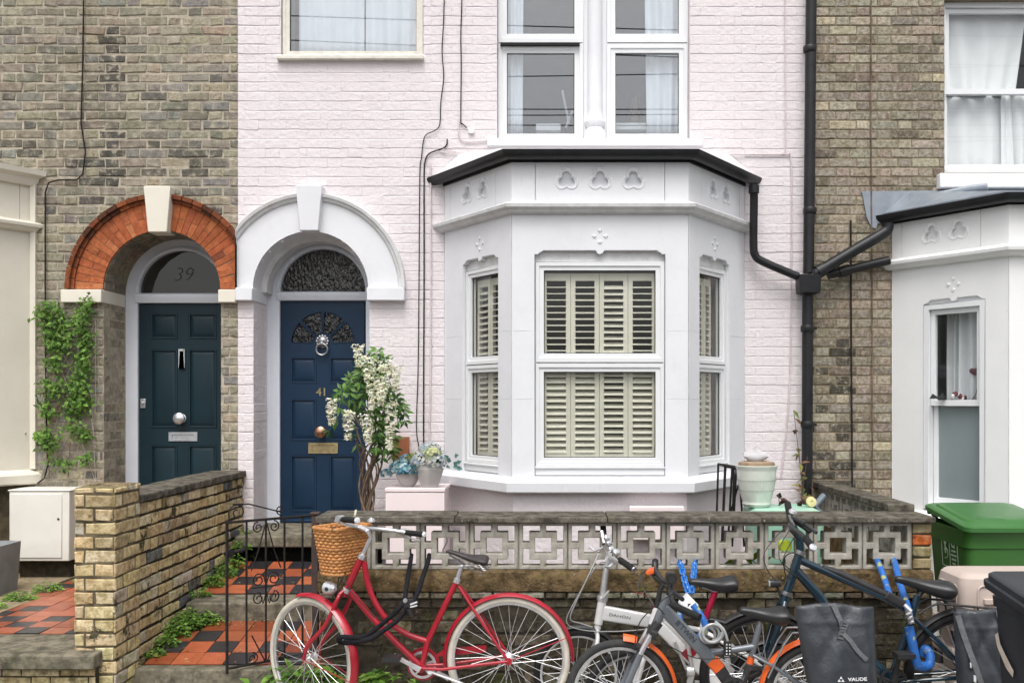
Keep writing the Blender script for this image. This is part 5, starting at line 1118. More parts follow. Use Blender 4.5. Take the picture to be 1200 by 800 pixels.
o = MB(); FBs = Fr((b0, q1, 0), (0, -1, 0), (0, 0, 1), (-1, 0, 0)); pts = rrect(.25, .13, .03, 4); o.tube([FBs(.185+x, .76+y, .003) for x, y in pts], .006, 6, closed=True)
for z in (.60, .45, .30): o.loft([[FBs(.18+x, z+y, c_) for x, y in rrect(.28-i_, .05-i_, .005, 2)] for i_, c_ in ((0, -.03), (0, .03), (.02, .036))])
o.build('side_rib', BEIGE, bb, bev=.003)
db = thing('wheelie_bin', 'dark grey wheelie bin cut by the right edge of the picture', 'bin', (2.40, -3.75, 0))
o = MB(); ex0, ex1, ey0, ey1 = 2.08, 2.62, -4.05, -3.42; ecx, ecy = (ex0+ex1)/2, (ey0+ey1)/2
o.loft([[Vector((ecx+x, ecy+y, z)) for x, y in rrect(w_, d_, .04, 5)] for z, w_, d_ in ((.02, .46, .52), (.9, .535, .61), (.905, .555, .63), (.95, .56, .635))]); o.build('body', DBIN, db)
o = MB(); tl = lambda y: (y-ey1)*.12
o.loft([[Vector((ecx+x, ecy-.01+y, z+tl(ecy+y))) for x, y in rrect(w_, d_, .05, 5)] for z, w_, d_ in ((.985, .62, .69), (1.0, .63, .70), (1.02, .63, .70), (1.024, .60, .67), (1.05, .60, .67), (1.056, .585, .655))]); ld2 = o.build('lid', DBIN, db)
o = MB(); o.loft([[Vector((ecx+.09+x, ecy+.05+y, z+tl(ecy+y))) for x, y in rrect(w_, d_, .06, 5)] for z, w_, d_ in ((1.04, .44, .50), (1.085, .44, .50), (1.10, .40, .46))]); o.build('lid_dome', DBIN, ld2)
for k, (x, y) in enumerate(((ex0+.03, ey1-.1),)): o = MB(); o.revolve([(.02, -.022), (.098, -.024), (.1, 0), (.098, .024), (.02, .022)], (x, y, .1), (0, 1, 0), (0, 0, 1), (1, 0, 0), n=28); o.build('wheel', BLK, db)
o = MB(); Fd = Fr((ex0+.002, ey1-.04, .72), (0, -1, .0), (-.04, 0, 1), (-1, 0, -.04)); o.prism([(0, .05), (.02, .0), (.10, -.075), (.16, -.10), (.17, -.07), (.10, -.02), (.05, .02), (.03, .07)], [], Fd, .001, .004); o.build('torn_sticker', mat('torn_paper', (.62, .55, .47), (.5, .42, .34), 30, .8), db, smooth=0)
# ---------------------------------------------------------------- bicycles
UP = Vector((0, 0, 1))
def wheel(root, c, e1, a, Rt, tr, tm, rm, nsp=28, hubw=.045, spm=ALLOY, hubm=ALLOY, rimh=.016):
    c, e1, a = Vector(c), Vector(e1).normalized(), Vector(a).normalized(); e2 = UP
    rr = Rt-2*tr+.007
    o = MB(); o.revolve([(rr-rimh, -.006), (rr-rimh+.003, -.011), (rr, -.0125), (rr, .0125), (rr-rimh+.003, .011), (rr-rimh, .006)], c, e1, e2, a, n=64); w_ = o.build('wheel', rm, root)
    o = MB(); rt = Rt-tr; o.revolve([(rt+tr*math.cos(q), tr*.95*math.sin(q)) for q in [2*PI*i/12 for i in range(12)]], c, e1, e2, a, n=72); o.build('tyre', tm, w_, smooth=60)
    o = MB()
    for i in range(nsp):
        s_ = 1 if i % 2 else -1; q = 2*PI*i/nsp; q2 = q+(.95 if (i//2) % 2 else -.95)
        d1 = e1*math.cos(q)+e2*math.sin(q); d0 = e1*math.cos(q2)+e2*math.sin(q2)
        o.tube([c+d0*.024+a*s_*hubw*.62, c+d1*(rr-rimh*.8)+a*s_*.003], .0017, 4, caps=False)
    o.build('spokes', spm, w_)
    o = MB(); o.lathe([(.006, -hubw-.022), (.006, -hubw-.006), (.012, -hubw), (.027, -hubw*.66), (.027, -hubw*.55), (.015, -hubw*.4), (.015, hubw*.4), (.027, hubw*.55), (.027, hubw*.66), (.012, hubw), (.006, hubw+.006), (.006, hubw+.022)], c, 18, up=a); o.build('hub', hubm, w_)
    return w_
def guard(root, c, e1, a, Rm, a0, a1, wd, m, name='mudguard', deep=.016):
    n = 6; outer = [(Rm-deep*(2*abs(i/n-.5))**2.2, wd*(i/n-.5)) for i in range(n+1)]; inner = [(r_-.003, x*.94) for r_, x in reversed(outer)]
    o = MB(); o.revolve(outer+inner, c, e1, UP, a, a0, a1, 44); return o.build(name, m, root, smooth=50)
def saddle(root, nose, back, w0, w1, m, thick=.045, dip=.008, parent=None):
    nose, back = Vector(nose), Vector(back); u = (back-nose); L = u.length; u.normalize(); s_ = u.cross(UP).normalized(); up = s_.cross(u); rings = []
    for t, wk, th, dz in ((0, .45, .35, -.006), (.03, .75, .5, -.002), (.12, .95, .6, 0), (.35, 1.1, .75, -.004), (.55, 1.8, .95, -dip), (.7, 2.9, 1.2, -dip*.4), (.85, 3.9, 1.4, .004), (.95, 3.8, 1.3, .006), (1.0, 3.1, .9, .0)):
        hw = w0/2*wk if wk < 3.95 else w1/2; hw = min(hw, w1/2); ring = []
        for j in range(16):
            q = 2*PI*j/16; x, z = math.cos(q), math.sin(q); x = math.copysign(abs(x)**.75, x)
            zz = z*thick*.45*th if z > 0 else z*thick*.8*th*(1.0 if abs(x) > .3 else .7)
            ring.append(nose+u*L*t+s_*hw*x*(1 if z > -.5 else .82)+up*(zz+dz-.25*hw*abs(x)*(.5 if z > 0 else .3)))
        rings.append(ring)
    o = MB(); o.loft(rings); return o.build('saddle', m, parent or root, smooth=60, sub=1)
def part(root, name, m, tubes, n=10, smooth=40):
    o = MB()
    for pts, r in tubes: o.tube(pts, r, n)
    return o.build(name, m, root, smooth=smooth)
def crank(root, bb, ax, ang, L=.17, side=1, m=ALLOY, pm=BLK, e1=Vector((1, 0, 0)), q=.06):
    for s_, a in ((-1, ang), (1, ang+PI)):
        o = MB(); c = bb+ax*s_*q; tip = c+(e1*math.cos(a)+UP*math.sin(a))*L+ax*s_*.012
        o.loft([[p+(e1*-math.sin(a)+UP*math.cos(a))*w_*x+ax*t_*y for x, y in rrect(2, 2, .5, 2)] for p, w_, t_ in ((c, .017, .010), (c+(tip-c)*.5, .011, .007), (tip, .014, .008))]); cr = o.build('crank', m, root)
        o = MB(); pc = tip+ax*s_*.06; o.loft([[pc+e1*x*.048+UP*y+ax*z for x, y in rrect(2, .024, .006, 2)] for z in (-.045, .045)]); o.tube([tip, pc], .007, 8); o.build('pedal', pm, cr)
def ring_gear(root, c, ax, r, m, e1=Vector((1, 0, 0))):
    o = MB(); o.revolve([(r-.012, -.002), (r+.003, -.002), (r+.003, .002), (r-.012, .002)], c, e1, UP, ax, n=48)
    for k in range(5): q = 2*PI*k/5+.3; o.tube([c, c+(e1*math.cos(q)+UP*math.sin(q))*(r-.008)], .008, 6)
    return o.build('chainring', m, root)
AX = Vector((0, 1, 0)); EX = Vector((1, 0, 0))

# ---- red town bicycle
DB = 5.52
Qd = lambda x, y, dy=0: P(x, y, DB+dy)
Q = lambda x, y, dy=0: P(x, y, DB)+Vector((0, dy, 0))
rb = thing('bicycle', 'red step through bicycle with cream tyres and a wicker front basket', 'bicycle', (Q(480, 780).x, Q(480, 780).y, 0))
hr = Q(596, 771); bb = Q(494, 781); ht, hb = Q(424, 652), Q(406, 691)
th = math.radians(35); hd = Vector((-math.cos(th), math.sin(th), 0)); ax = Vector((math.sin(th), math.cos(th), 0))
hf = P(364.5, 770, DB+.09)
Rt = .348
wheel(rb, hr, EX, AX, Rt, .019, CREAMTYRE, ALLOY, 32); wheel(rb, hf, -hd, ax, Rt, .019, CREAMTYRE, ALLOY, 28)
tt = smoothpath([Q(427, 658), Q(431, 683), Q(441, 708), Q(456, 728), Q(476, 742), Q(501, 751)], 6)
fr_t = [([ht, hb], .0195), (tt, .0165), (smoothpath([Q(410, 692), Q(436, 723), Q(465, 753), bb], 4), .0175), ([Q(535.5, 680), Q(501, 751), bb], .0165), ([bb+AX*-.03, bb+AX*.03], .024)]
for s_ in (-1, 1): fr_t += [([Q(538, 686, s_*.015), Q(556, 712, s_*.055), hr+AX*s_*.062], .0085), ([bb+AX*s_*.03, bb+EX*.12+AX*s_*.05, hr+AX*s_*.062], .0095)]
frm = part(rb, 'frame', RED, fr_t, 12)
o = MB()
for s_ in (-1, 1): o.lathe([(.02, -.006), (.02, .006)], hr+AX*s_*.062, 12, up=AX)
o.build('dropout', RED, frm)
o = MB(); o.lathe([(.024, -.012), (.024, .014)], ht, 14, up=ht-hb); o.lathe([(.024, -.014), (.024, .012)], hb, 14, up=ht-hb); o.build('headset', CHROME, frm)
sa = (ht-hb).normalized()
fk = []
cr = hb-sa*.035
for s_ in (-1, 1):
    b0 = cr+ax*s_*.052; fk.append((smoothpath([hb+ax*s_*.012, cr+ax*s_*.03+UP*.012, b0-UP*.02, b0+(hf-cr)*.45-hd*.022, hf+ax*s_*.055-hd*.035+UP*.085, hf+ax*s_*.055], 5), .0125))
fork = part(rb, 'fork', RED, fk+[([hb, cr], .018)], 10)
guard(rb, hf, -hd, ax, Rt+.022, math.radians(-38), math.radians(106), .062, RED); guard(rb, hr, EX, AX, Rt+.022, math.radians(-2), math.radians(187), .062, RED)
stays = [([hf+ax*s_*.06, hf-hd*(Rt+.015)*math.cos(.22)-UP*(Rt+.015)*math.sin(.22)+ax*s_*.028], .0028) for s_ in (-1, 1)]+[([hr+AX*s_*.066, hr+(EX*math.cos(.36)+UP*math.sin(.36))*(Rt+.012)+AX*s_*.03], .0028) for s_ in (-1, 1)]
for st_ in stays: part(rb, 'mudguard_stay', RED, [st_], 6)
# chain case on the far side, crank, kickstand
o = MB(); F = Fr(bb+AX*.058, EX, UP, -AX); hx_ = (hr-bb).x; hz_ = (hr-bb).z
outl = [(.092*math.cos(q), .092*math.sin(q)) for q in [math.radians(35+i*14.5) for i in range(23)]]+[(.09, .045), (.12, .048), (hx_-.13, hz_+.02), (hx_-.13, hz_+.055), (.13, .088)]
o.prism(outl, [[(.058*math.cos(2*PI*i/24), .058*math.sin(2*PI*i/24)) for i in range(24)]], F, .022); o.build('chain_case', RED, rb, bev=.004)
ring_gear(rb, bb+AX*.046, AX, .075, CHROME); crank(rb, bb, AX, math.radians(150))
part(rb, 'kickstand', ALLOY, [([bb+EX*.05-UP*.02+AX*-.02, bb+EX*.30-UP*.10-AX*.06], .008), ([bb+EX*.05-UP*.035+AX*.03, bb+EX*.05-UP*.02-AX*.03], .013)], 8)
sp = part(rb, 'seat_post', CHROME, [([Q(535, 681), Q(541, 663)], .0135), ([Q(538, 663), Q(556, 662)], .006)], 12)
o = MB(); o.lathe([(.021, -.012), (.021, .012)], Q(535.5, 680), 14, up=Q(541, 663)-Q(535, 681)); o.build('seat_clamp', CHROME, sp)
sdl = saddle(rb, Q(523, 644), Q(573, 656), .05, .18, LEATH, .034)
o = MB(); o.tube(smoothpath([Q(524, 648), Q(519, 645), Q(521, 640), Q(524, 634), Q(523.5, 630)], 5), .004, 6)
for s_ in (-1, 1):
    pts = []
    for i in range(60): t = i/59; q = t*2*PI*4.5; pts.append(Q(562+8*t, 659+9*t-1, s_*.055)+Vector((.017*math.cos(q), .017*math.sin(q), 0)))
    o.tube(pts, .0033, 5)
    o.tube([Q(526, 649, s_*.01), Q(545, 662, s_*.025), Q(566, 671, s_*.055)], .0035, 6)
o.build('spring', STEEL, sdl)
# cockpit
st0 = ht+sa*.01; st1 = P(430.5, 619, DB-.02); stc = st1+hd*.02
cock = part(rb, 'stem', CHROME, [([st0, st0+sa*.11, st1+UP*-.01], .0125), ([st1-UP*.012, stc+hd*.05+UP*.004], .015)], 12)
bc = stc+hd*.05; barp = []
for t in (-1, -.8, -.55, -.3, -.1, .1, .3, .55, .8, 1): barp.append(bc+ax*t*.245+UP*(.018*min(1, abs(t)*1.4)-.062*t)-hd*(.17*max(0, abs(t)-.35)**1.5*1.6))
bar_ = part(rb, 'handlebar', CHROME, [(smoothpath(barp, 5), .011)], 10)
for e, pe in ((barp[0], barp[1]), (barp[-1], barp[-2])):
    d = -hd*.9+(e-pe).normalized()*.25; d.normalize(); g0 = e-d*.01; g1 = e+d*.115
    o = MB(); o.tube([g0, g0+d*.02, g1], [.015, .0165, .0165], 12); gr = o.build('grip', RUBBER, bar_)
    o = MB(); o.lathe([(.0165, 0), (.017, .006), (.012, .012), (.001, .013)], g1, 14, up=d); o.build('grip_cap', PALEINK, gr)
    o = MB(); s_ = 1 if e is barp[-1] else -1; lp = e+hd*.03; o.tube(smoothpath([lp, lp+hd*.04-UP*.012, e+hd*.045+d*.07-UP*.03, e+hd*.03+d*.12-UP*.035], 4), .0055, 6); o.lathe([(.018, -.02), (.018, .02)], lp+UP*.003, 10, up=ax); o.build('brake_lever', CHROME, bar_)
o = MB(); o.lathe([(.001, 0), (.024, .002), (.022, .014), (.008, .024), (.001, .026)], bc+ax*.10+UP*.022, 16); o.build('bell', CHROME, bar_)
o = MB(); o.tube(smoothpath([bc-ax*.02+UP*.01, bc-ax*.03+UP*.06, bc-ax*.03-hd*.01+UP*.10, bc-ax*.045-hd*.02+UP*.075], 4), .006, 6); o.build('hook', mat('cream_plastic', (.6, .56, .45), None, 9, .4), bar_)
part(rb, 'cable', CABLE, [(smoothpath([bc+ax*.2, bc+ax*.14+hd*.1-UP*.02, bc+hd*.12+ax*.03-UP*.12, hb+hd*.08-UP*.01, cr+hd*.02], 6), .0028), (smoothpath([bc-ax*.2, bc-ax*.1+hd*.09, bc+hd*.10-UP*.14, hb+UP*.05-AX*.03, Q(440, 722, -.02)], 6), .0028)], 6)
# basket
bkc = ht+hd*.155; bkz0, bkz1 = P(0, 672, DB+.05).z, P(0, 617.5, DB+.05).z
o = MB(); nr = 15
def resample(pts, n):
    pts = pts+[pts[0]]; ls = [0]
    for i in range(len(pts)-1): ls.append(ls[-1]+math.hypot(pts[i+1][0]-pts[i][0], pts[i+1][1]-pts[i][1]))
    out = []; k = 0
    for i in range(n):
        t = ls[-1]*i/n
        while ls[k+1] < t: k += 1
        f = (t-ls[k])/(ls[k+1]-ls[k]); out.append((pts[k][0]+(pts[k+1][0]-pts[k][0])*f, pts[k][1]+(pts[k+1][1]-pts[k][1])*f))
    return out
nst = 44
for i in range(nr):                                           # withies woven in and out of the upright stakes
    t = (i+.5)/nr; w_, d_ = .215+.075*t, .148+.055*t; base = resample(rrect(w_, d_, .045, 6), nst*4); ring = []
    for j, (x, y) in enumerate(base):
        k_ = 1+.030*math.cos(PI*j/4+PI*i)*1.0; ring.append(bkc+ax*x*k_+hd*y*k_+UP*(bkz0+(bkz1-bkz0)*t-bkc.z))
    o.tube(ring, (bkz1-bkz0)/nr*.46, 6, closed=True, col=vary((1, 1, 1), .22))
for j in range(nst):
    p0 = resample(rrect(.215, .148, .045, 6), nst)[j]; p1 = resample(rrect(.29, .203, .045, 6), nst)[j]; o.tube([bkc+ax*p0[0]+hd*p0[1]+UP*(bkz0-bkc.z), bkc+ax*p1[0]+hd*p1[1]+UP*(bkz1-bkc.z)], .0038, 5, col=(.8, .8, .8))
o.loft([[bkc+ax*x+hd*y+UP*(z-bkc.z) for x, y in rrect(.20, .135, .04, 6)] for z in (bkz0+.004, bkz0+.012)], col=(.9, .9, .9)); bk = o.build('basket', WICKER, rb, smooth=60)
def hoop(z, w_, d_, r, m_=WICKER, name='rim'):
    o = MB(); o.tube([bkc+ax*x+hd*y+UP*(z-bkc.z) for x, y in rrect(w_, d_, .045, 8)], r, 8, closed=True, col=(.95, .95, .95)); return o.build(name, m_, bk)
hoop(bkz1, .296, .208, .010); hoop(bkz0+.006, .222, .154, .009, name='base_band'); hoop((bkz0+bkz1)/2+.02, .262, .184, .007, name='middle_band')
part(rb, 'basket_bracket', CABLE, [([bkc-hd*.09+UP*(bkz0+.02-bkc.z)+ax*s_*.06, hf+ax*s_*.075+UP*.02], .0035) for s_ in (-1,)]+[([bkc-hd*.08+UP*(bkz0-.004-bkc.z), hb+hd*.0], .006)], 6)
lc = P(388.5, 689, DB-.02)
o = MB(); o.lathe([(.012, -.05), (.03, -.035), (.036, 0), (.037, .018), (.030, .026), (.001, .032)], lc+hd*.02, 20, up=hd+UP*.05); lmp = o.build('headlamp', CHROME, rb)
o = MB(); o.lathe([(.012, 0), (.012, .004)], lc-ax*.032+hd*.005, 12, up=-ax); o.tube([lc, hb-UP*.01], .006, 6); o.build('lamp_bracket', BLK, lmp)
# black sleeve lock through the blocks and the red frame
bl = thing('bike_lock', 'black sleeved chain lock looped through the blocks and the red frame', 'lock', (Q(470, 710).x, Q(470, 710).y, .8))
L5 = lambda x, y, d: P(x, y, d if d > 5.8 else d-(.24 if x < 440 else .10))
o = MB()
def sleeve(pts, r=.0135, mb_=None): (mb_ or o).tube(smoothpath(pts, 6), r, 10)
sleeve([L5(482, 650, 6.02), L5(481, 658, 5.88), L5(476.5, 685, 5.70), L5(474, 703, 5.60), L5(468, 712, 5.56), L5(452, 727, 5.54), L5(441, 736, 5.54), L5(425, 746, 5.52), L5(400, 746, 5.54), L5(399, 752, 5.62), L5(420, 753, 5.66)])
sleeve([L5(503, 650, 6.02), L5(501.5, 658, 5.88), L5(494, 680, 5.72), L5(486, 702, 5.60), L5(478, 712, 5.54), L5(466, 726, 5.52), L5(450, 738, 5.50), L5(436, 747, 5.50), L5(420, 751, 5.51), L5(404, 749, 5.53)], .014)
o.build('chain_sleeve', DSTRAP, bl, smooth=60)
o = MB(); q = L5(479, 706, 5.49); o.loft([[q+Vector((x, z, y)) for x, y in rrect(.05, .04, .008, 3)] for z in (-.02, .02)]); o.tube([L5(479, 712, 5.49), L5(482.5, 722, 5.49)], [.016, .011], 10); o.build('lock_body', BLK, bl)
o = MB(); o.tube([L5(481, 708, 5.465), L5(489, 705, 5.46)], .006, 8); o.tube([L5(481, 711, 5.465), L5(489, 709, 5.46)], .005, 8); o.lathe([(.012, 0), (.012, .01)], L5(475, 703, 5.46), 12, up=(0, -1, 0)); o.build('key', CHROME, bl)

# ---- silver folding bicycle
DB = 5.68
fb = thing('bicycle', 'silver folding bicycle with tall stem and white beam frame behind the grey bike', 'bicycle', (Q(720, 780).x, Q(720, 780).y, 0))
hf2, hr2 = Q(678, 789), Q(905, 806)
wheel(fb, hf2, EX, AX, .262, .022, TYRE, ALLOY, 24); wheel(fb, hr2, EX, AX, .262, .022, TYRE, ALLOY, 24)
guard(fb, hf2, EX, AX, .286, math.radians(15), math.radians(120), .05, BLK); guard(fb, hr2, EX, AX, .286, math.radians(10), math.radians(150), .05, BLK)
beam = MB(); pa, pb = Q(704, 717), Q(768, 728)
def boxbeam(o, a, b, h0, h1, w_, dirn=None):
    d = (b-a).normalized(); n_ = d.cross(AX).normalized(); rings = []
    for p, h in ((a, h0), (b, h1)): rings.append([p+AX*x+n_*y for x, y in rrect(w_, h, .012, 4)])
    o.loft(rings)
boxbeam(beam, pa, pb, .088, .075, .042); boxbeam(beam, Q(773, 730), Q(858, 788), .07, .06, .042)
beam.tube([Q(706, 702), Q(701, 731)], .026, 14); beam.tube([Q(849, 760), Q(858, 800)], .02, 12)
for s_ in (-1, 1): beam.tube([Q(858, 790, s_*.02), hr2+AX*s_*.06], .01, 8)
fbf = beam.build('frame', SILV, fb, bev=.003)
o = MB(); boxbeam(o, Q(764.5, 727), Q(774.5, 731), .10, .10, .052); o.tube([Q(768, 717, -.03), Q(771, 730, -.035), Q(773, 742, -.03)], .006, 8); o.build('hinge', ALLOY, fbf, bev=.003)
part(fb, 'fork', SILV, [([Q(701, 731), Q(699, 742)], .02)]+[(smoothpath([Q(700, 738, s_*.01), Q(699, 752, s_*.045), Q(690, 771, s_*.05), hf2+AX*s_*.05], 5), .0125) for s_ in (-1, 1)], 12)
Fdz = Fr(Q(726, 720.7)-AX*.0225, Q(768, 728)-Q(704, 717), (Q(768, 728)-Q(704, 717)).cross(AX)*-1 if (Q(768, 728)-Q(704, 717)).cross(AX).z < 0 else (Q(768, 728)-Q(704, 717)).cross(AX), -AX)
text('DAHON', .023, Fdz, STRAP, 'frame_lettering', fbf, .0006, .0, sx=1.5)
stm = part(fb, 'stem', ALLOY, [([Q(705.5, 704), Q(710, 668)], [.021, .017]), ([Q(710, 668), Q(713.5, 655)], .0145)], 14)
o = MB(); o.lathe([(.03, -.012), (.033, 0), (.03, .014)], Q(706, 701), 16, up=Q(710, 668)-Q(705.5, 704)); o.tube([Q(705, 700, -.03), Q(713, 690, -.045)], .006, 8); o.lathe([(.024, -.02), (.024, .02)], Q(713.5, 655), 16, up=AX); o.build('stem_clamp', ALLOY, stm)
o = MB(); hc = Qd(714.5, 652); fbar = [Qd(709, 640, .20), Qd(712, 646, .1), hc, Qd(719, 655, -.12), Qd(725, 658, -.20)]
o.tube(smoothpath(fbar, 5), .0125, 12); hbr = o.build('handlebar', ALLOY, fb)
for a_, b_, nm, m_ in ((Qd(725.5, 655, -.18), Qd(743, 667, -.29), 'grip', RUBBER), (Qd(708.5, 637, .2), Qd(706.5, 614, .34), 'grip', RUBBER)): o = MB(); o.tube([a_, a_+(b_-a_)*.1, b_], [.015, .018, .018], 12); g_ = o.build(nm, m_, hbr); o = MB(); o.lathe([(.018, 0), (.014, .006), (.001, .007)], b_, 14, up=b_-a_); o.build('grip_cap', STEEL, g_)
o = MB()
for px_, py_, r in ((711, 630, .02), (713, 636, .018), (716, 643, .02), (722, 647, .022)): o.lathe([(r*.7, -.018), (r, -.01), (r, .01), (r*.6, .018)], Qd(px_, py_, .06), 12, up=(.4, -.6, .5))
for a_, b_, r in ((Qd(707, 641, .1), Qd(697, 645, .12), .007), (Qd(697, 645, .12), Qd(691, 640, .14), .006), (Qd(724, 656, -.1), Qd(713, 664, -.12), .008), (Qd(713, 664, -.12), Qd(708, 663, -.14), .009), (Qd(708, 636, .12), Qd(705, 622, .16), .012)): o.tube([a_, b_], r, 8)
o.build('brake_lever', ALLOY, hbr)
part(fb, 'cable', mat('grey_cable', (.25, .25, .25), None, 9, .4), [(smoothpath([Q(702, 650, .05), Q(690, 672, -.02), Q(676, 700, -.05), Q(668, 722, -.05), Q(680, 728, -.04), Q(694, 733, -.03)], 6), .0042), (smoothpath([Q(710, 660, .05), Q(698, 664, .0), Q(672, 705, -.04), Q(664, 727, -.05), Q(684, 736, -.04), Q(720, 738, -.03), Q(762, 735, -.03)], 6), .0035), (smoothpath([Q(745, 665, -.2), Q(754, 690, -.1), Q(764, 705, -.05), Q(767, 722, -.04)], 6), .0032)], 6)
part(fb, 'red_cable', RED, [(smoothpath([Q(741, 688, -.15), Q(752, 692, -.1), Q(762, 702, -.05), Q(764, 718, -.04)], 6), .003)], 6)
part(fb, 'seat_post', BLK, [([Q(855.5, 738), Q(849, 762), Q(845, 800)], .016)], 12)
saddle(fb, Q(829, 724), Q(874, 731), .055, .16, VINYL, .05)

# ---- white and red bicycle
DB = 5.44
wb = thing('bicycle', 'white bicycle with red seat post behind the grey bike with orange mudguards', 'bicycle', (Q(810, 790).x, Q(810, 790).y, 0))
hf3, hr3 = Q(741, 816), Q(935, 812)
wheel(wb, hf3, EX, AX, .27, .022, TYRE, STEEL, 24); wheel(wb, hr3, EX, AX, .285, .022, TYRE, STEEL, 24)
o = MB(); boxbeam(o, Q(768, 729), Q(842, 803), .062, .072, .04); o.tube([Q(770, 712), Q(762, 740)], .022, 12); o.tube([Q(826, 724), Q(808, 800)], .018, 12); o.tube([Q(770, 716), Q(790, 732), Q(823, 738)], .014, 10)
for s_ in (-1, 1): o.tube([Q(823, 738, s_*.02), Q(880, 770, s_*.05), hr3+AX*s_*.06], .009, 8); o.tube([Q(815, 800, s_*.03), hr3+AX*s_*.06], .010, 8)
wf = o.build('frame', WHITEP, wb, bev=.003)
o = MB(); boxbeam(o, Q(802, 759.5), Q(811, 768.5), .073, .074, .046); o.build('red_band', RED, wf)
part(wb, 'fork', WHITEP, [(smoothpath([Q(762, 740, s_*.02), Q(757, 756, s_*.05), hf3+AX*s_*.05], 4), .012) for s_ in (-1, 1)], 10)
sp = part(wb, 'seat_post', RED2, [([Q(838, 692), Q(836, 699)], .02), ([Q(836.5, 697), Q(826, 725)], .0165)], 12)
saddle(wb, Q(807, 680), Q(863.5, 682), .058, .165, VINYL, .06)
o = MB(); o.tube([Q(822, 687, -.02), Q(837, 692, -.02), Q(856, 688, -.05)], .0035, 6); o.tube([Q(822, 687, .02), Q(837, 692, .02), Q(856, 688, .05)], .0035, 6); o.build('saddle_rail', STEEL, sp)
part(wb, 'handlebar', BLK, [([Qd(769, 712), Qd(774, 690), Qd(778, 684)], .015), (smoothpath([Qd(762, 668, .22), Qd(768, 676, .15), Qd(778, 684), Qd(790, 694, -.16), Qd(800, 702, -.26)], 5), .012)], 10)
part(wb, 'crank', ALLOY, [([Q(810, 782, -.05), Q(803, 748, -.08)], .011), ([Q(803, 783, -.045), Q(811, 783, -.045)], .03), ([Q(790, 750, -.03), Q(806, 788, -.03)], .008)], 10)

# ---- grey bicycle with orange mudguards
DB = 5.16
gy = thing('bicycle', 'grey bicycle with orange mudguards nearest the camera', 'bicycle', (Q(830, 800).x, Q(830, 800).y, 0))
hf4, hr4 = Q(725.5, 811), Q(957, 815); Rg = .281
wheel(gy, hf4, EX, AX, Rg, .022, GREYTYRE, ALLOY, 28, rimh=.02); wheel(gy, hr4, EX, AX, Rg, .022, GREYTYRE, ALLOY, 28, rimh=.02)
guard(gy, hf4, EX, AX, Rg+.028, math.radians(-25), math.radians(64), .062, ORANGE); guard(gy, hf4, EX, AX, Rg+.03, math.radians(72), math.radians(86), .066, ORANGE, deep=.03); guard(gy, hr4, EX, AX, Rg+.03, math.radians(20), math.radians(178), .062, ORANGE)
bb4 = Q(858, 806)
o = MB(); boxbeam(o, Q(777, 712), Q(838, 777), .062, .066, .044); o.tube([Q(783, 697), Q(767, 735)], .024, 14); o.tube([Q(829, 764), Q(852, 762), Q(884, 757)], [.02, .018, .018], 12); o.tube([Q(890, 732), Q(877, 782), Q(868, 806)], .0165, 12)
for s_ in (-1, 1): o.tube([Q(881, 766, s_*.02), Q(905, 778, s_*.05), hr4+AX*s_*.062], .009, 8)
gf = o.build('frame', GREYP, gy, bev=.003)
o = MB(); boxbeam(o, Q(833.5, 772), Q(843, 783), .0685, .068, .049); o.build('orange_band', ORANGE, gf); o = MB(); o.tube([Q(880.5, 769), Q(878.3, 777)], .019, 12); o.build('orange_band', ORANGE, gf)
o = MB(); boxbeam(o, Q(842, 782), bb4, .067, .06, .044); o.tube([bb4-AX*.035, bb4+AX*.035], .026, 14); o.tube([Q(878, 778), Q(870, 803)], .0175, 10)
for s_ in (-1, 1): o.tube([bb4+AX*s_*.03, hr4+AX*s_*.062], .010, 8)
o.build('lower_frame', BLK, gf)
dd = Q(838, 777)-Q(777, 712); F4 = Fr(Q(803, 738.2)-AX*.0235, dd, dd.cross(AX)*(-1 if dd.cross(AX).z < 0 else 1), -AX); text("B'TWIN", .040, F4, INK, 'frame_lettering', gf, .0008, .0002, sx=1.05)
fkp = [([Q(767, 735), Q(764, 744)], .022)]+[([Q(765, 742, s_*.03), Q(762, 744, s_*.062), hf4+AX*s_*.06], .0165) for s_ in (-1, 1)]
fk4 = part(gy, 'fork', GREYP, [([Q(749, 762, s_*.062), Q(733, 800, s_*.06), hf4+AX*s_*.058], .018) for s_ in (-1, 1)], 12)
part(gy, 'fork_stanchion', CHROME, [([Q(761, 740, s_*.062), Q(748, 764, s_*.062)], .0145) for s_ in (-1, 1)], 12)
o = MB(); boxbeam(o, Q(760, 738.5), Q(768, 741.5), .05, .05, .15); o.tube([Q(772, 728, -.01), Q(762, 742, -.01)], .026, 12); o.build('fork_crown', BLK, fk4, bev=.004)
o = MB()
for s_ in (-1, 1): o.tube([Q(748, 757, s_*.035-.03), Q(738, 772, s_*.03-.03)], .007, 6); o.tube([Q(739, 765, s_*.03-.03), Q(733, 760, s_*.03-.03)], .006, 6)
o.build('brake', BLK, fk4)
stg = part(gy, 'stem', BLK, [([Q(783, 698), Q(786.5, 681)], .016)], 12)
hb4 = smoothpath([Qd(767, 659, .24), Qd(769, 669, .2), Qd(777, 680, .10), Qd(786, 684, .0), Qd(786, 694, -.07), Qd(788, 704, -.13), Qd(793, 710, -.18)], 5)
hbg = part(gy, 'handlebar', BLK, [(hb4, .013)], 10)
for a_, b_ in ((Qd(787, 708, -.18), Qd(820, 723, -.30)), (Qd(767, 672, .19), Qd(768, 657, .30))): o = MB(); o.tube([a_, a_+(b_-a_)*.1, b_], [.014, .0185, .0185], 12); o.build('grip', RUBBER, hbg)
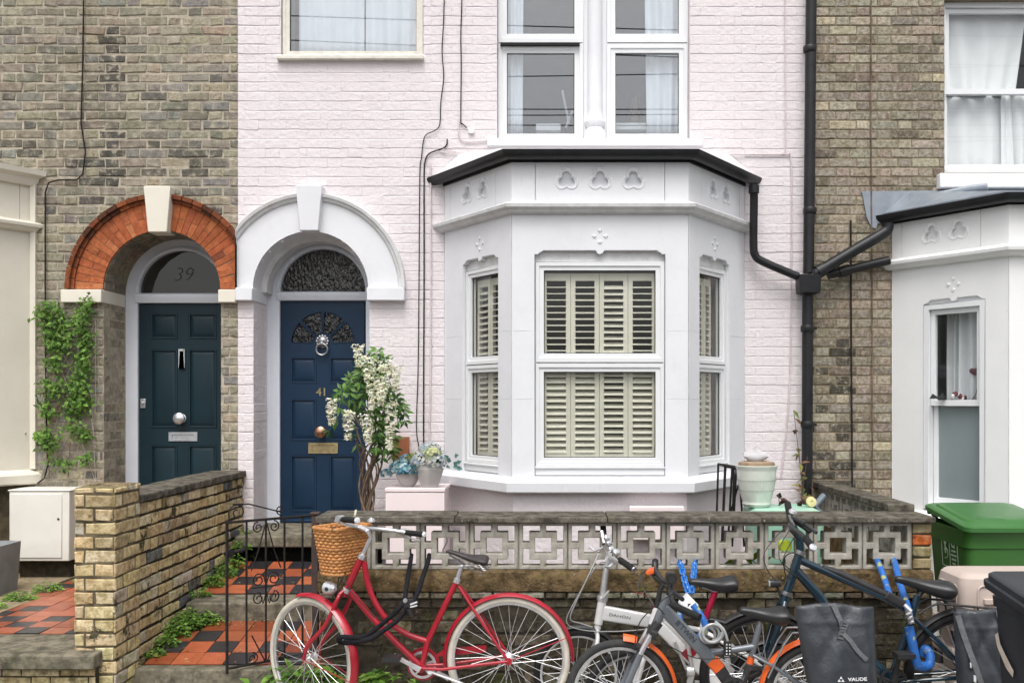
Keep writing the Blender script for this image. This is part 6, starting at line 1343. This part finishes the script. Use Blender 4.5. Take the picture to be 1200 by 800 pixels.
o = MB(); o.loft([[Qd(757+t*9, 671-t*3.5, -.02)+Vector((0, x, y)) for x, y in rrect(.03, h, .006, 2)] for t, h in ((0, .012), (.3, .03), (1, .034))]); o.build('reflector', ORANGE, hbg)
o = MB(); o.loft([[Q(785+x*110, 674+y*130, z-.05) for x, y in rrect(.11, .09, .03, 4)] for z in (-.03, .03)])
for k in range(9): q = 2*PI*k/9; o.lathe([(.004, 0), (.003, .004)], Q(785+5*math.cos(q), 674+5*math.sin(q), -.082), 6, up=(0, -1, 0))
o.build('gear_shifter', BLK, hbg)
part(gy, 'cable', CABLE, [(smoothpath([Q(768, 672, .12), Q(753, 672, .02), Q(746, 690, -.05), Q(752, 705, -.05), Q(768, 708, -.05), Q(778, 718, -.04)], 6), .003), (smoothpath([Q(786, 690, -.1), Q(770, 700, -.12), Q(748, 725, -.08), Q(742, 758, -.06)], 6), .003), (smoothpath([Q(776, 750, -.04), Q(812, 767, -.05), Q(846, 768, -.04), Q(880, 762, -.03)], 6), .0028)], 6)
part(gy, 'seat_post', STEEL, [([Q(891, 728), Q(886, 752)], .0135)], 12)
saddle(gy, Q(866, 713), Q(923, 719), .06, .19, VINYL, .062)
ring_gear(gy, bb4-AX*.05, AX, .07, BLK); crank(gy, bb4, AX, math.radians(200), m=BLK)
part(gy, 'rear_rack', STEEL, [([Q(897, 790, -.06), Q(915, 752, -.06), Q(925, 738, -.06), Q(1010, 736, -.06)], .006), ([Q(897, 790, .06), Q(915, 752, .06), Q(925, 738, .06), Q(1010, 736, .06)], .006), ([hr4-AX*.075, Q(975, 738, -.06)], .005), ([hr4+AX*.075, Q(975, 738, .06)], .005), ([Q(940, 737, -.06), Q(940, 737, .06)], .005), ([Q(1008, 736, -.06), Q(1008, 736, .06)], .005)], 8)
# coiled grey cable lock
cl = thing('bike_lock', 'coiled pale grey cable lock hanging on the frame of the grey bike', 'lock', (Q(835, 745).x, Q(835, 745).y, .6))
o = MB(); pts = []
for i in range(90): t = i/89; q = 2*PI*3.2*t; pts.append(Q(831+3*math.sin(5*t)+12*(1-.25*t)*math.cos(q), 737+6*t+11*math.sin(q)*(1-.2*t), -.07+.05*t))
o.tube(pts, .0072, 8); o.tube(smoothpath([Q(836, 725, -.05), Q(846, 735, -.06), Q(851, 752, -.06), Q(851, 762, -.06)], 5), .0072, 8); o.build('cable_coil', mat('grey_clear_sleeve', (.40, .41, .41), (.3, .31, .31), 20, .3, coat=.5), cl)
o = MB(); q = Q(850, 757, -.06); o.tube([q+UP*.045, q-UP*.03], .021, 12)
o.build('lock_body', BLK, cl)
o = MB()
for k in range(4):
    for j in range(2): o.fbox(Fr(q+UP*(.03-k*.016)+EX*(-.008+j*.016)-AX*.021, EX, UP, -AX), -.003, .003, -.003, .003, 0, .003)
o.build('dial_marks', PALEINK, cl)
# blue chain
bc_ = thing('bike_lock', 'blue link chain with white lock body hanging from the pierced blocks', 'lock', (Q(805, 700).x, Q(805, 700).y, .8))
o = MB()
def chain(path, pl=.042, r=.0065):
    pts = smoothpath(path, 10); acc = 0; nxt = 0; k = 0
    for i in range(len(pts)-1):
        seg = (pts[i+1]-pts[i]).length; acc += seg
        if acc >= nxt:
            d = (pts[i+1]-pts[i]).normalized(); b = d.cross(AX if k % 2 else EX*.5+AX*.2+UP*.1).normalized(); c = pts[i]; lp = []
            for j in range(14): q = 2*PI*j/14; lp.append(c+d*(.013*math.copysign(1, math.cos(q))*(abs(math.cos(q))>.05)+.0125*math.cos(q))+b*.0135*math.sin(q))
            o.tube(lp, r, 6, closed=True); nxt += pl*.72; k += 1
chain([P(796, 657, 6.0), P(798, 662, 5.86), P(803, 682, 5.72), P(807, 694, 5.62)]); chain([P(816, 656, 6.0), P(814, 662, 5.86), P(812, 680, 5.72), P(810, 694, 5.62)])
o.build('chain', BLUEL, bc_)
o = MB()
o.tube(smoothpath([P(812, 708, 5.36), P(822, 722, 5.34), P(827, 735, 5.33), P(822, 744, 5.34), P(814, 748, 5.36)], 5), .019, 10); o.tube(smoothpath([P(800, 714, 5.5), P(796, 722, 5.44), P(803, 738, 5.4), P(815, 748, 5.36)], 5), .017, 10); o.build('chain_sleeve', BLUE, bc_)
o = MB(); a_, b_ = P(799, 701, 5.5), P(813, 713, 5.42); boxbeam(o, a_+Vector((0, -.02, .01)), b_+Vector((0, -.02, .0)), .075, .07, .04); lk = o.build('lock_body', LOCKM, bc_, bev=.006)
o = MB(); Fk = Fr((a_+b_)/2+Vector((.01, -.043, -.008)), EX, UP, -AX); o.fbox(Fk, -.016, .016, -.018, .018, 0, .003); o.build('label_plate', INK, lk)

# ---- dark blue trekking bicycle
DB = 5.42
dk = thing('bicycle', 'dark blue bicycle with black saddle and rear pannier near the bins', 'bicycle', (Q(1010, 790).x, Q(1010, 790).y, 0))
hf5, hr5 = Q(893, 790), Q(1133, 789); Rk = .348; bb5 = Q(1043, 795)
wheel(dk, hf5, EX, AX, Rk, .024, TYRE, BLK, 32); wheel(dk, hr5, EX, AX, Rk, .024, TYRE, BLK, 32, hubm=BLK)
guard(dk, hf5, EX, AX, Rk+.022, math.radians(-10), math.radians(125), .062, BLK); guard(dk, hr5, EX, AX, Rk+.022, math.radians(-10), math.radians(168), .062, BLK)
o = MB(); o.tube([Q(938, 645), Q(921, 697)], [.026, .024], 16); o.tube([Q(933, 668), Q(960, 698), Q(985, 742), bb5], [.026, .028, .032, .034], 16); o.tube([Q(938, 656), Q(965, 668), Q(1035, 700), Q(1064, 715)], [.021, .020, .018, .016], 14)
o.tube([Q(1075, 697), Q(1068, 724), Q(1056, 760), bb5], .018, 14)
for s_ in (-1, 1): o.tube([Q(1069, 722, s_*.02), Q(1100, 753, s_*.055), hr5+AX*s_*.066], .0105, 10); o.tube([bb5+AX*s_*.035-UP*.01, Q(1090, 792, s_*.055), hr5+AX*s_*.066], .012, 10)
dkf = o.build('frame', DBLUE, dk)
o = MB(); d5 = Q(1064, 715)-Q(965, 668)
o.tube([Q(964, 664), Q(985, 672), Q(1032, 694), Q(1058, 706)], [.014, .022, .021, .015], 14); o.build('top_tube_cover', BLK, dkf)
o = MB(); boxbeam(o, Q(1037, 696), Q(1059, 708), .05, .05, .05); o.build('lock_holder', BLK, dkf, bev=.006)
part(dk, 'fork', DBLUE, [([Q(921, 697), Q(918, 708)], .026)]+[(smoothpath([Q(918, 704, s_*.03), Q(913, 718, s_*.06), Q(902, 755, s_*.06), hf5+AX*s_*.06], 4), .0155) for s_ in (-1, 1)], 12)
o = MB(); o.lathe([(.03, -.01), (.031, .0), (.03, .012)], Q(921.5, 695), 16, up=Q(938, 645)-Q(921, 697)); o.lathe([(.03, -.01), (.03, .012)], Q(937.5, 647), 16, up=Q(938, 645)-Q(921, 697)); o.build('headset', STEEL, dkf)
sm5 = part(dk, 'stem', DBLUE, [([Q(938, 645), Q(937, 632)], .024), ([Q(940, 634), Q(928, 618)], .022)], 14)
o = MB(); o.lathe([(.001, -.001), (.021, 0), (.021, .008), (.016, .012), (.001, .012)], Qd(952.5, 641.5, -.33), 20, up=(.25, -.85, .45)); o.lathe([(.008, .012), (.008, .013)], Qd(952.5, 641.5, -.33), 12, up=(.25, -.85, .45)); o.build('stem_cap', CHROME, sm5)
hbp = smoothpath([Qd(925, 602, .28), Qd(926, 610, .15), Qd(928, 618), Qd(938, 625, -.12), Qd(946, 633, -.24)], 5)
hb5 = part(dk, 'handlebar', BLK, [(hbp, .014)], 10)
for a_, b_ in ((Qd(944, 630, -.2), Qd(952.5, 641.5, -.33)), (Qd(926, 607, .2), Qd(923, 590, .34))): o = MB(); o.tube([a_, a_+(b_-a_)*.1, b_], [.016, .019, .02], 12); o.build('grip', RUBBER, hb5)
o = MB()
for a_, b_, r in ((Qd(929, 606, .1), Qd(944, 614, .0), .014), (Qd(944, 614, .0), Qd(957, 624, -.06), .010), (Qd(933, 610, .1), Qd(950, 622, .03), .018), (Qd(925, 605, .12), Qd(932, 622, .05), .020)): o.tube([a_, b_], r, 8)
o.build('brake_lever', BLK, hb5)
o = MB(); o.lathe([(.022, 0), (.024, .006), (.016, .018), (.001, .02)], Qd(929, 600, .12), 14, up=(.1, -.5, .8)); o.build('bell', ALLOY, hb5)
o = MB(); o.loft([[Qd(920, 639, .05)+Vector((x*w_, z, y*w_)) for x, y in rrect(.07, .06, .02, 3)] for z, w_ in ((-.02, .9), (-.01, 1), (.02, 1))]); o.build('reflector_light', LIME, hb5)
part(dk, 'cable', CABLE, [(smoothpath([Q(926, 620, .1), Q(910, 632, .05), Q(895, 650, 0), Q(899, 668, -.02), Q(908, 678, -.03)], 6), .003), (smoothpath([Q(928, 622, .05), Q(914, 640, .0), Q(912, 655, -.05), Q(928, 668, -.04)], 6), .003), (smoothpath([Q(930, 630), Q(917, 646, -.06), Q(915, 660, -.06), Q(925, 670, -.03), Q(935, 675, -.02)], 6), .003), (smoothpath([Q(938, 650, -.1), Q(925, 645, -.08), Q(917, 652, -.05), Q(919, 672, -.03), Q(930, 678, -.02)], 6), .003)], 6)
o = MB(); o.loft([[Q(908, 683)+Vector((z, x*w_, y*w_)) for x, y in rrect(.055, .042, .014, 3)] for z, w_ in ((-.03, .85), (-.02, 1), (.03, .8))]); o.tube([Q(910, 685), Q(915, 700)], .007, 8); lf = o.build('headlamp', BLK, dk)
o = MB(); o.loft([[Q(907, 682.5, -.025)+Vector((x, 0, y)) for x, y in rrect(.045*w_, .02*w_, .008, 3)] if False else [Q(902, 683)+Vector((z, x*w_, y*w_)) for x, y in rrect(.045, .032, .01, 3)] for z, w_ in ((-.006, .8), (-.002, 1))]); o.build('lens', BLACKLENS, lf)
part(dk, 'seat_post', BLK, [([Q(1085, 685), Q(1075, 700)], .0155), ([Q(1074, 692), Q(1094, 690)], .006)], 12)
saddle(dk, Q(1049, 676), Q(1117, 690), .055, .20, VINYL, .065)
crank(dk, bb5, AX, math.radians(80), m=BLK); ring_gear(dk, bb5-AX*.05, AX, .075, BLK)
part(dk, 'rear_rack', BLK, [(smoothpath([Q(1072, 716, s_*.06), Q(1088, 706, s_*.065), Q(1105, 705, s_*.065), Q(1178, 712, s_*.065)], 4), .0065) for s_ in (-1, 1)]+[([hr5+AX*s_*.08, Q(1140, 709, s_*.065)], .006) for s_ in (-1, 1)]+[([hr5+AX*s_*.08, Q(1112, 706, s_*.065)], .006) for s_ in (-1, 1)]+[([Q(x, y, -.065), Q(x, y, .065)], .005) for x, y in ((1108, 705), (1140, 709), (1176, 712))], 8)
part(dk, 'rear_light', mat('red_lens', (.4, .01, .01), None, 9, .2), [([Q(1180, 716, -.03), Q(1180, 716, .03)], .016)], 10)
# blue folded chain sleeve on the dark blue bicycle
b2 = thing('bike_lock', 'blue fabric sleeved chain locking the dark blue bike to the blocks', 'lock', (Q(1060, 720).x, Q(1060, 720).y, .8))
o = MB(); sleeve([P(1027, 655, 6.02), P(1030, 661, 5.88), P(1037, 680, 5.74), P(1042, 695, 5.62), P(1048, 706, 5.52)], .0185, o); sleeve([P(1046, 654, 6.02), P(1049, 661, 5.86), P(1055, 685, 5.62), P(1062, 705, 5.44), P(1066, 722, 5.34)], .019, o)
sleeve([P(1065, 734, 5.33), P(1069, 752, 5.32), P(1074, 775, 5.32), P(1078, 780, 5.33), P(1088, 779, 5.36), P(1090, 768, 5.38), P(1085, 760, 5.40), P(1081, 766, 5.42)], .025, o)
o.build('chain_sleeve', BLUE, b2, smooth=60)
o = MB(); a_, b_ = P(1064, 712, 5.30), P(1068, 730, 5.29); o.tube([a_, b_], .017, 10); o.tube([P(1060, 708, 5.3), P(1068, 716, 5.28)], .011, 8)
for k in range(3): o.tube([P(1062+k*2.3, 720+k*5, 5.27), P(1068+k*1.5, 718+k*5, 5.27)], .006, 6)
o.build('lock_body', CHROME, b2)

# ---- panniers
def pannier(label, top, bot, ztop, zbot, y0, dep, seed, strap=None, logo=False):
    """top/bot: (x left, x right); a roll-top bag hanging in the plane y = y0"""
    cx_ = (top[0]+top[1]+bot[0]+bot[1])/4; t = thing('pannier', label, 'bag', (cx_, y0, zbot)); nx, nz = 26, 28; o = MB(); fr_, bk_ = [], []
    for j in range(nz+1):
        v = j/nz; k_ = v**.8; xl = bot[0]+(top[0]-bot[0])*k_-.012*math.sin(PI*v)*0; xr = bot[1]+(top[1]-bot[1])*k_; z = zbot+(ztop-zbot)*v
        for i in range(nx+1):
            u = i/nx; e = 1-abs(2*u-1)**5; th_ = dep/2*(max(0, e)**.5)*((1-.78*v**2.2) if v < 1 else .2)*(.55+.45*min(1, v*6)**.5)
            x = xl+(xr-xl)*u; wr = .014*noise.noise(Vector((u*2.6+seed, v*2.2, seed)))+.006*noise.noise(Vector((u*7+seed*2, v*5, 2)))
            cr_ = -.010*math.exp(-((u*.9+v*.55-.75)/.05)**2)-.008*math.exp(-((u*.7-v*.6+.1)/.06)**2)+.006*math.exp(-((v-.83)/.02)**2)
            zz = z+.012*math.sin(PI*u)*(v > .95)+.02*(v**6)*noise.noise(Vector((u*2, seed, 0)))
            ed = min(1, e*2)
            fr_.append(Vector((x, y0-th_-(wr+cr_)*ed, zz))); bk_.append(Vector((x, y0+th_*.6, zz)))
    n1 = nx+1; N = n1*(nz+1); fs = []
    for j in range(nz):
        for i in range(nx): a = j*n1+i; fs += [(a, a+1, a+n1+1, a+n1), (N+a, N+a+n1, N+a+n1+1, N+a+1)]
    for i in range(nx): fs += [(i, N+i, N+i+1, i+1), (nz*n1+i, nz*n1+i+1, N+nz*n1+i+1, N+nz*n1+i)]
    for j in range(nz): fs += [(j*n1, (j+1)*n1, N+(j+1)*n1, N+j*n1), (j*n1+nx, N+j*n1+nx, N+(j+1)*n1+nx, (j+1)*n1+nx)]
    o.add(fr_+bk_, fs); bag = o.build('bag', BAGM, t, smooth=70, sub=1)
    S_ = lambda u, v, lift=.004: fr_[round(v*nz)*n1+round(u*nx)]+Vector((0, -lift, 0))
    return t, bag, S_
def ribbon(parent, pts, wd, m, name='strap', th=.003):
    pts = smoothpath(pts, 5); o = MB(); vs = []
    for i, p in enumerate(pts):
        d = (pts[min(i+1, len(pts)-1)]-pts[max(i-1, 0)]).normalized(); s_ = d.cross(AX).normalized()*wd/2
        vs += [p-s_, p+s_, p+s_-AX*th, p-s_-AX*th]
    o.add(vs, [(i*4+j, i*4+(j+1) % 4, i*4+4+(j+1) % 4, i*4+4+j) for i in range(len(pts)-1) for j in range(4)]+[(3, 2, 1, 0), tuple(range(len(vs)-4, len(vs)))]); return o.build(name, m, parent, smooth=30)
d1 = 4.93; A_ = lambda x, y, d=4.93: P(x, y, d)
t1, bag1, S1 = pannier('large charcoal grey roll top pannier on the bike with orange mudguards', (A_(931, 0).x, A_(1024, 0).x), (A_(949, 0).x, A_(1029, 0).x), A_(0, 709).z, A_(0, 812).z, d1-8, .17, 3.3)
ribbon(t1, [S1(.47, 1, .012), S1(.49, .93, .010), S1(.53, .82, .008), S1(.55, .72, .008)], .024, STRAP); ribbon(t1, [S1(.55, .72, .014), S1(.62, .66, .010), S1(.70, .54, .008), S1(.79, .43, .008)], .022, STRAP)
o = MB(); bq = S1(.545, .76, .012); Fb = Fr(bq, EX+UP*-.25, UP+EX*.25, -AX)
o.prism(rect(-.018, .018, .005, .045), [rect(-.011, .011, .015, .022), rect(-.011, .011, .028, .036)], Fb, .006, .008); o.prism(rect(-.016, .016, -.045, .002), [rect(-.01, .01, -.036, -.026), rect(-.01, .01, -.018, -.008)], Fb, .006, .008); o.build('buckle', STRAP, t1, bev=.0015)
Fv = Fr(S1(.66, .215, .010), EX+UP*.03, UP, -AX); text('VAUDE', .023, Fv, PALEINK, 'lettering', bag1, .001, .0006, sx=1.25)
o = MB(); Fv2 = Fr(S1(.44, .215, .010), EX, UP, -AX); 
for px_, py_, s_ in ((-.009, -.005, .009), (.009, -.005, .009), (0, .009, .008)): o.prism([(px_+s_*math.cos(q), py_+s_*math.sin(q)) for q in (PI/2, PI/2+2*PI/3, PI/2+4*PI/3)], [], Fv2, .002)
o.build('logo', PALEINK, bag1, smooth=0)
d2 = 5.25; B_ = lambda x, y, d=5.25: P(x, y, d)
t2, bag2, S2 = pannier('smaller charcoal pannier behind the dark blue bicycle beside the dark grey bin', (B_(1117, 0).x, B_(1186, 0).x), (B_(1122, 0).x, B_(1190, 0).x), B_(0, 716).z, B_(0, 818).z, d2-8, .17, 9.1)
ribbon(t2, [S2(.72, 1, .012), S2(.74, .9, .012), S2(.77, .78, .012), S2(.80, .62, .012), S2(.82, .5, .012)], .026, STRAP); ribbon(t2, [S2(.04, .98, .012), S2(.10, .7, .012), S2(.28, .3, .012), S2(.36, .08, .012)], .03, STRAP, 'side_flap')
o = MB(); Fb = Fr(S2(.78, .72, .016), EX, UP, -AX); o.prism(rect(-.018, .018, -.02, .03), [rect(-.011, .011, .0, .012)], Fb, .006, .006); o.build('buckle', DBIN, t2, bev=.0015)
o = MB(); o.fbox(Fr(S2(.20, .30, .016), EX+UP*-.5, UP, -AX), -.008, .008, -.018, .018, 0, .003); o.fbox(Fr(S2(.16, .42, .016), EX+UP*-.5, UP, -AX), -.005, .005, -.014, .014, 0, .003); o.build('reflector_patch', PALEINK, bag2, bev=.002)

text_mat = None
wl_ = thing('overhead_wires', 'thin telephone wires across the street mirrored in the upstairs windows', 'wires', (0, -9.4, 7.0))
o = MB()
for k, (z0, z1) in enumerate(((6.3, 6.75), (6.9, 6.7), (7.05, 6.95), (7.15, 7.25), (7.35, 7.3), (7.75, 8.15), (8.9, 7.9), (9.3, 8.5))):
    pts = [(x, -9.4-.06*k, z0+(z1-z0)*(x+14)/28-.16*(1-(x/14)**2)) for x in range(-14, 15, 2)]; o.tube(pts, .011, 5)
o.build('wire', WIREM, wl_)
# ---------------------------------------------------------------- small things seen through the windows
t = thing('poppy_ornament', 'dark red poppy on a thin wire stem inside the white bay window', 'ornament', (P(1143, 467, 7.62).x, P(1143, 467, 7.62).y, 1.85))
q = lambda x, y, d=7.62: P(x, y, d)
part(t, 'stem', CABLE, [(smoothpath([q(1139, 468), q(1144, 460), q(1145, 440)], 5), .003)], 5)
o = MB(); c = q(1144, 435)
o.loft([[c+Vector((x*w_*(1+.15*math.sin(3*i)), y*w_*.5, z)) for i, (x, y) in enumerate([(math.cos(2*PI*i/16), math.sin(2*PI*i/16)) for i in range(16)])] for z, w_ in ((-.03, .012), (-.012, .042), (.01, .05), (.024, .034), (.016, .012))]); o.build('petals', REDDEC, t)
t = thing('ornament', 'red and white flower shaped ornament on the window meeting rail', 'ornament', (q(1123, 467).x, q(1123, 467).y, 1.85))
o = MB(); w2 = MB()
for i in range(9):
    a = q(1117+i*1.7, 464-3*math.sin(i*.7), 7.62); (o if i % 3 else w2).lathe([(.006, -.015), (.02, -.004), (.018, .01), (.002, .016)], a, 8, up=(R.uniform(-1, 1), -1, R.uniform(-.5, 1)))
o.build('petals', REDDEC, t); w2.build('white_petals', LOCKM, t)
o = MB(); o.loft([[q(1099+x, 463+y, 7.62+c_) for x, y in ((-10, 4), (-6, -2), (0, 2), (6, -4), (9, 4))] for c_ in (0, .03)]); s_ = o.build('ornament', BLK, None, smooth=0); tag(s_, 'small black bow shaped ornament inside the white bay window', 'ornament')
u = lambda x, y, d=8.42: P(x, y, d)
t = thing('figurine', 'brown carved figure pair on the ledge inside the upstairs window', 'figurine', (u(745, 146).x, u(745, 146).y, u(745, 148).z))
for nm, pts in (('tall_figure', ((743, 147, .055), (743, 136, .05), (744, 126, .038), (745, 120, .028), (745.5, 115, .022), (745.5, 112, .004))), ('small_figure', ((756, 147, .036), (756.5, 138, .032), (757, 131, .022), (758, 127, .018), (758.5, 124, .004)))):
    o = MB(); o.loft([[u(x, y)+Vector((r_*math.cos(a), r_*.7*math.sin(a), 0)) for a in [2*PI*i/14 for i in range(14)]] for x, y, r_ in pts]); o.build(nm, BROWNDEC, t)
o = MB(); a, b = u(720, 152, 8.28), u(760, 144, 8.28); o.box(a.x, b.x, a.y, a.y+.1, a.z, b.z); s_ = o.build('paper_box', LOCKM, None, bev=.003); tag(s_, 'flat white box on the ledge in the right hand upstairs window', 'box')
o = MB(); a, b = u(628, 153, 8.28), u(657, 145, 8.28); o.box(a.x, b.x, a.y, a.y+.1, a.z, b.z); s_ = o.build('paper_box', LOCKM, None, bev=.003); tag(s_, 'flat white box on the ledge in the left hand upstairs window', 'box')
o = MB(); o.tube([u(667, 146), u(659, 106)], .011, 8); o.tube([u(663, 150), u(671, 130)], .012, 8); s_ = o.build('window_pole', LOCKM, None); tag(s_, 'white leaning stick behind the glass of the left upstairs window', 'stick')
o = MB(); o.tube([u(762, 150), u(764, 122)], .036, 12); s_ = o.build('candle', OLDWOOD, None); tag(s_, 'pale round candle beside the brown figures in the upstairs window', 'candle')
